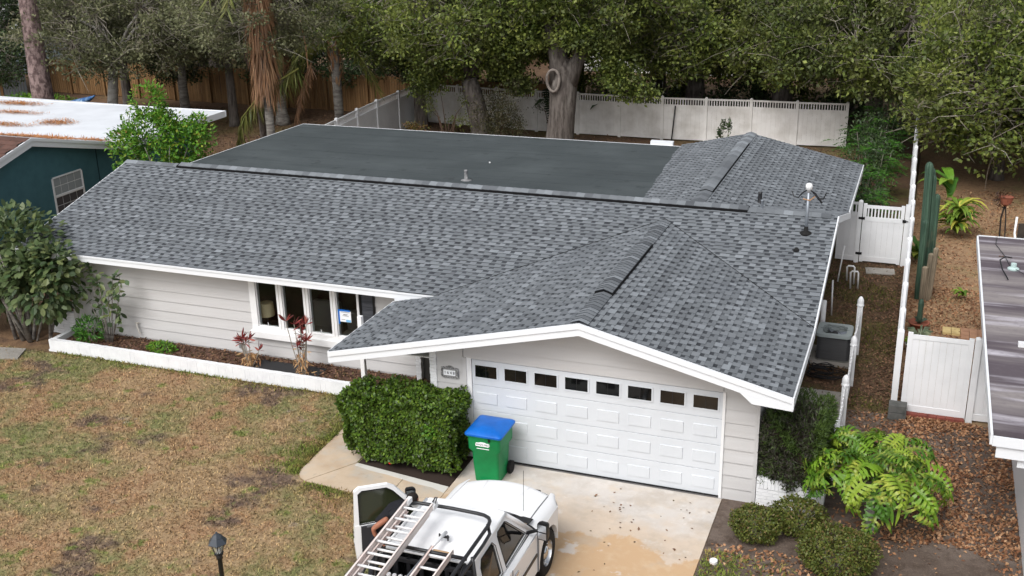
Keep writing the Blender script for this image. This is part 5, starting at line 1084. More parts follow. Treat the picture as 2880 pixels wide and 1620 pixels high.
# rack
rk = MB(); zr3 = 2.03
L0, R0, Fy = TX-.66, TX+.68, TY-1.72
rk.tube([(L0-.02, TY-4.9, zr3), (L0-.02, Fy-.22, zr3), (L0, Fy-.07, zr3), (L0+.1, Fy+.0, zr3), (L0+.3, Fy+.01, zr3), (TX, Fy+.02, zr3), (R0-.28, Fy+.01, zr3), (R0-.16, Fy-.005, zr3), (R0-.07, Fy-.05, zr3), (R0-.02, Fy-.13, zr3), (R0, Fy-.24, zr3), (R0, TY-4.9, zr3)], .028, 10)
rk.build('rack_hoop', blackm, tk, True)
r2 = MB()
r2.tube([(R0-.02, Fy-.22, zr3), (R0+.06, Fy-.34, zr3-.07), (R0+.07, Fy-.6, zr3-.08), (R0+.07, TY-4.9, zr3-.08)], .026, 8)
for x in (L0-.02, R0+.03):
    for y in (TY-2.76, TY-4.6): r2.tube([(x+(.0 if x < TX else .05), y, zr3-.02), (x+(-.13 if x < TX else .13), y, 1.18)], .028, 8)
    r2.tube([(x, TY-2.9, zr3-.04), (x, TY-3.3, zr3-.25), (x, TY-3.6, 1.2)], .022, 6)
r2.tube([(L0, TY-2.78, zr3-.05), (R0, TY-2.78, zr3-.05)], .028, 8).tube([(L0, TY-4.6, zr3-.05), (R0, TY-4.6, zr3-.05)], .028, 8)
r2.build('rack_rails', blackm, tk, True)
mb = MB(); [mb.box(TX-.7+.2*i, TX-.64+.2*i, TY-2.70, TY-2.67, 1.16, 1.72) for i in range(8)]; mb.box(TX-.72, TX+.74, TY-2.71, TY-2.66, 1.66, 1.72); mb.build('cab_guard', blackm, tk)
# things in the bed
def inbed(nm, lab, cat, m, x0, x1, y0, y1, z0, z1, bv=.01, extra=None):
    t = thing(nm, lab, cat, ((x0+x1)/2, (y0+y1)/2, z0)); o = box('body', m, t, x0, x1, y0, y1, z0, z1, bv); return t
c1 = inbed('milk_crate', 'black plastic crate of printed cans behind the cab under the long ladder', 'crate', black, TX-.62, TX-.12, TY-3.10, TY-2.80, .72, 1.50)
for i in range(5): MB().lathe([(.035, 0), (.035, .1), (.03, .11), (0, .11)], (TX-.55+.09*i, TY-2.95, 1.50), 10).build('can', alu, c1)
c2 = inbed('tool_box', 'black tool box with white lettering behind the cab at right', 'tool box', blackm, TX+.05, TX+.55, TY-3.15, TY-2.80, .72, 1.48)
box('latch', alu, c2, TX+.15, TX+.2, TY-3.17, TY-3.15, 1.3, 1.4); box('latch', alu, c2, TX+.4, TX+.45, TY-3.17, TY-3.15, 1.3, 1.4); box('lid', black, c2, TX+.04, TX+.56, TY-3.16, TY-2.79, 1.48, 1.53)
c3 = inbed('yellow_case', 'yellow plastic tool case lying in the truck bed beside the long ladder', 'tool case', yellow, TX-.30, TX-.04, TY-3.20, TY-2.98, 1.50, 1.60, .03)
MB().tube([(TX-.26, TY-3.2, 1.56), (TX-.26, TY-3.26, 1.56), (TX-.1, TY-3.26, 1.56), (TX-.1, TY-3.2, 1.56)], .012, 6).build('handle', alu, c3)
c4 = inbed('white_bucket', 'white box standing in the truck bed left of the long ladder', 'box', white, TX-.80, TX-.66, TY-3.30, TY-2.9, .72, 1.34); box('lid', alu, c4, TX-.81, TX-.65, TY-3.31, TY-2.89, 1.34, 1.36)
# ladders
def ladder(name, label, x0, x1, y0, y1, z, sk, secs, rl=.085):
    t = thing(name, label, 'ladder', ((x0+x1)/2, y0, z)); 
    def P(x, y): return x+(y-y0)*sk
    for k, (dx_, dz, ya) in enumerate(secs):
        for xx in (x0+dx_, x1-dx_):
            r = MB(); a = (P(xx, ya), ya); b2 = (P(xx, y1), y1)
            s_ = 1 if xx < (x0+x1)/2 else -1
            for (o0, o1, za, zb3) in ((-.004, .004, 0, rl), (-.004, .030, 0, .007), (-.004, .030, rl-.007, rl)):
                q0, q1 = sorted((o0*s_, o1*s_)); V = [(a[0]+q, a[1], z+dz+h) for q in (q0, q1) for h in (za, zb3)]+[(b2[0]+q, b2[1], z+dz+h) for q in (q0, q1) for h in (za, zb3)]
                r.add(V, [(0, 1, 3, 2), (4, 6, 7, 5), (0, 4, 5, 1), (2, 3, 7, 6), (0, 2, 6, 4), (1, 5, 7, 3)])
            r.build('rail', fibre, t)
        y = ya-.17
        while y > y1: MB().tube([(P(x0+dx_, y), y, z+dz+rl/2), (P(x1-dx_, y), y, z+dz+rl/2)], .019, 8).build('rung', alu, t, True); y -= .305
    return t
l1 = ladder('extension_ladder', 'long pink and white fibreglass extension ladder lying on the left of the truck rack', -3.77, -3.33, -5.20, -8.4, 2.07, -.035, [(0, .05, -5.20), (.035, -.03, -5.28)])
for x in (-3.75, -3.33): MB().box(x-.03, x+.03, -5.24, -5.10, 2.11, 2.19).build('end_cap', white if x < -3.5 else alu, l1)
MB().tube([(-3.36, -5.16, 2.2), (-3.34, -5.10, 2.25), (-3.30, -5.12, 2.27), (-3.31, -5.18, 2.2)], .012, 6).tube([(-3.40, -5.18, 2.15), (-3.32, -5.16, 2.14)], .016, 6).build('rung_lock', blackm, l1)
l2 = ladder('step_ladder', 'short fibreglass ladder lying on the right of the truck rack behind the cab', -3.01, -2.68, -5.97, -8.2, 1.95, -.012, [(0, 0, -5.97)])
box('top_step', mat('wood_step', S(176, 146, 112), .7), l2, -2.98, -2.71, -6.06, -5.98, 1.96, 1.99)
po = thing('clamp_pole', 'silver telescopic pole with black clamp resting on the cab roof', 'pole', (-3.02, -5.7, 1.9))
MB().tube([(-2.99, -5.52, 1.98), (-3.02, -5.95, 2.0)], .026, 8).build('sleeve', alu, po, True); MB().tube([(-3.02, -5.95, 2.0), (-3.05, -7.6, 2.02)], .015, 8).build('shaft', galv, po, True)
MB().box(-3.07, -2.92, -5.60, -5.57, 1.93, 1.96).tube([(-3.06, -5.6, 1.9), (-3.06, -5.6, 1.99)], .014, 6).tube([(-2.93, -5.6, 1.9), (-2.93, -5.6, 1.99)], .014, 6).build('clamp', blackm, po)
# ================================================================ PERSON
pe = thing('person', 'person in black t-shirt bending into the open driver door of the white truck', 'person', (-4.66, -4.25, 0))
def skinmesh(name, verts, edges, radii, m, parent, sub=2, root=0):
    me = bpy.data.meshes.new(name); me.from_pydata(verts, edges, []); o = link(name, me, parent); md = o.modifiers.new('skin', 'SKIN'); sv_ = me.skin_vertices[0].data
    for i, r in enumerate(radii): sv_[i].radius = (r if hasattr(r, '__len__') else (r, r)); sv_[i].use_root = (i == root)
    sb = o.modifiers.new('sub', 'SUBSURF'); sb.levels = sub; sb.render_levels = sub; me.materials.append(m); o.data.polygons.foreach_set('use_smooth', [True]*len(me.polygons)); return o
pel = (-4.84, -4.36, .93)
# torso leaning towards the cab
bv_ = [pel, (-4.74, -4.27, 1.10), (-4.58, -4.18, 1.27), (-4.44, -4.10, 1.36), (-4.34, -4.04, 1.40), (-4.25, -3.99, 1.43), (-4.22, -3.98, 1.46),
      (-4.80, -4.45, .90), (-4.78, -4.50, .50), (-4.86, -4.56, .10), (-4.76, -4.50, .05), (-4.90, -4.26, .90), (-4.86, -4.20, .50), (-4.92, -4.24, .10), (-4.82, -4.18, .05)]
be = [(0, 1), (1, 2), (2, 3), (3, 4), (4, 5), (5, 6), (0, 7), (7, 8), (8, 9), (9, 10), (0, 11), (11, 12), (12, 13), (13, 14)]
br = [(.16, .13), (.155, .12), (.175, .125), (.17, .11), (.065, .06), (.06, .06), .06, .10, .072, .05, .045, .10, .072, .05, .045]
skinmesh('body', bv_[:6]+bv_[7:], [(a if a < 6 else a-1, b if b < 6 else b-1) for a, b in be if 6 not in (a, b)], br[:6]+br[7:], jeans, pe)
# shirt over the torso and upper arms
skinmesh('shirt', [(-4.80, -4.32, 1.02), (-4.70, -4.24, 1.14), (-4.56, -4.17, 1.285), (-4.43, -4.09, 1.375), (-4.36, -4.05, 1.40), (-4.42, -4.27, 1.36), (-4.50, -4.38, 1.26), (-4.55, -3.95, 1.36), (-4.46, -3.85, 1.22)],
   [(0, 1), (1, 2), (2, 3), (3, 4), (3, 5), (5, 6), (3, 7), (7, 8)], [(.18, .15), (.18, .14), (.195, .145), (.18, .125), (.085, .08), (.085, .08), (.075, .07), (.085, .08), (.07, .065)], shirt, pe)
# arms with hands (fingers as own chains)
def arm(pts, rr, fing_dir, up):
    skinmesh('arm', pts, [(i, i+1) for i in range(len(pts)-1)], rr, skin, pe)
    h = Vector(pts[-1]); d = Vector(fing_dir).normalized(); u_ = Vector(up).normalized(); sd_ = d.cross(u_)
    for i in range(4):
        b0 = h+sd_*(.018*(i-1.5))+d*.01; L_ = (.07, .08, .075, .06)[i]
        skinmesh('finger', [b0, b0+d*L_*.5-u_*.005, b0+d*L_*.85-u_*.022, b0+d*L_-u_*.04], [(0, 1), (1, 2), (2, 3)], [.010, .009, .008, .007], skin, pe, 1)
    b0 = h-sd_*.03-d*.02; skinmesh('thumb', [b0, b0-sd_*.025+d*.02, b0-sd_*.03+d*.05], [(0, 1), (1, 2)], [.012, .010, .008], skin, pe, 1)
arm([(-4.52, -4.40, 1.26), (-4.66, -4.50, 1.16), (-4.74, -4.54, 1.09), (-4.72, -4.52, .97), (-4.66, -4.46, .87), (-4.64, -4.44, .83)], [.05, .05, .043, .038, .028, (.036, .02)], (.3, .3, -1), (-.7, .7, 0))
arm([(-4.47, -3.86, 1.24), (-4.38, -3.82, 1.10), (-4.22, -3.88, 1.02), (-4.12, -3.92, 1.0)], [.048, .043, .03, (.036, .02)], (1, -.3, -.2), (0, 0, 1))
# head
hc = Vector((-4.26, -4.05, 1.45))
hm = MB(); hd_ = Vector((.80, .25, -.45)).normalized(); uax = Vector((.35, .12, .75)).normalized(); rax = hd_.cross(uax).normalized(); uax = rax.cross(hd_)
def hp(th, ph, k=1.0):
    x, y, z = math.sin(th)*math.cos(ph), math.sin(th)*math.sin(ph), math.cos(th)
    jaw = 1-.22*max(0, -z)*(1 if y > 0 else .4)
    return hc+rax*(x*.075*jaw*k)+hd_*(y*.093*jaw*k+.01)+uax*(z*.115*k)
hm.grid(lambda a, b: hp(b, a), [2*math.pi*i/20 for i in range(21)], [math.pi*j/14 for j in range(15)])
for sx in (-1, 1): hm.lathe([(0, -.03), (.018, -.02), (.022, 0), (.016, .022), (0, .03)], hc+rax*sx*.076, 8)
nb = hc+hd_*.10-uax*.01; hm.tube([hc+hd_*.09+uax*.02, nb+hd_*.015-uax*.012, nb-uax*.02], [.008, .013, .010], 6)
shade(hm.build('head', skin, pe))
fc = MB()
for sx in (-1, 1): fc.lathe([(0, -.008), (.011, -.003), (.011, .003), (0, .008)], hc+hd_*.088+rax*sx*.03+uax*.02, 8)
fc.tube([hc+hd_*.088-uax*.055+rax*-.022, hc+hd_*.096-uax*.057, hc+hd_*.088-uax*.055+rax*.022], .005, 5); fc.build('eyes_and_mouth', hair, pe)
hr = MB(); hr.grid(lambda a, b: hp(b, a, 1.09)-hd_*.012, [2*math.pi*i/20 for i in range(21)], [math.pi*.52*j/8 for j in range(9)]); shade(hr.build('hair', hair, pe))
for x, y in ((-4.80, -4.51), (-4.87, -4.19)): bevel(MB().box(x-.02, x+.22, y-.05, y+.05, .0, .10).build('shoe', black, pe), .03)
# ================================================================ VEGETATION
UNITLEAF = {}
def unit_leaf(cols_mat, idx, colr, fold=.12):
    k = (cols_mat.name, idx)
    if k not in UNITLEAF:
        m = mat(cols_mat.name+'_single_%d' % idx, colr, .45, trans=.25, spec=.35)
        me = bpy.data.meshes.new('leaf'); me.from_pydata([(0, 0, 0), (.3, .22, fold*.7), (.5, .5, fold), (.32, .78, fold*.6), (0, 1, -.04), (-.32, .78, fold*.6), (-.5, .5, fold), (-.3, .22, fold*.7), (0, .5, 0)], [],
            [(0, 1, 8), (1, 2, 8), (2, 3, 8), (3, 4, 8), (4, 5, 8), (5, 6, 8), (6, 7, 8), (7, 0, 8)]); me.materials.append(m); UNITLEAF[k] = me
    return UNITLEAF[k]
LEAFCOL = {}
def leafy(parent, P, D, Nn, L, Wd, m, indiv=300, name='leaf', cols=None, fold=.12, stuff='leaves', label=None, k=4):
    """a spread of leaves: the nearest ones as single parts, the rest joined"""
    n = len(P); L = np.broadcast_to(L, n); Wd = np.broadcast_to(Wd, n); d = np.linalg.norm(P-np.array(CAM), axis=1); order = np.argsort(d-L*4)
    near, far = order[:indiv], order[indiv:]
    if cols:
        for j, i in enumerate(near):
            D_ = Vector(D[i]).normalized(); S_ = D_.cross(Vector(Nn[i])).normalized(); U_ = S_.cross(D_)
            M3 = Matrix((S_, D_, U_)).transposed(); kc = (j*7) % len(cols)
            link(name, unit_leaf(m, kc, S(*cols[kc]), fold), parent, P[i], M3.to_euler(), (Wd[i], L[i], Wd[i]))
    else: far = order
    if len(far):
        V = leaf_arrays(P[far], D[far], Nn[far], L[far], Wd[far], fold, k); o = link(stuff, quads_mesh(stuff, V, m, k), parent)
        tag(o, kind='stuff'); 
        if label: o['label'] = label
def shell(rng, c, r, n, inner=.75, zmin=None, power=1.):
    d = rdir(rng, n); k = rng.uniform(inner, 1.03, n)[:, None]; P = np.array(c)+d*np.array(r)*k
    lump = 1+.08*np.sin(d[:, :1]*7+d[:, 2:]*5)+.06*np.sin(d[:, 1:2]*11); P = np.array(c)+(P-np.array(c))*lump
    if zmin is not None: ok = P[:, 2] > zmin; P, d = P[ok], d[ok]
    return P, d
rg = random.Random(11); rng = np.random.default_rng(21)
# --- hedge
hg = thing('hedge', 'boxy clipped green hedge between the walkway and the garage', 'hedge', (-6.15, -.5, 0))
x0, x1, y0, y1, z0, z1 = -7.30, -4.94, -1.0, -.04, .10, 1.46
core = MB().box(x0+.16, x1-.16, y0+.16, y1-.16, .3, z1-.16).build('dark_core', bpy.data.materials['dark_soil'], hg)  # solid dark box added inside the leaves for the hedge's shaded interior
for k in range(14): MB().tube([(rg.uniform(x0+.3, x1-.3), rg.uniform(y0+.2, y1-.2), 0), (rg.uniform(x0+.3, x1-.3), rg.uniform(y0+.2, y1-.2), .5)], .018, 5).build('stem', twig_m, hg)
def faces(n, spec):
    Ps, Ns = [], []
    for frac, fn, nrm in spec:
        k = int(n*frac); a, b = rng.random(k), rng.random(k); Ps.append(fn(a, b, k)); Ns.append(np.tile(nrm, (k, 1)))
    return np.concatenate(Ps), np.concatenate(Ns).astype(float)
wob = lambda a, b: .05*np.sin(a*9+b*4)+.05*np.sin(b*13+a*3)+.035*np.sin(a*23)
P, Nn = faces(19000, [(.40, lambda a, b, k: np.c_[x0+(x1-x0)*a, y0+wob(a, b)+rng.exponential(.05, k)+.08*(1-b)*(a < .15), z0+(z1-z0)*b], (0, -1, .25)),
    (.26, lambda a, b, k: np.c_[x0+(x1-x0)*a, y0+(y1-y0)*b, z1+wob(a, b)-rng.exponential(.05, k)], (0, -.2, 1)),
    (.15, lambda a, b, k: np.c_[x0+wob(a, b)+rng.exponential(.05, k)+.10*(1-b), y0+(y1-y0)*a, z0+(z1-z0)*b], (-1, 0, .3)),
    (.15, lambda a, b, k: np.c_[x1+wob(a, b)-rng.exponential(.05, k), y0+(y1-y0)*a, z0+(z1-z0)*b], (1, 0, .3)),
    (.04, lambda a, b, k: np.c_[x0+(x1-x0)*a, y1+rng.normal(0, .03, k), z0+(z1-z0)*b], (0, 1, .3))])
dp_ = np.minimum(1, np.abs(P[:, 0]-x0)/.2)*np.minimum(1, np.abs(x1-P[:, 0])/.2); P[:, 2] -= (1-dp_)*.05*(P[:, 2] > z1-.2)
ragged = (P[:, 2] < .14+.09*np.sin(P[:, 0]*5)); P = P[~ragged]; Nn = Nn[~ragged]
D = Nn*.55+rdir(rng, len(P))*.75+np.array([0, 0, -.15]); Nv = Nn+rdir(rng, len(P))*.6
leafy(hg, P, D, Nv, rng.uniform(.05, .085, len(P)), rng.uniform(.038, .06, len(P)), hedge_leaf, 300, cols=[(50, 64, 28), (74, 98, 34), (92, 122, 40), (56, 84, 36), (112, 138, 46)], label='small rounded green hedge leaves', k=6)
Q, d = shell(rng, (-5.35, -1.02, 1.0), (.16, .08, .14), 160); leafy(hg, Q, d*.5+rdir(rng, len(Q))*.6, d+[0, -.6, .6], .08, .05, maple_leaf, 0, stuff='fresh_leaves')
for (hx_, hy_, hz_) in ((-6.95, -.3, 1.45), (-5.05, -.1, 1.42), (-6.3, -.4, 1.42), (-5.0, -.7, .9)):
    Q, d = shell(rng, (hx_, hy_, hz_), (.10, .10, .15), 70); leafy(hg, Q, d*.5+rdir(rng, len(Q))*.6, d+[0, 0, .6], .07, .05, hedge_leaf, 0, stuff='loose_sprigs')
o = MB().lathe([(0, 0), (.05, .02), (.04, .05), (0, .06)], (-6.25, -.98, .12), 8).build('hibiscus_flower', redpaint, None); tag(o, 'small red flower low on the front of the clipped hedge', 'flower')
# --- juniper block over the corner planter
jn = thing('juniper_hedge', 'tall brownish square juniper hedge right of the garage wall', 'hedge', (1.25, .9, 0))
x0, x1, y0, y1, z0, z1 = .73, 1.82, -.08, 1.45, .42, 1.68
MB().box(x0+.14, x1-.14, y0+.14, y1-.14, .4, z1-.14).build('dark_core', bpy.data.materials['dark_soil'], jn)  # dark filler box behind the sprays, standing for the shaded inside
P, Nn = faces(15000, [(.36, lambda a, b, k: np.c_[x0+(x1-x0)*a, y0+wob(a, b)*1.4+rng.exponential(.07, k), z0+(z1-z0)*b], (0, -1, .3)), (.30, lambda a, b, k: np.c_[x0+(x1-x0)*a, y0+(y1-y0)*b, z1+wob(a, b)-rng.exponential(.06, k)], (0, 0, 1)),
   (.12, lambda a, b, k: np.c_[x0+rng.exponential(.05, k), y0+(y1-y0)*a, z0+(z1-z0)*b], (-1, 0, .3)), (.22, lambda a, b, k: np.c_[x1+wob(a, b)-rng.exponential(.05, k), y0+(y1-y0)*a, z0+(z1-z0)*b], (1, 0, .3))])
D = Nn*.8+rdir(rng, len(P))*.8; green = (P[:, 1] > 1.0) | (P[:, 0] > 1.62) | (rng.random(len(P)) < .12) | (np.sin(P[:, 0]*6+P[:, 2]*5) > .8)
for msk, mm, nm_ in ((~green, juniper_leaf, 'dry_sprays'), (green, juniper_green, 'green_sprays')):
    leafy(jn, P[msk], D[msk], Nn[msk]+rdir(rng, msk.sum())*.6, rng.uniform(.06, .12, msk.sum()), rng.uniform(.014, .026, msk.sum()), mm, 0, stuff=nm_)
# --- round boxwoods
def bush(label, c, r, n, m, L, Wd, cat='shrub', name='shrub', group=None, inner=.8, stems=6, cols=None, indiv=0):
    t = thing(name, label, cat, (c[0], c[1], 0), group); P, d = shell(rng, c, r, n, inner, .03)
    for k in range(stems): a = rg.uniform(0, 6.3); MB().tube([(c[0]+.06*math.cos(a), c[1]+.06*math.sin(a), 0), (c[0]+r[0]*.4*math.cos(a), c[1]+r[1]*.4*math.sin(a), c[2]), (c[0]+r[0]*.7*math.cos(a), c[1]+r[1]*.7*math.sin(a), c[2]+r[2]*.5)], (.02, .012, .006), 5).build('stem', twig_m, t)
    leafy(t, P, d*.6+rdir(rng, len(P))*.7, d+rdir(rng, len(P))*.5, rng.uniform(.7, 1.25, len(P))*L, rng.uniform(.8, 1.2, len(P))*Wd, m, indiv, cols=cols)
    return t
bush('round clipped shrub left of the bright split-leaf plant', (.85, -1.15, .28), (.42, .36, .31), 4600, box_leaf, .05, .03)
bush('dark shrub between the round clipped shrub and white brick planter', (1.50, -.70, .30), (.46, .36, .32), 4200, box_leaf, .055, .032)
bush('largest round clipped shrub in front of the bright split-leaf plant', (2.25, -1.62, .30), (.62, .52, .40), 8000, box_leaf, .05, .032)
o = bush('small yellow green fern clump in the white planter bed', (-14.05, 2.2, .26), (.36, .2, .14), 900, maple_leaf, .09, .03, 'plant', 'fern')
bush('dark green fern at the left end of the white planter', (-16.2, 2.2, .45), (.35, .3, .35), 500, fern_leaf, .16, .04, 'plant', 'fern')
# --- split leaf philodendron
ph = thing('philodendron', 'big bright green split-leaf philodendron in the bed right of the garage', 'plant', (2.68, -.3, 0))
def split_leaf(seed, L_=.55):
    rr = random.Random(seed); b = MB(); z = lambda t: .10*math.sin(t*2.2)-.28*t*t
    for i in range(6):
        t0, t1 = i/6, (i+1)/6; w0, w1 = .055*(1-t0*.6), .055*(1-t1*.6); b.add([(-w0, t0*L_, z(t0)+.01), (0, t0*L_, z(t0)-.008), (w0, t0*L_, z(t0)+.01), (w1, t1*L_, z(t1)+.01), (0, t1*L_, z(t1)-.008), (-w1, t1*L_, z(t1)+.01)], [(0, 1, 4, 5), (1, 2, 3, 4)])
    for s in (-1, 1):
        for i in range(7):
            t = -.02+i*.135; base = Vector((0, t*L_, z(t))); ang = rad(122-i*14+rr.uniform(-10, 10)); ln = L_*(.66-.40*i/6)*(.8 if i == 0 else 1)*rr.uniform(.8, 1.15)
            d = Vector((s*math.sin(ang), math.cos(ang), 0)); sd_ = Vector((-d.y, d.x, 0)); dr_ = rr.uniform(.10, .30)
            pts = [(0, .024), (.3, .024), (.55, .034), (.75, .028), (.9, .014)]
            prev = None
            for u_, w_ in pts:
                c_ = base+d*ln*u_+Vector((0, 0, .05*math.sin(u_*2.6)-dr_*ln*u_*u_*2.2)); cur = (c_-sd_*w_*.9, c_+sd_*w_*.9)
                if prev: b.add([prev[0], prev[1], cur[1], cur[0]], [(0, 1, 2, 3)])
                prev = cur
            tip = base+d*ln+Vector((0, 0, -dr_*ln*2.3)); b.add([prev[0], prev[1], tip], [(0, 1, 2)])
            # side finger
            for sgn in (-1, 1):
                f0 = base+d*ln*.55+Vector((0, 0, -dr_*ln*.6)); fd = (d*.8+sd_*sgn*.75).normalized(); b.add([f0-fd.cross(Vector((0, 0, 1)))*.026, f0+fd.cross(Vector((0, 0, 1)))*.026, f0+fd*ln*.36+fd.cross(Vector((0, 0, 1)))*.016+Vector((0, 0, -.04)), f0+fd*ln*.42+Vector((0, 0, -.05)), f0+fd*ln*.36-fd.cross(Vector((0, 0, 1)))*.016+Vector((0, 0, -.04))], [(0, 1, 2, 3, 4)])
    b.add([(-.03, L_*.95, z(.95)), (.03, L_*.95, z(.95)), (.035, L_*1.12, z(1.1)), (0, L_*1.32, z(1.28)), (-.035, L_*1.12, z(1.1))], [(0, 1, 2, 3, 4)])
    return b
ph_m = [mat('split_leaf_%d' % i, S(*c), .38, trans=.28, spec=.4, n=[(5, S(184, 184, 84), .50, .68, 4, .8), (2.3, S(66, 108, 30), .5, .7, 4, .7)]) for i, c in enumerate(((98, 136, 38), (118, 154, 44), (72, 110, 34), (140, 164, 56), (86, 124, 36)))]
phm = [split_leaf(i, random.Random(i).uniform(.42, .62)).mesh('leaf', ph_m[i % 5]) for i in range(14)]
c0 = Vector((2.66, -.02, .88))
MB().tube([(2.70, -.25, 0), (2.66, -.1, .5), (2.66, -.02, .94)], (.09, .08, .06), 8).build('trunk', bark_palm, ph)
pet = mat('petiole', S(124, 148, 66), .5)
for i in range(56):
    a = i*2.399963+rg.uniform(-.25, .25); q = math.sqrt((i+.5)/56); el = rad(84-88*q+rg.uniform(-10, 10)); pl_ = (.42+.50*q)*rg.uniform(.75, 1.15)
    d = Vector((math.cos(a)*math.cos(el), math.sin(a)*math.cos(el)*.85, math.sin(el))); tip = c0+d*pl_*1.12+Vector((0, 0, .10-.06*q))
    mid = c0+d*pl_*.5+Vector((0, 0, .08)); MB().tube([c0+d*.03, mid, tip], (.016, .012, .010), 6).build('petiole', pet, ph, True)
    yaw = math.atan2(d.y, d.x)-math.pi/2+rg.uniform(-.5, .5); sc = rg.uniform(.62, 1.12)
    link('leaf', phm[i % 14], ph, tip, (rad(18-62*q+rg.uniform(-26, 22)), rg.uniform(-.6, .6), yaw), (sc*rg.uniform(.85, 1.1), sc, sc))
for k in range(8): a = k*.8; MB().tube([c0, c0+Vector((math.cos(a)*.18, math.sin(a)*.18, .25))], .012, 5).build('new_shoot', pet, ph)
# --- broad leaved shrub at the left corner
bs = thing('broadleaf_shrub', 'tall broad-leaved shrub with bare stems at the left front corner of the house', 'shrub', (-18.0, 2.1, 0))
for k in range(16):
    a = rg.uniform(0, 6.3); r0 = rg.uniform(.1, .55); p0 = Vector((-18.0+r0*math.cos(a), 2.1+r0*.5*math.sin(a), 0)); p2 = Vector((-18.0+1.5*math.cos(a)*rg.uniform(.4, 1), 2.3+.9*math.sin(a), rg.uniform(1.6, 3.0))); MB().tube([p0, (p0+p2)/2+Vector((rg.uniform(-.1, .1), 0, .1)), p2], (rg.uniform(.03, .06), .03, .012), 6).build('stem', bark_palm, bs, True)
parts_ = [shell(rng, (-18.5, 2.5, 2.25), (1.5, 1.1, 1.15), 1500, .62), shell(rng, (-17.3, 2.0, 1.75), (.95, .8, 1.0), 800, .6), shell(rng, (-19.6, 2.4, 1.5), (1.2, 1.0, 1.2), 800, .6), shell(rng, (-16.7, 1.95, 2.25), (.65, .5, .55), 260, .5), shell(rng, (-18.2, 2.6, 2.2), (1.0, .7, .8), 500, .1)]
P = np.concatenate([p for p, _ in parts_]); d = np.concatenate([q for _, q in parts_]); ok = P[:, 2] > .45; P, d = P[ok], d[ok]
D = d*.8+rdir(rng, len(P))*.5+[0, 0, -.25]; Nv = d*.7+rdir(rng, len(P))*.35+[0, -.25, .9]
BC = [(58, 74, 48), (78, 96, 58), (96, 110, 70), (66, 88, 52), (108, 118, 74)]
leafy(bs, P, D, Nv, rng.uniform(.15, .25, len(P)), rng.uniform(.10, .165, len(P)), big_leaf, 300, cols=BC, fold=.10, k=6)
ys = thing('young_shrub', 'leggy young broad-leaved shrub growing in the left end of the planter', 'shrub', (-15.7, 2.25, .2))
tips = []
for k, (dx, dy, h) in enumerate(((-.25, 0, 2.2), (-.1, .05, 2.0), (.1, -.1, 1.85), (.35, -.1, 1.6), (.6, -.15, 2.0), (.5, .0, 1.1), (-.45, .0, 1.5), (.8, -.1, 1.95))):
    pts = [Vector((-15.7+dx*.15, 2.25, .2)), Vector((-15.7+dx*.5, 2.25+dy*.5, h*.5)), Vector((-15.7+dx, 2.2+dy, h))]; MB().tube(pts, (.022, .014, .008), 6).build('stem', bark_palm, ys, True); tips.append((pts[2], 10)); tips.append((pts[1]*.4+pts[2]*.6, 4)); tips.append((pts[1]*.8+pts[2]*.2, 3))
P = np.concatenate([np.array(t)+rng.normal(0, .07, (n_, 3)) for t, n_ in tips]); D = rdir(rng, len(P))+[0, 0, -.2]; leafy(ys, P, D, np.tile([0, -.4, .9], (len(P), 1))+rdir(rng, len(P))*.3, rng.uniform(.14, .24, len(P)), rng.uniform(.09, .14, len(P)), big_leaf, 300, cols=BC[:4]+[(128, 130, 56)])
# --- cordylines
def cordy(label, cx_, cy_, stems, hh):
    t = thing('cordyline', label, 'plant', (cx_, cy_, .2)); rr = random.Random(int(cx_*10))
    for k in range(stems):
        dx, dy, h = rr.uniform(-.3, .3), rr.uniform(-.12, .12), hh*rr.uniform(.45, 1); top_ = Vector((cx_+dx, cy_+dy, .2+h)); MB().tube([(cx_+dx*.2, cy_, .2), (cx_+dx*.7, cy_+dy*.6, .2+h*.55), top_], .011, 5).build('cane', twig_m, t)
        n_ = 9; ends = np.tile(np.array(top_), (n_, 1)); D = rdir(rng, n_)*.8+[0, 0, .5]; 
        leafy(t, ends, D, rdir(rng, n_), rng.uniform(.14, .28, n_), rng.uniform(.03, .05, n_), red_leaf if rr.random() < .7 else tan_leaf, 60, cols=[(120, 44, 46), (150, 62, 60), (98, 40, 40), (168, 96, 84)])
    n_ = 120; Pz = np.c_[cx_+rng.normal(0, .09, n_), cy_+rng.normal(0, .05, n_), .2+rng.uniform(.05, hh*.5, n_)]; D = rdir(rng, n_)*.6+[0, 0, -.5]; leafy(t, Pz, D, rdir(rng, n_), .17, .03, tan_leaf, 0, stuff='dead_leaves')
    return t
cordy('red and tan cordyline in the planter left of the big window', -11.42, 2.05, 7, .75); cordy('taller red cordyline in front of the big window second pane', -9.95, 1.98, 10, 1.35)
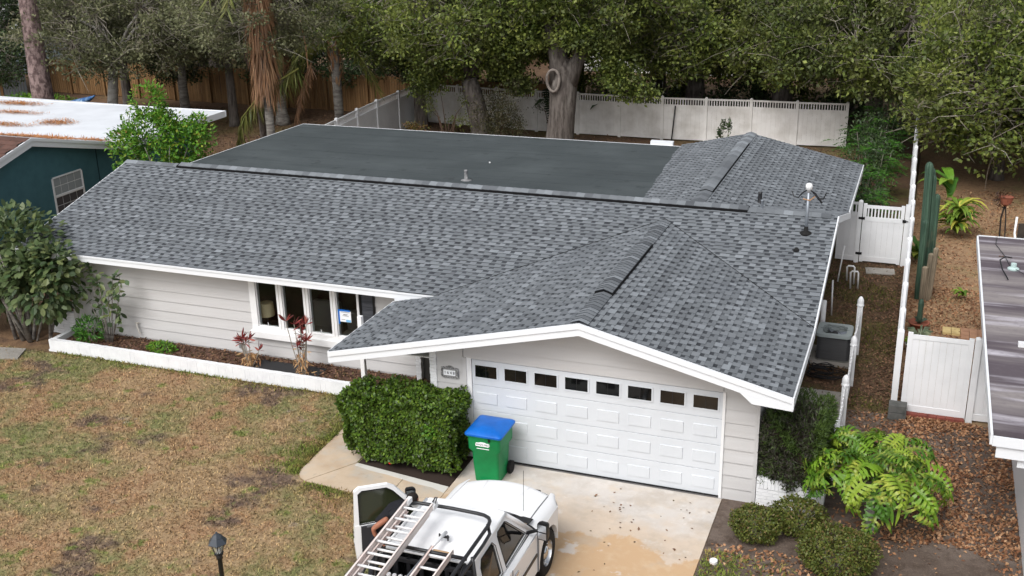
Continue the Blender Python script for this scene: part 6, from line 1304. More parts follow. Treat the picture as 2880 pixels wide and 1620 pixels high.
# ---- oak and other tree kinds ------------------------------------------------
def crown_arrays(seed, R_, Rz, zc, nc, nl, cr, L_, W_, droop=.25, flat=.6):
    r_ = np.random.default_rng(seed); d = rdir(r_, nc); k = r_.uniform(.45, 1.02, nc)**.6
    cen = d*np.array([R_, R_, Rz])*k[:, None]; cen[:, :2] *= (1+.18*np.sin(np.arctan2(d[:, 1], d[:, 0])*3+seed))[:, None]; cen[:, 2] += zc - droop*R_*.3*(np.hypot(cen[:, 0], cen[:, 1])/R_)**2
    csz = r_.uniform(.55, 1.35, nc)*cr
    ids = np.repeat(np.arange(nc), nl); g = r_.normal(size=(nc*nl, 3)); g /= np.maximum(1, np.linalg.norm(g, axis=1, keepdims=True)/1.9)
    P = cen[ids]+g*csz[ids][:, None]*np.array([1, 1, flat]); out = g+np.array([0, 0, .3])
    Nv = np.tile([0, 0, 1.], (len(P), 1))*.7+rdir(r_, len(P))*.8; D = out*.5+rdir(r_, len(P))*.9
    V = leaf_arrays(P, D, Nv, r_.uniform(.5, 1.5, len(P))*L_, r_.uniform(.6, 1.4, len(P))*W_, .15)
    return V, cen, csz
TREE = {}
def tree_proto(kind):
    if kind in TREE: return TREE[kind]
    spec = dict(oak1=(1, 4.6, 2.6, 5.0, 300, 105, .38, .17, .11, oak_leaf), oak2=(2, 4.2, 2.7, 5.1, 280, 105, .36, .17, .11, oak_leaf), dusty=(3, 3.7, 2.2, 5.1, 230, 90, .34, .15, .085, oak_leaf2),
        dark=(4, 3.9, 3.8, 5.0, 170, 130, .60, .19, .11, dark_leaf), low=(5, 3.2, 2.3, 3.5, 330, 110, .30, .12, .078, oak_leaf), young=(6, 1.9, 1.5, 3.0, 60, 110, .38, .14, .08, dark_leaf))[kind]
    sd_, R_, Rz, zc, nc, nl, cr, L_, W_, lm = spec
    V, cen, csz = crown_arrays(sd_, R_, Rz, zc, nc, nl, cr, L_, W_); crown = quads_mesh('crown', V, lm)
    tw = MB(); rr = random.Random(sd_); hub = Vector((0, 0, zc-Rz*.75)); limbs = []
    for i in range(7):
        a = i*.9+rr.random()*.5; e = Vector((math.cos(a)*R_*.62, math.sin(a)*R_*.62, zc+rr.uniform(-.25, .5)*Rz)); m_ = hub*.5+e*.5+Vector((rr.uniform(-.5, .5), rr.uniform(-.5, .5), rr.uniform(-.2, .5))); limbs.append((hub, m_, e))
    for i in range(len(cen)):
        c_ = Vector(cen[i]); l_ = min(limbs, key=lambda q: (q[2]-c_).length); s_ = l_[1]*.3+l_[2]*.7
        m_ = (s_+c_)/2+Vector((rr.uniform(-.4, .4), rr.uniform(-.4, .4), rr.uniform(-.3, .3))); tw.tube([s_, s_*.6+m_*.4+Vector((rr.uniform(-.2, .2), rr.uniform(-.2, .2), rr.uniform(-.2, .2))), m_, m_*.4+c_*.6+Vector((rr.uniform(-.2, .2), rr.uniform(-.2, .2), rr.uniform(-.2, .2))), c_], (.028, .022, .016, .012, .007), 4, cap=False)
        for _ in range(3): e = c_+Vector((rr.gauss(0, 1), rr.gauss(0, 1), rr.gauss(0, .7)))*csz[i]*1.3; tw.tube([c_, (c_+e)/2+Vector((rr.uniform(-.1, .1), rr.uniform(-.1, .1), .06)), e], (.012, .009, .004), 3, cap=False)
    TREE[kind] = (crown, tw.mesh('twigs', twig_m), limbs, hub, zc, Rz, R_); return TREE[kind]
def tree(kind, name, label, x, y, r=.35, rot=0, s=1., lean=(0, 0), bark=None, cat='tree', group=None, dz=0, forks=True, sz=None, coff=(0, 0, 0)):
    crown, tw, limbs, hub, zc, Rz, R_ = tree_proto(kind); t = thing(name, label, cat, (x, y, 0), group); sz = sz or s; INV[t.name] = Matrix.Identity(4)
    off = Vector((lean[0], lean[1], dz)); cf = Vector(coff); Rm = Matrix.Rotation(rot, 3, 'Z'); T = lambda p: Rm @ (Vector(p)*s)*1.0+off
    def TT(p): q = Rm @ Vector((p[0]*s, p[1]*s, p[2]*sz)); return q+off
    b = MB(); h = TT(hub); b.tube([(0, 0, -.05), (lean[0]*.05, lean[1]*.05, .25), (lean[0]*.3, lean[1]*.3, h.z*.4), (lean[0]*.7, lean[1]*.7, h.z*.75), h], (r*1.35, r*1.1, r*.95, r*.85, r*.75), 12)
    for hb, m_, e in limbs if forks else (): b.tube([h*.97, TT(m_)+cf*.7, TT(e)+cf], (r*.45, r*.26, r*.08), 7)
    shade(b.build('trunk', bark or bark_oak, t))
    off = off+Vector(coff); link('crown', crown, t, off, (0, 0, rot), (s, s, sz)); link('branches', tw, t, off, (0, 0, rot), (s, s, sz)); return t
# oaks inside the yard
tree('oak1', 'oak_tree', 'oak with shrub-wrapped leaning trunk in the middle of the back yard', -15.1, 26, .48, .3, .95, (-.7, .2), coff=(-.4, .9, 1.1))
tree('oak2', 'oak_tree', 'largest oak with thick forked trunk standing just behind the dark flat roof', -11.6, 26, .0001, 1.9, 1.0, (.5, .2), forks=False, coff=(.3, 1.3, 2.5))
tk_ = bpy.data.objects['oak_tree.001']; bt = MB()
bt.tube([(-.02, 0, 0), (-.02, 0, .6), (.08, 0, 1.6), (.16, 0, 2.8), (.16, .02, 3.4), (.10, .05, 3.9)], (.66, .60, .55, .58, .50, .30), 20)
bt.tube([(.05, 0, 2.9), (-.05, 0, 3.9), (-.30, .1, 4.9), (-.62, .2, 6.2), (-.8, .3, 8)], (.50, .40, .36, .34, .25), 14)
bt.tube([(.30, 0, 2.8), (.62, .05, 3.6), (1.0, .1, 4.3), (1.7, .3, 5.3), (2.6, .5, 6.3)], (.44, .34, .24, .17, .10), 12)
shade(bt.build('trunk', bark_oak, tk_)); wd = MB(); cw_ = Vector((-.08, -.66, 3.12))
wd.tube([cw_+Vector((.27*math.cos(t), .05*math.sin(t*2), .45*math.sin(t))) for t in [2*math.pi*j/20 for j in range(21)]], .060, 8, cap=False); shade(wd.build('scar_ring', mat('scar_bark', S(128, 120, 114), .95, n=[(6, S(100, 92, 86), .45, .7)]), tk_))
def spray(root, blobs, m, seed):
    r_ = np.random.default_rng(seed); Q = []
    for (x, y, z, rx, rz, n_) in blobs:
        nc = n_//45; c_ = np.array([x, y, z])+rdir(r_, nc)*np.array([rx, rx*.8, rz])*r_.uniform(.2, 1, nc)[:, None]; ids = np.repeat(np.arange(nc), 45); Q.append(c_[ids]+r_.normal(0, 1, (len(ids), 3))*[.22, .22, .15])
    Q = np.concatenate(Q); V = leaf_arrays(Q, rdir(r_, len(Q)), np.tile([0, 0, 1.], (len(Q), 1))*.7+rdir(r_, len(Q))*.8, r_.uniform(.11, .2, len(Q)), r_.uniform(.07, .12, len(Q)), .15); o = link('low_branches', quads_mesh('low_branches', V, m), root); return o
spray(tk_, [(-1.6, -.3, 4.6, 1.3, .8, 2700), (-2.4, .3, 3.3, .9, .8, 1500), (.9, -.9, 5.0, .9, .7, 1500), (2.2, .2, 3.6, 1.2, .9, 2600), (1.7, -.3, 4.8, 1.0, .6, 1500), (-.5, -.8, 6.1, 1.0, .5, 1500), (3.3, .6, 2.6, .8, .5, 900)], oak_leaf, 4)
spray(bpy.data.objects['oak_tree'], [(-1.7, -.3, 3.6, 1.2, .9, 2200), (.9, -.3, 3.8, 1.1, .8, 2000), (-2.8, 0, 2.6, .9, .6, 1100), (.1, -.6, 4.6, 1.4, .7, 2000), (1.5, .4, 2.7, .7, .6, 900)], oak_leaf, 5)
tree('oak1', 'oak_tree', 'spreading oak canopy above the white back fence right of the largest oak', -7.2, 32.8, .5, 2.5, 1.0, (0, -.5)); tree('oak2', 'oak_tree', 'oak canopy hanging over the right half of the white back fence', -3.2, 32.4, .5, .8, 1.0, (0, -.6))
tree('oak2', 'oak_tree', 'oak canopy left of the middle of the back yard above the fence corner', -19.4, 28.8, .3, 4.0, .9, (0, -.3), coff=(0, 0, .9)); tree('oak1', 'oak_tree', 'oak crown over the far right end of the back fence', .8, 30.5, .4, 5.2, 1.0, (0, -.5))
tree('dusty', 'oak_tree', 'grey-trunked dusty oak behind the white roof', -31.75, 22, .26, .5, 1.0, (.25, .5), pale_bark, dz=.3); tree('dusty', 'oak_tree', 'dusty green oak in front of the middle of the wood fence', -28.6, 27, .22, 2.2, 1.05, (0, 0)); tree('dusty', 'oak_tree', 'dusty oak crown right of the pine trunk', -34.8, 27, .25, 3.9, .95, (0, 0), dz=.4)
tree('low', 'oak_tree', 'low sprawling oak over the neighbour yard beyond the side fence', 7.8, 24.5, .25, .4, 1.5, (0, 0), sz=1.25, dz=-.5); tree('low', 'oak_tree', 'low oak branches at the far right beyond the cactus', 5.6, 26.0, .22, 2.9, 1.15, (0, 0), sz=1.4, dz=-.4); tree('oak2', 'oak_tree', 'large oak behind the low sprawling oak at the upper right', 9.5, 30, .5, 1.2, 1.1, (0, 0)); tree('oak1', 'oak_tree', 'oak filling the upper right corner of the view', 4.2, 33, .5, 3.3, 1.0, (0, 0))
# background trees
BGT = [('dark', -47.5, 31, 1.1), ('dark', -43, 36, 1.15), ('dark', -38, 38, 1.0), ('dusty', -35, 35, 1.1), ('dark', -30, 34, .85), ('oak2', -26.5, 36, 1.0), ('dark', -22.5, 34.5, .9), ('oak1', -18.5, 36, .95), ('oak2', -13.8, 35.5, 1.0), ('oak1', -10.2, 38, .95), ('dark', -5, 37.5, .9), ('oak2', -.8, 37, 1.0), ('dark', 6.5, 38, 1.0), ('oak1', 11, 37, 1.1)]
for i, (k, x, y, s_) in enumerate(BGT): tree(k, 'background_tree', 'tree %s' % ['at the far left corner behind the grey fence', 'dark crown behind the left end of the wood fence', 'dark crown beyond the white trellis', 'dusty crown beyond the wood fence', 'dark crown behind the dusty oaks and wood fence', 'oak crown behind the shaggy dead-skirt palm', 'dark crown behind the second palm', 'oak crown behind the white fence corner', 'oak crown behind the middle oaks', 'oak crown with grey trunk behind the back fence middle', 'dark crown beyond the blue canopy', 'oak crown beyond the right part of the back fence', 'dark crown behind the upper right oaks', 'oak crown beyond the carport side at far right'][i], x, y, .42, i*1.3, s_, group='trees beyond the back fences')
for i in range(15):
    x = -72+i*6.6; y = 58+(i % 3)*5; tree(('oak1', 'dark', 'oak2')[i % 3], 'distant_tree', 'distant tree crown in the row filling the top edge', x, y, .4, i*2.1, 1.15, group='distant trees along the top edge')
for i in range(12):
    x = -95+i*10.5; tree(('dark', 'oak1')[i % 2], 'distant_tree', 'distant tree crown in the row filling the top edge', x, 84+(i % 2)*8, .4, i*1.7, 1.5, group='distant trees along the top edge')
for i, (x, y, s_, lb) in enumerate(((-33.5, 29.5, .9, 'dark small tree in front of the wood fence left of centre'), (-24, 32, .95, 'dark bushy small tree between the two palms'), (-27.8, 30.3, 1.0, 'dark small tree right of the dead oak limb'), (-20.6, 32.2, 1.0, 'dark small tree behind the fence corner post'), (-42.5, 26, 1.0, 'small dark bushy tree at far left in front of the wood fence'))): tree('young', 'small_tree', lb, x, y, .07, i*1.1, s_, bark=bark_palm)
# pale limb
o = tag(shade(MB().tube([(-31.9, 26.9, 3.15), (-31.5, 26.8, 3.4), (-30.9, 26.9, 3.45), (-30.3, 27, 3.5), (-30.1, 27.1, 3.3)], (.16, .17, .2, .2, .12), 10).tube([(-31.3, 26.95, 0), (-31.35, 27, 1.8), (-31.2, 26.9, 3.35)], (.25, .20, .17), 10).build('dead_tree_stump', bark_palm, None)), 'pale broken dead tree with a sideways limb in front of the wood fence', 'dead tree')
# pine trunk
pt = thing('pine_tree', 'thick leaning pink-brown pine trunk at the left of the view', 'pine tree', (-32.75, 19.6, 0)); b = MB(); b.tube([(.0, 0, 0), (-.2, 0, 1.4), (-.27, -.1, 2.4), (-.28, -.1, 4), (-.24, -.1, 6.5), (-.1, 0, 11)], (.62, .52, .46, .41, .36, .28), 16); INV[pt.name] = Matrix.Identity(4); shade(b.build('trunk', bark_pine, pt))
V, cen, csz = crown_arrays(9, 3.0, 1.8, 11.2, 60, 90, .5, .2, .04); link('crown', quads_mesh('crown', V, dark_leaf), pt)
# palms
def palm(name, label, x, y, h, r, skirt, fronds, seed, lean=0, boots=0):
    t = thing(name, label, 'palm tree', (x, y, 0)); INV[t.name] = Matrix.Identity(4); rr = random.Random(seed); r_ = np.random.default_rng(seed)
    b = MB(); n_ = 22; pts = [(lean*(i/n_)**1.5, 0, h*i/n_) for i in range(n_+1)]; b.tube(pts, [r*(1.35-.5*min(1, i/4))*(1.0 if i % 2 else 1.07) for i in range(n_+1)], 14); shade(b.build('trunk', bark_palm, t))
    top_ = np.array(pts[-1])
    def frond(nm, m, a, el, L_, droop, lw, ll):
        d = np.array([math.cos(a), math.sin(a), 0]); n2 = 14; rib = np.array([top_+d*L_*u*math.cos(el)*(1-.25*u*droop)+np.array([0, 0, L_*(math.sin(el)*u-droop*u*u)]) for u in np.linspace(0, 1, n2)])
        MB().tube([tuple(p) for p in rib], [.035*(1-.8*i/n2) for i in range(n2)], 5).build(nm+'_rib', m if nm != 'frond' else palm_leaf, t)
        k = 110; u = r_.uniform(.12, 1, k); idx = u*(n2-1); i0 = np.minimum(idx.astype(int), n2-2); P = rib[i0]+(rib[i0+1]-rib[i0])*(idx-i0)[:, None]; side = np.array([-d[1], d[0], 0]); sg = r_.choice([-1, 1], k)[:, None]
        D = side*sg*(.45 if droop > .4 else .9)+d*.35+np.c_[np.zeros(k), np.zeros(k), -r_.uniform(.5, 1.3, k)]; return leaf_arrays(P, D, np.tile(d, (k, 1))+rdir(r_, k)*.3, ll*r_.uniform(.7, 1.1, k), lw, .05)
    Vs = [frond('frond', palm_leaf, rr.uniform(0, 6.28) if not isinstance(q, tuple) else q[0], rr.uniform(.1, .9) if not isinstance(q, tuple) else q[1], rr.uniform(2.6, 3.4) if not isinstance(q, tuple) else q[2], .75, .035, .75) for q in fronds]
    if Vs: link('frond_leaflets', quads_mesh('fronds', np.concatenate(Vs), palm_leaf), t)
    if skirt:
        k = int(skirt*900); a = r_.uniform(0, 6.28, k); rr2 = r+.06+r_.uniform(0, .26, k); z = h-r_.uniform(.1, 1, k)**1.3*skirt*2.6; P = np.c_[np.cos(a)*rr2, np.sin(a)*rr2, z]+np.array([lean*.8, 0, 0]); D = np.c_[np.cos(a)*.18, np.sin(a)*.18, -np.ones(k)]+rdir(r_, k)*.15
        link('dead_skirt', quads_mesh('skirt', leaf_arrays(P, D, np.c_[np.cos(a), np.sin(a), np.zeros(k)], r_.uniform(.6, 1.1, k), .045, .1), dead_palm), t)
    if boots:
        k = 90; a = r_.uniform(0, 6.28, k); z = h-r_.uniform(0, boots, k); P = np.c_[np.cos(a)*r, np.sin(a)*r, z-.1]; D = np.c_[np.cos(a)*.35, np.sin(a)*.35, np.ones(k)]; link('boots', quads_mesh('boots', leaf_arrays(P, D, np.c_[np.cos(a), np.sin(a), np.zeros(k)], .45, .10, .1), boot), t)
    return t
palm('palm_tree', 'palm with a long shaggy skirt of dead brown fronds left of the dark roof', -21.35, 19, 8.6, .19, 2.0, [1, 2, 3, 4, 5, 6], 1)
tree('dusty', 'oak_tree', 'dusty oak crown overhanging the shaggy palm', -25.3, 24.5, .18, 1.4, .85, (1.2, -2), coff=(1.6, -2.2, 2.2))
palm('palm_tree', 'palm with peeling boots on its trunk near the left white fence', -22.55, 26.6, 4.3, .24, .0, [(0.1, .3, 3.0), (-.3, .1, 3.2), (.6, .5, 3), 1, 2, 3, 4, 5, 6, 7], 2, boots=2.0)
palm('palm_tree', 'small grey palm stump trunk near the wood fence between the two taller palms', -26.5, 28, 3.9, .28, .35, [1, 2, 3, 4, 5], 3)
gfm = thing('fallen_frond', 'green and brown palm frond hanging diagonally beside the shaggy palm', 'palm frond', (-21.4, 18.9, 3)); INV[gfm.name] = Matrix.Translation((21.4, -18.9, -3))
def hang(parent, pts, m, n_, L_, seed):
    r_ = np.random.default_rng(seed); MB().tube(pts, [.04-.03*i/len(pts) for i in range(len(pts))], 6).build('rib', m, parent); A_ = np.array(pts); u = r_.uniform(0, len(pts)-1.01, n_); i0 = u.astype(int); P = A_[i0]+(A_[i0+1]-A_[i0])*(u-i0)[:, None]
    D = np.c_[r_.normal(0, .25, n_), r_.normal(0, .25, n_), -np.ones(n_)]; link('leaflets', quads_mesh('leaflets', leaf_arrays(P, D, rdir(r_, n_), L_*r_.uniform(.6, 1.1, n_), .04, .1), m), parent)
hang(gfm, [(-20.2, 19.6, 4.2), (-21.0, 19.2, 3.7), (-21.9, 19.0, 3.0), (-22.5, 18.8, 2.3), (-22.75, 18.7, 1.3)], palm_leaf, 260, 1.0, 5)
dfm = thing('fallen_frond', 'dry brown palm frond hanging down right of the shaggy palm', 'palm frond', (-20.6, 21, 3)); hang(dfm, [(-20.45, 21, 4.2), (-20.75, 21, 3.7), (-21.1, 21, 2.8), (-21.4, 20.9, 1.8), (-21.5, 20.9, .9)], dead_palm, 200, .7, 6)
tag(MB().tube([(-21.5, 22.5, 2.9), (-21.55, 22.5, 4.6), (-21.7, 22.5, 5.8)], (.03, .035, .04), 6).build('dead_stalk', boot, None), 'thin pale dead stalk hanging between the shaggy palm and dry frond', 'stalk')
# bright tree by the teal house, shrubs
bt_ = thing('bright_tree', 'bright green bushy young tree in front of the white roof beside the teal house', 'tree', (-20.3, 11.0, 0))
for k in range(9): a = k*.7; MB().tube([(-20.3, 11, 0), (-20.3+.3*math.cos(a), 11+.3*math.sin(a), 1.6), (-20.3+1.1*math.cos(a), 11+1.1*math.sin(a), 3.2)], (.05, .035, .012), 6).build('stem', bark_palm, bt_, True)
cl = [((-20.5, 11, 3.0), (1.45, 1.2, 1.25), 5200), ((-20.6, 11, 4.35), (.6, .5, .7), 1300), ((-19.5, 11.2, 3.1), (1.0, .8, .8), 2000), ((-21.3, 10.8, 2.9), (.8, .8, .9), 1500), ((-18.95, 11.2, 3.7), (.6, .5, .35), 700), ((-19.9, 11, 3.9), (.5, .5, .45), 700)]
PP = [shell(rng, *c_, .55) for c_ in cl]; P = np.concatenate([p for p, _ in PP]); d = np.concatenate([q for _, q in PP]); cl_ = np.sin(P[:, 0]*5.3+P[:, 1]*3)+np.sin(P[:, 2]*6.1+P[:, 0]*2)+np.sin(P[:, 1]*5); keep = cl_ > -.9; P, d = P[keep], d[keep]
leafy(bt_, P, d*.6+rdir(rng, len(P))*.6, d*.4+rdir(rng, len(P))*.5+[0, 0, .7], rng.uniform(.10, .17, len(P)), rng.uniform(.05, .08, len(P)), maple_leaf, 300, cols=[(58, 98, 30), (86, 134, 36), (112, 160, 50), (70, 118, 40), (140, 150, 56)])
bush('yellowish shrub between the bright tree and the dark flat roof', (-20.6, 14.6, .95), (1.1, .8, 1.0), 1500, leafmat('olive_leaves', [(98, 104, 44), (124, 122, 52), (84, 92, 38), (134, 120, 62)]), .11, .05)
bush('low light green bush behind the white roof at the foot of the pine trunk', (-35.5, 21.6, 1.6), (2.6, 1.2, .55), 2600, maple_leaf, .14, .06)
fp = thing('picket_remnant', 'small grey picket panel with orange post beyond the left edge of the dark roof', 'fence', (-19.0, 11.6, 0))
for i in range(14): piece('picket', grey_fence, fp, (-19.5+.1*i, 12.2, .9), (.075, .02, 1.8))
piece('post', mat('orange_post', S(160, 96, 52), .8), fp, (-19.75, 12.0, 1.0), (.09, .09, 2.0))
# yard shrubs by back fence
def clumpy(label, name, c, r, n, m, L_, W_, cat='shrub', stems=8, inner=.3, sm=None):
    t = thing(name, label, cat, (c[0], c[1], 0)); ncl = max(6, n//110); P, d = shell(rng, c, r, ncl, inner, .1); ids = np.repeat(np.arange(len(P)), 110); Q = P[ids]+rng.normal(0, 1, (len(ids), 3))*np.array(r)*.16; Q = Q[Q[:, 2] > .05]
    for k in range(stems): e = P[rg.randrange(len(P))]; MB().tube([(c[0]+rg.uniform(-.15, .15), c[1]+rg.uniform(-.1, .1), 0), tuple((np.array(c)*.5+e*.5)*[1, 1, .8]), tuple(e)], (.03, .018, .007), 5).build('stem', sm or cane_m, t)
    link('leaves', quads_mesh('leaves', leaf_arrays(Q, rdir(rng, len(Q))+[0, 0, .1], np.tile([0, 0, 1.], (len(Q), 1))+rdir(rng, len(Q))*.7, rng.uniform(.7, 1.2, len(Q))*L_, rng.uniform(.8, 1.2, len(Q))*W_, .12), m), t); t.children[-1]['kind'] = 'stuff'; return t
clumpy('dark brown-green twiggy shrub wrapped round the base of the middle oak trunk', 'shrub', (-14.0, 25.0, 1.35), (1.0, .7, 1.5), 7000, leafmat('twiggy_leaves', [(66, 60, 46), (84, 78, 52), (58, 66, 40), (96, 88, 66)]), .10, .045, stems=14)
clumpy('thin leggy crape myrtle with bare canes in front of the white fence', 'crape_myrtle', (-16.5, 25.2, 1.7), (1.2, .8, 1.2), 700, oak_leaf, .12, .06, stems=14, inner=.7)
clumpy('low reddish green shrub at the left foot of the crape myrtle', 'shrub', (-17.4, 23.8, .6), (1.0, .6, .75), 1500, leafmat('russet_leaves', [(92, 84, 44), (120, 84, 52), (84, 92, 44), (140, 108, 60)]), .12, .05)
clumpy('vine spilling over the white back fence right of the middle oak', 'vine', (-12.9, 28.9, 1.3), (.8, .2, .9), 500, dark_leaf, .09, .05, 'vine', 4, .5)
clumpy('small dark upright plant in front of the back fence by the rear gable', 'plant', (-4.6, 26.2, .8), (.3, .3, .75), 260, dark_leaf, .12, .06, 'plant', 5, .4)
for i, (x, y, z_, rx, rz, lb) in enumerate(((1.35, 16.6, 1.35, 1.0, 1.35, 'feathery green bush just behind the picket-topped rear gate'), (.9, 19.2, 1.6, 1.15, 1.5, 'feathery green bush second along the right side fence'), (1.4, 22, 1.7, 1.2, 1.5, 'feathery green bush third along the right side fence'), (.9, 25, 1.8, 1.3, 1.6, 'feathery green bush fourth along the right side fence'), (1.3, 28, 1.9, 1.4, 1.7, 'feathery green bush at the far end of the right side fence'))):
    t = thing('feathery_bush', lb, 'bush', (x, y, 0), 'feathery bushes along the right side fence')
    Vs = []; 
    for k in range(75):
        a, el = rg.uniform(0, 6.28), rg.uniform(-.15, 1.2); d = np.array([math.cos(a)*math.cos(el), math.sin(a)*math.cos(el), math.sin(el)]); p0 = np.array([x, y, z_*.6])+d*np.array([rx, rx, rz])*rg.uniform(.25, .75); L_ = rg.uniform(.45, .8); dd = d*[1, 1, .3]+[0, 0, .15]; n_ = 34
        u = rng.uniform(0, 1, n_); P = p0+np.outer(u, dd)*L_+np.c_[np.zeros(n_), np.zeros(n_), -u*u*.25]; sd_ = np.cross(dd, [0, 0, 1]); sd_ /= np.linalg.norm(sd_); D = np.outer(rng.choice([-1, 1], n_), sd_)+dd*.5; Vs.append(leaf_arrays(P, D, np.tile([0, 0, 1.], (n_, 1))+rdir(rng, n_)*.25, rng.uniform(.10, .18, n_), .035, .1))
    o = link('fronds', quads_mesh('fronds', np.concatenate(Vs), fern_leaf), t); o['kind'] = 'stuff'
    P, d = shell(rng, (x, y, z_*.75), (rx*.8, rx*.8, rz*.8), 1200, .2, .05); o = link('inner_leaves', quads_mesh('inner', leaf_arrays(P, rdir(rng, len(P)), rdir(rng, len(P)), .14, .05, .1), dark_leaf), t); o['kind'] = 'stuff'
    for k in range(5): a = k*1.3; MB().tube([(x+.1*math.cos(a), y+.1*math.sin(a), 0), (x+.5*math.cos(a), y+.5*math.sin(a), z_)], (.03, .012), 5).build('stem', twig_m, t)
for i in range(13):
    clumpy('dark understory shrub %s' % ['behind the corner of the two white fences', 'behind the white fence left of the crape myrtle', 'behind the white fence at the crape myrtle', 'behind the white fence at the middle oak', 'behind the white fence between the two big oaks', 'behind the white fence at the largest oak', 'behind the white fence just right of the largest oak', 'behind the white fence left of the leaning pole', 'behind the white fence at the leaning pole', 'behind the white fence right of the leaning pole', 'behind the white fence left of the rear gable peak', 'behind the white fence at the rear gable peak', 'behind the white fence near its right end'][i], 'shrub', (-19+1.62*i, 33.2+.5*math.sin(i*2.1), 1.25), (1.25, .8, 1.15+.3*math.sin(i*1.7)), 1700, [dark_leaf, oak_leaf, dark_leaf][i % 3], .16, .085, stems=4)
for i, (x, y, z_) in enumerate(((-13.0, 27.6, 5.0), (-11.0, 24.9, 5.6), (-10.0, 26.5, 4.9), (-15.6, 26.0, 4.6), (-12.4, 25.3, 6.2))): pass
# bananas and strap plants
def strap(label, name, c, n_, L_, W_, m, cols, cat='plant', up=.9, seed=0):
    t = thing(name, label, cat, (c[0], c[1], 0)); r_ = random.Random(seed)
    for i in range(n_):
        a = r_.uniform(0, 6.28); l_ = L_*r_.uniform(.6, 1.1); d = Vector((math.cos(a), math.sin(a), 0)); s_ = Vector((-d.y, d.x, 0)); h0 = r_.uniform(.05, up); b = MB(); prev = None
        for u in (0, .2, .45, .7, .88, 1):
            w = W_*math.sin(math.pi*min(.97, .12+.86*u))*.5; p = Vector(c)+Vector((r_.uniform(-.01, .01), 0, 0))+d*l_*u*.75+Vector((0, 0, h0*(1-u*.0)+l_*(.95*u-.85*u*u))); cur = (p-s_*w, p+Vector((0, 0, -.15*w)), p+s_*w)
            if prev: b.add(list(prev)+list(cur), [(0, 1, 4, 3), (1, 2, 5, 4)])
            prev = cur
        b.build('leaf', mat('%s_%s_%d' % (name, seed, i % 4), S(*cols[i % len(cols)]), .45, trans=.25) if i < 4 else bpy.data.materials['%s_%s_%d' % (name, seed, i % 4)], t)
    return t
YC = [(186, 182, 80), (104, 130, 48), (136, 156, 60), (78, 108, 42)]
strap('yellow variegated strap-leaved plant behind the tall cactus', 'shell_ginger', (4.15, 18.0, .1), 80, 1.2, .15, croton_leaf, YC, up=.9, seed=1)
strap('green and yellow lobed plant left of the tall cactus beside the white fence', 'shell_ginger', (3.05, 15.0, .05), 22, .9, .2, croton_leaf, [(74, 112, 38), (96, 128, 44), (60, 96, 34), (140, 150, 60)], up=.5, seed=2)
strap('broad green banana-like leaves behind the yellow variegated plant', 'banana_plant', (3.9, 20.6, .2), 9, 1.5, .36, banana_leaf, [(96, 136, 44), (66, 108, 40), (120, 150, 56), (80, 120, 46)], up=1.0, seed=3)
strap('dark banana leaves drooping over the back fence between the two big oaks', 'banana_plant', (-13.2, 30.2, .8), 9, 2.0, .4, banana_leaf, [(38, 58, 38), (48, 72, 44), (34, 52, 36), (60, 84, 50)], up=1.5, seed=4)
strap('large dark leaf plant beyond the fence right of the largest oak', 'banana_plant', (-10.4, 30.4, .8), 8, 1.8, .42, banana_leaf, [(44, 66, 44), (56, 80, 52), (38, 58, 40), (84, 112, 96)], up=1.6, seed=5)
strap('small green strap plant under the hanging pot stand', 'small_plant', (5.6, 16.6, .05), 22, .55, .09, croton_leaf, [(60, 88, 40), (84, 112, 50), (50, 76, 36), (100, 124, 60)], up=.2, seed=6)
strap('small green plant beside the left edge of the grey carport roof', 'small_plant', (4.3, 12.2, .05), 14, .45, .09, croton_leaf, [(110, 140, 48), (90, 120, 44), (130, 156, 60), (80, 110, 40)], up=.15, seed=7)
# dead banana leaf (dark fringed strip) hanging on the fence
db = thing('hanging_leaf', 'dark fringed banana leaf hanging down over the white fence left of the largest oak', 'leaf', (-13.3, 29.4, 1)); b = MB()
for i in range(16):
    z = 2.05-i*.105; w = .16+.05*math.sin(i); b.add([(-13.35+.04*i*.4, 29.30, z), (-13.35+.04*i*.4+w, 29.25, z-.06), (-13.35+.04*i*.4+w, 29.25, z-.12), (-13.35+.04*i*.4, 29.30, z-.085), (-13.35+.04*i*.4-w, 29.27, z-.05), (-13.35+.04*i*.4-w, 29.27, z-.11)], [(0, 1, 2, 3), (0, 3, 5, 4)])
b.build('blade', bpy.data.materials['banana_plant_4_2'], db)
# cactus
ct = thing('cactus', 'tall clustered column cactus beyond the white side fence', 'cactus', (3.3, 12.0, 0))
def column(x, y, h, r, lean=(0, 0), m=cactus_m, ribs=6, z0=0):
    b = MB(); k = ribs*4; US = [0, .1, .2, .3, .4, .5, .6, .7, .8, .9, .955, .968, .98, .99, .996, 1]; n_ = len(US)-1; V = []
    for i in range(n_+1):
        u = US[i]; top_u = max(0, (u-.955)/.045); rr_ = r*math.sqrt(max(.004, 1-top_u**2))*(.8+.2*min(1, u*6))*(1+.03*math.sin(u*14))
        for j in range(k): a = 2*math.pi*j/k; q = rr_*(.72+.28*abs(math.cos(a*ribs/2))); V.append((x+lean[0]*u+q*math.cos(a), y+lean[1]*u+q*math.sin(a), z0+h*u))
    b.add(V, [(i*k+j, i*k+(j+1) % k, (i+1)*k+(j+1) % k, (i+1)*k+j) for i in range(n_) for j in range(k)]+[tuple(n_*k+j for j in range(k))]); return b.build('column', m, ct)
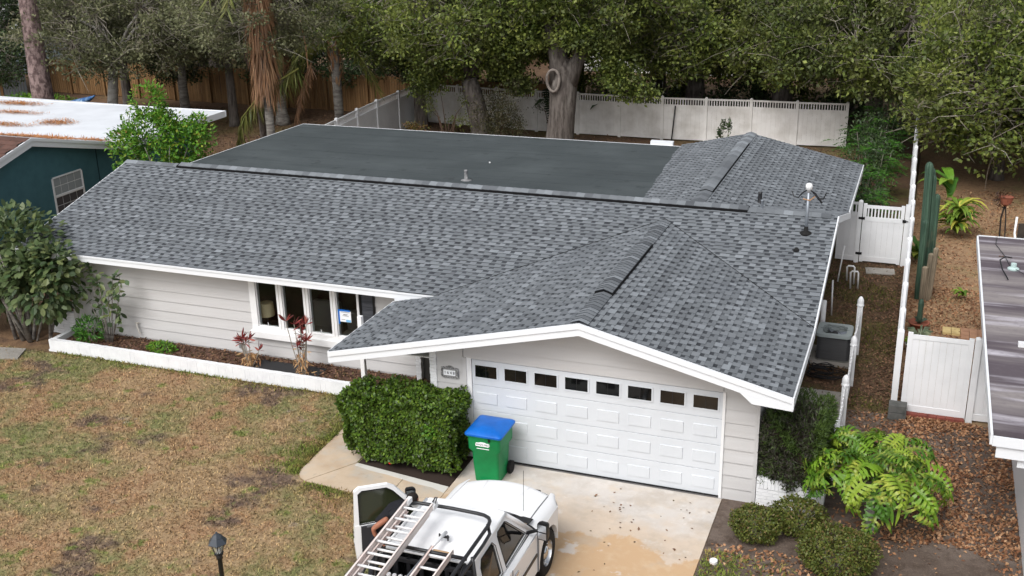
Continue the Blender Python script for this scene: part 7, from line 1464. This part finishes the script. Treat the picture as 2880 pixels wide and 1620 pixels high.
column(3.22, 12.0, 3.7, .105, (-.12, .30)); column(3.32, 12.12, 3.35, .10, (-.10, .3)); column(3.40, 12.2, 2.8, .09, (-.02, .3)); column(3.16, 11.9, 2.2, .085, (.0, .1)); column(3.27, 12.3, 3.5, .09, (-.08, .2)); column(3.36, 11.85, 1.35, .07, (.03, 0), cactus_dead); column(3.45, 11.9, 1.5, .07, (.05, .0), cactus_dead); column(3.28, 11.75, 1.0, .08, (.0, 0), cactus_dead)
def pot(label, x, y, r, h, m, plant_cols, seed, n_=14, L_=.3):
    t = thing('potted_plant', label, 'potted plant', (x, y, 0)); MB().lathe([(r*.7, 0), (r, h), (r*1.08, h), (r*1.08, h+.03), (r*.9, h+.03), (r*.85, h-.02)], (x, y, 0), 18).build('pot', m, t, True)
    r_ = random.Random(seed)
    for i in range(n_):
        a = r_.uniform(0, 6.28); d = Vector((math.cos(a), math.sin(a), 0)); s_ = Vector((-d.y, d.x, 0)); p = Vector((x, y, h)); l_ = L_*r_.uniform(.7, 1.1); b = MB().add([p-s_*.012, p+s_*.012, p+d*l_*.5+Vector((0, 0, l_*.7))+s_*.025, p+d*l_+Vector((0, 0, l_*.55)), p+d*l_*.5+Vector((0, 0, l_*.7))-s_*.025], [(0, 1, 2, 3, 4)])
        nm_ = 'pot_leaf_%d_%d' % (seed, i % 3); b.build('leaf', bpy.data.materials.get(nm_) or mat(nm_, S(*plant_cols[i % 3]), .5, trans=.2), t)
    return t
pot('silvery aloe in a round pot just behind the white side fence', 3.28, 8.55, .20, .22, mat('pale_pot', S(190, 190, 180), .6), [(150, 164, 140), (124, 142, 116), (170, 180, 150)], 1, 20, .34)
pot('yellow green plant in a small pot at the foot of the white side fence', 3.12, 8.1, .15, .2, mat('pale_pot', S(190, 190, 180), .6), [(160, 186, 70), (130, 160, 54), (180, 200, 90)], 2, 16, .22)
pot('small blue-green cactus in a red terracotta pot behind the side fence', 3.25, 9.6, .24, .2, terracotta, [(96, 122, 108), (80, 108, 92), (110, 136, 120)], 3, 8, .2)
tag(MB().lathe([(.05, .2), (.07, .35), (.06, .55), (.075, .7), (.05, .82), (0, .84)], (3.25, 9.6, 0), 10).build('small_cactus', cactus_m, None, True), 'stubby blue-green cactus stem rising from the red pot', 'cactus')
stn = thing('plant_stand', 'dark hanging pot of dead plants on a rusty stand in the right neighbour yard', 'plant stand', (5.45, 18.5, 0)); MB().lathe([(.05, 1.0), (.16, 1.08), (.22, 1.3), (.24, 1.3)], (5.5, 18.5, 0), 12).build('pot', terracotta, stn); MB().tube([(5.45, 18.5, 0), (5.42, 18.5, .6), (5.48, 18.5, 1.02)], .025, 6).tube([(5.6, 18.45, 0), (5.55, 18.5, .7), (5.5, 18.5, 1.0)], .02, 6).build('stand', blackm, stn)
P = np.c_[5.35+rng.normal(0, .12, 90), 18.5+rng.normal(0, .1, 90), 1.2+rng.normal(0, .15, 90)]; link('dead_leaves', quads_mesh('dl', leaf_arrays(P, rdir(rng, 90)+[0, 0, -.5], rdir(rng, 90), .16, .04, .1), leafmat('dead_pot_leaves', [(84, 56, 40), (60, 44, 36)])), stn)
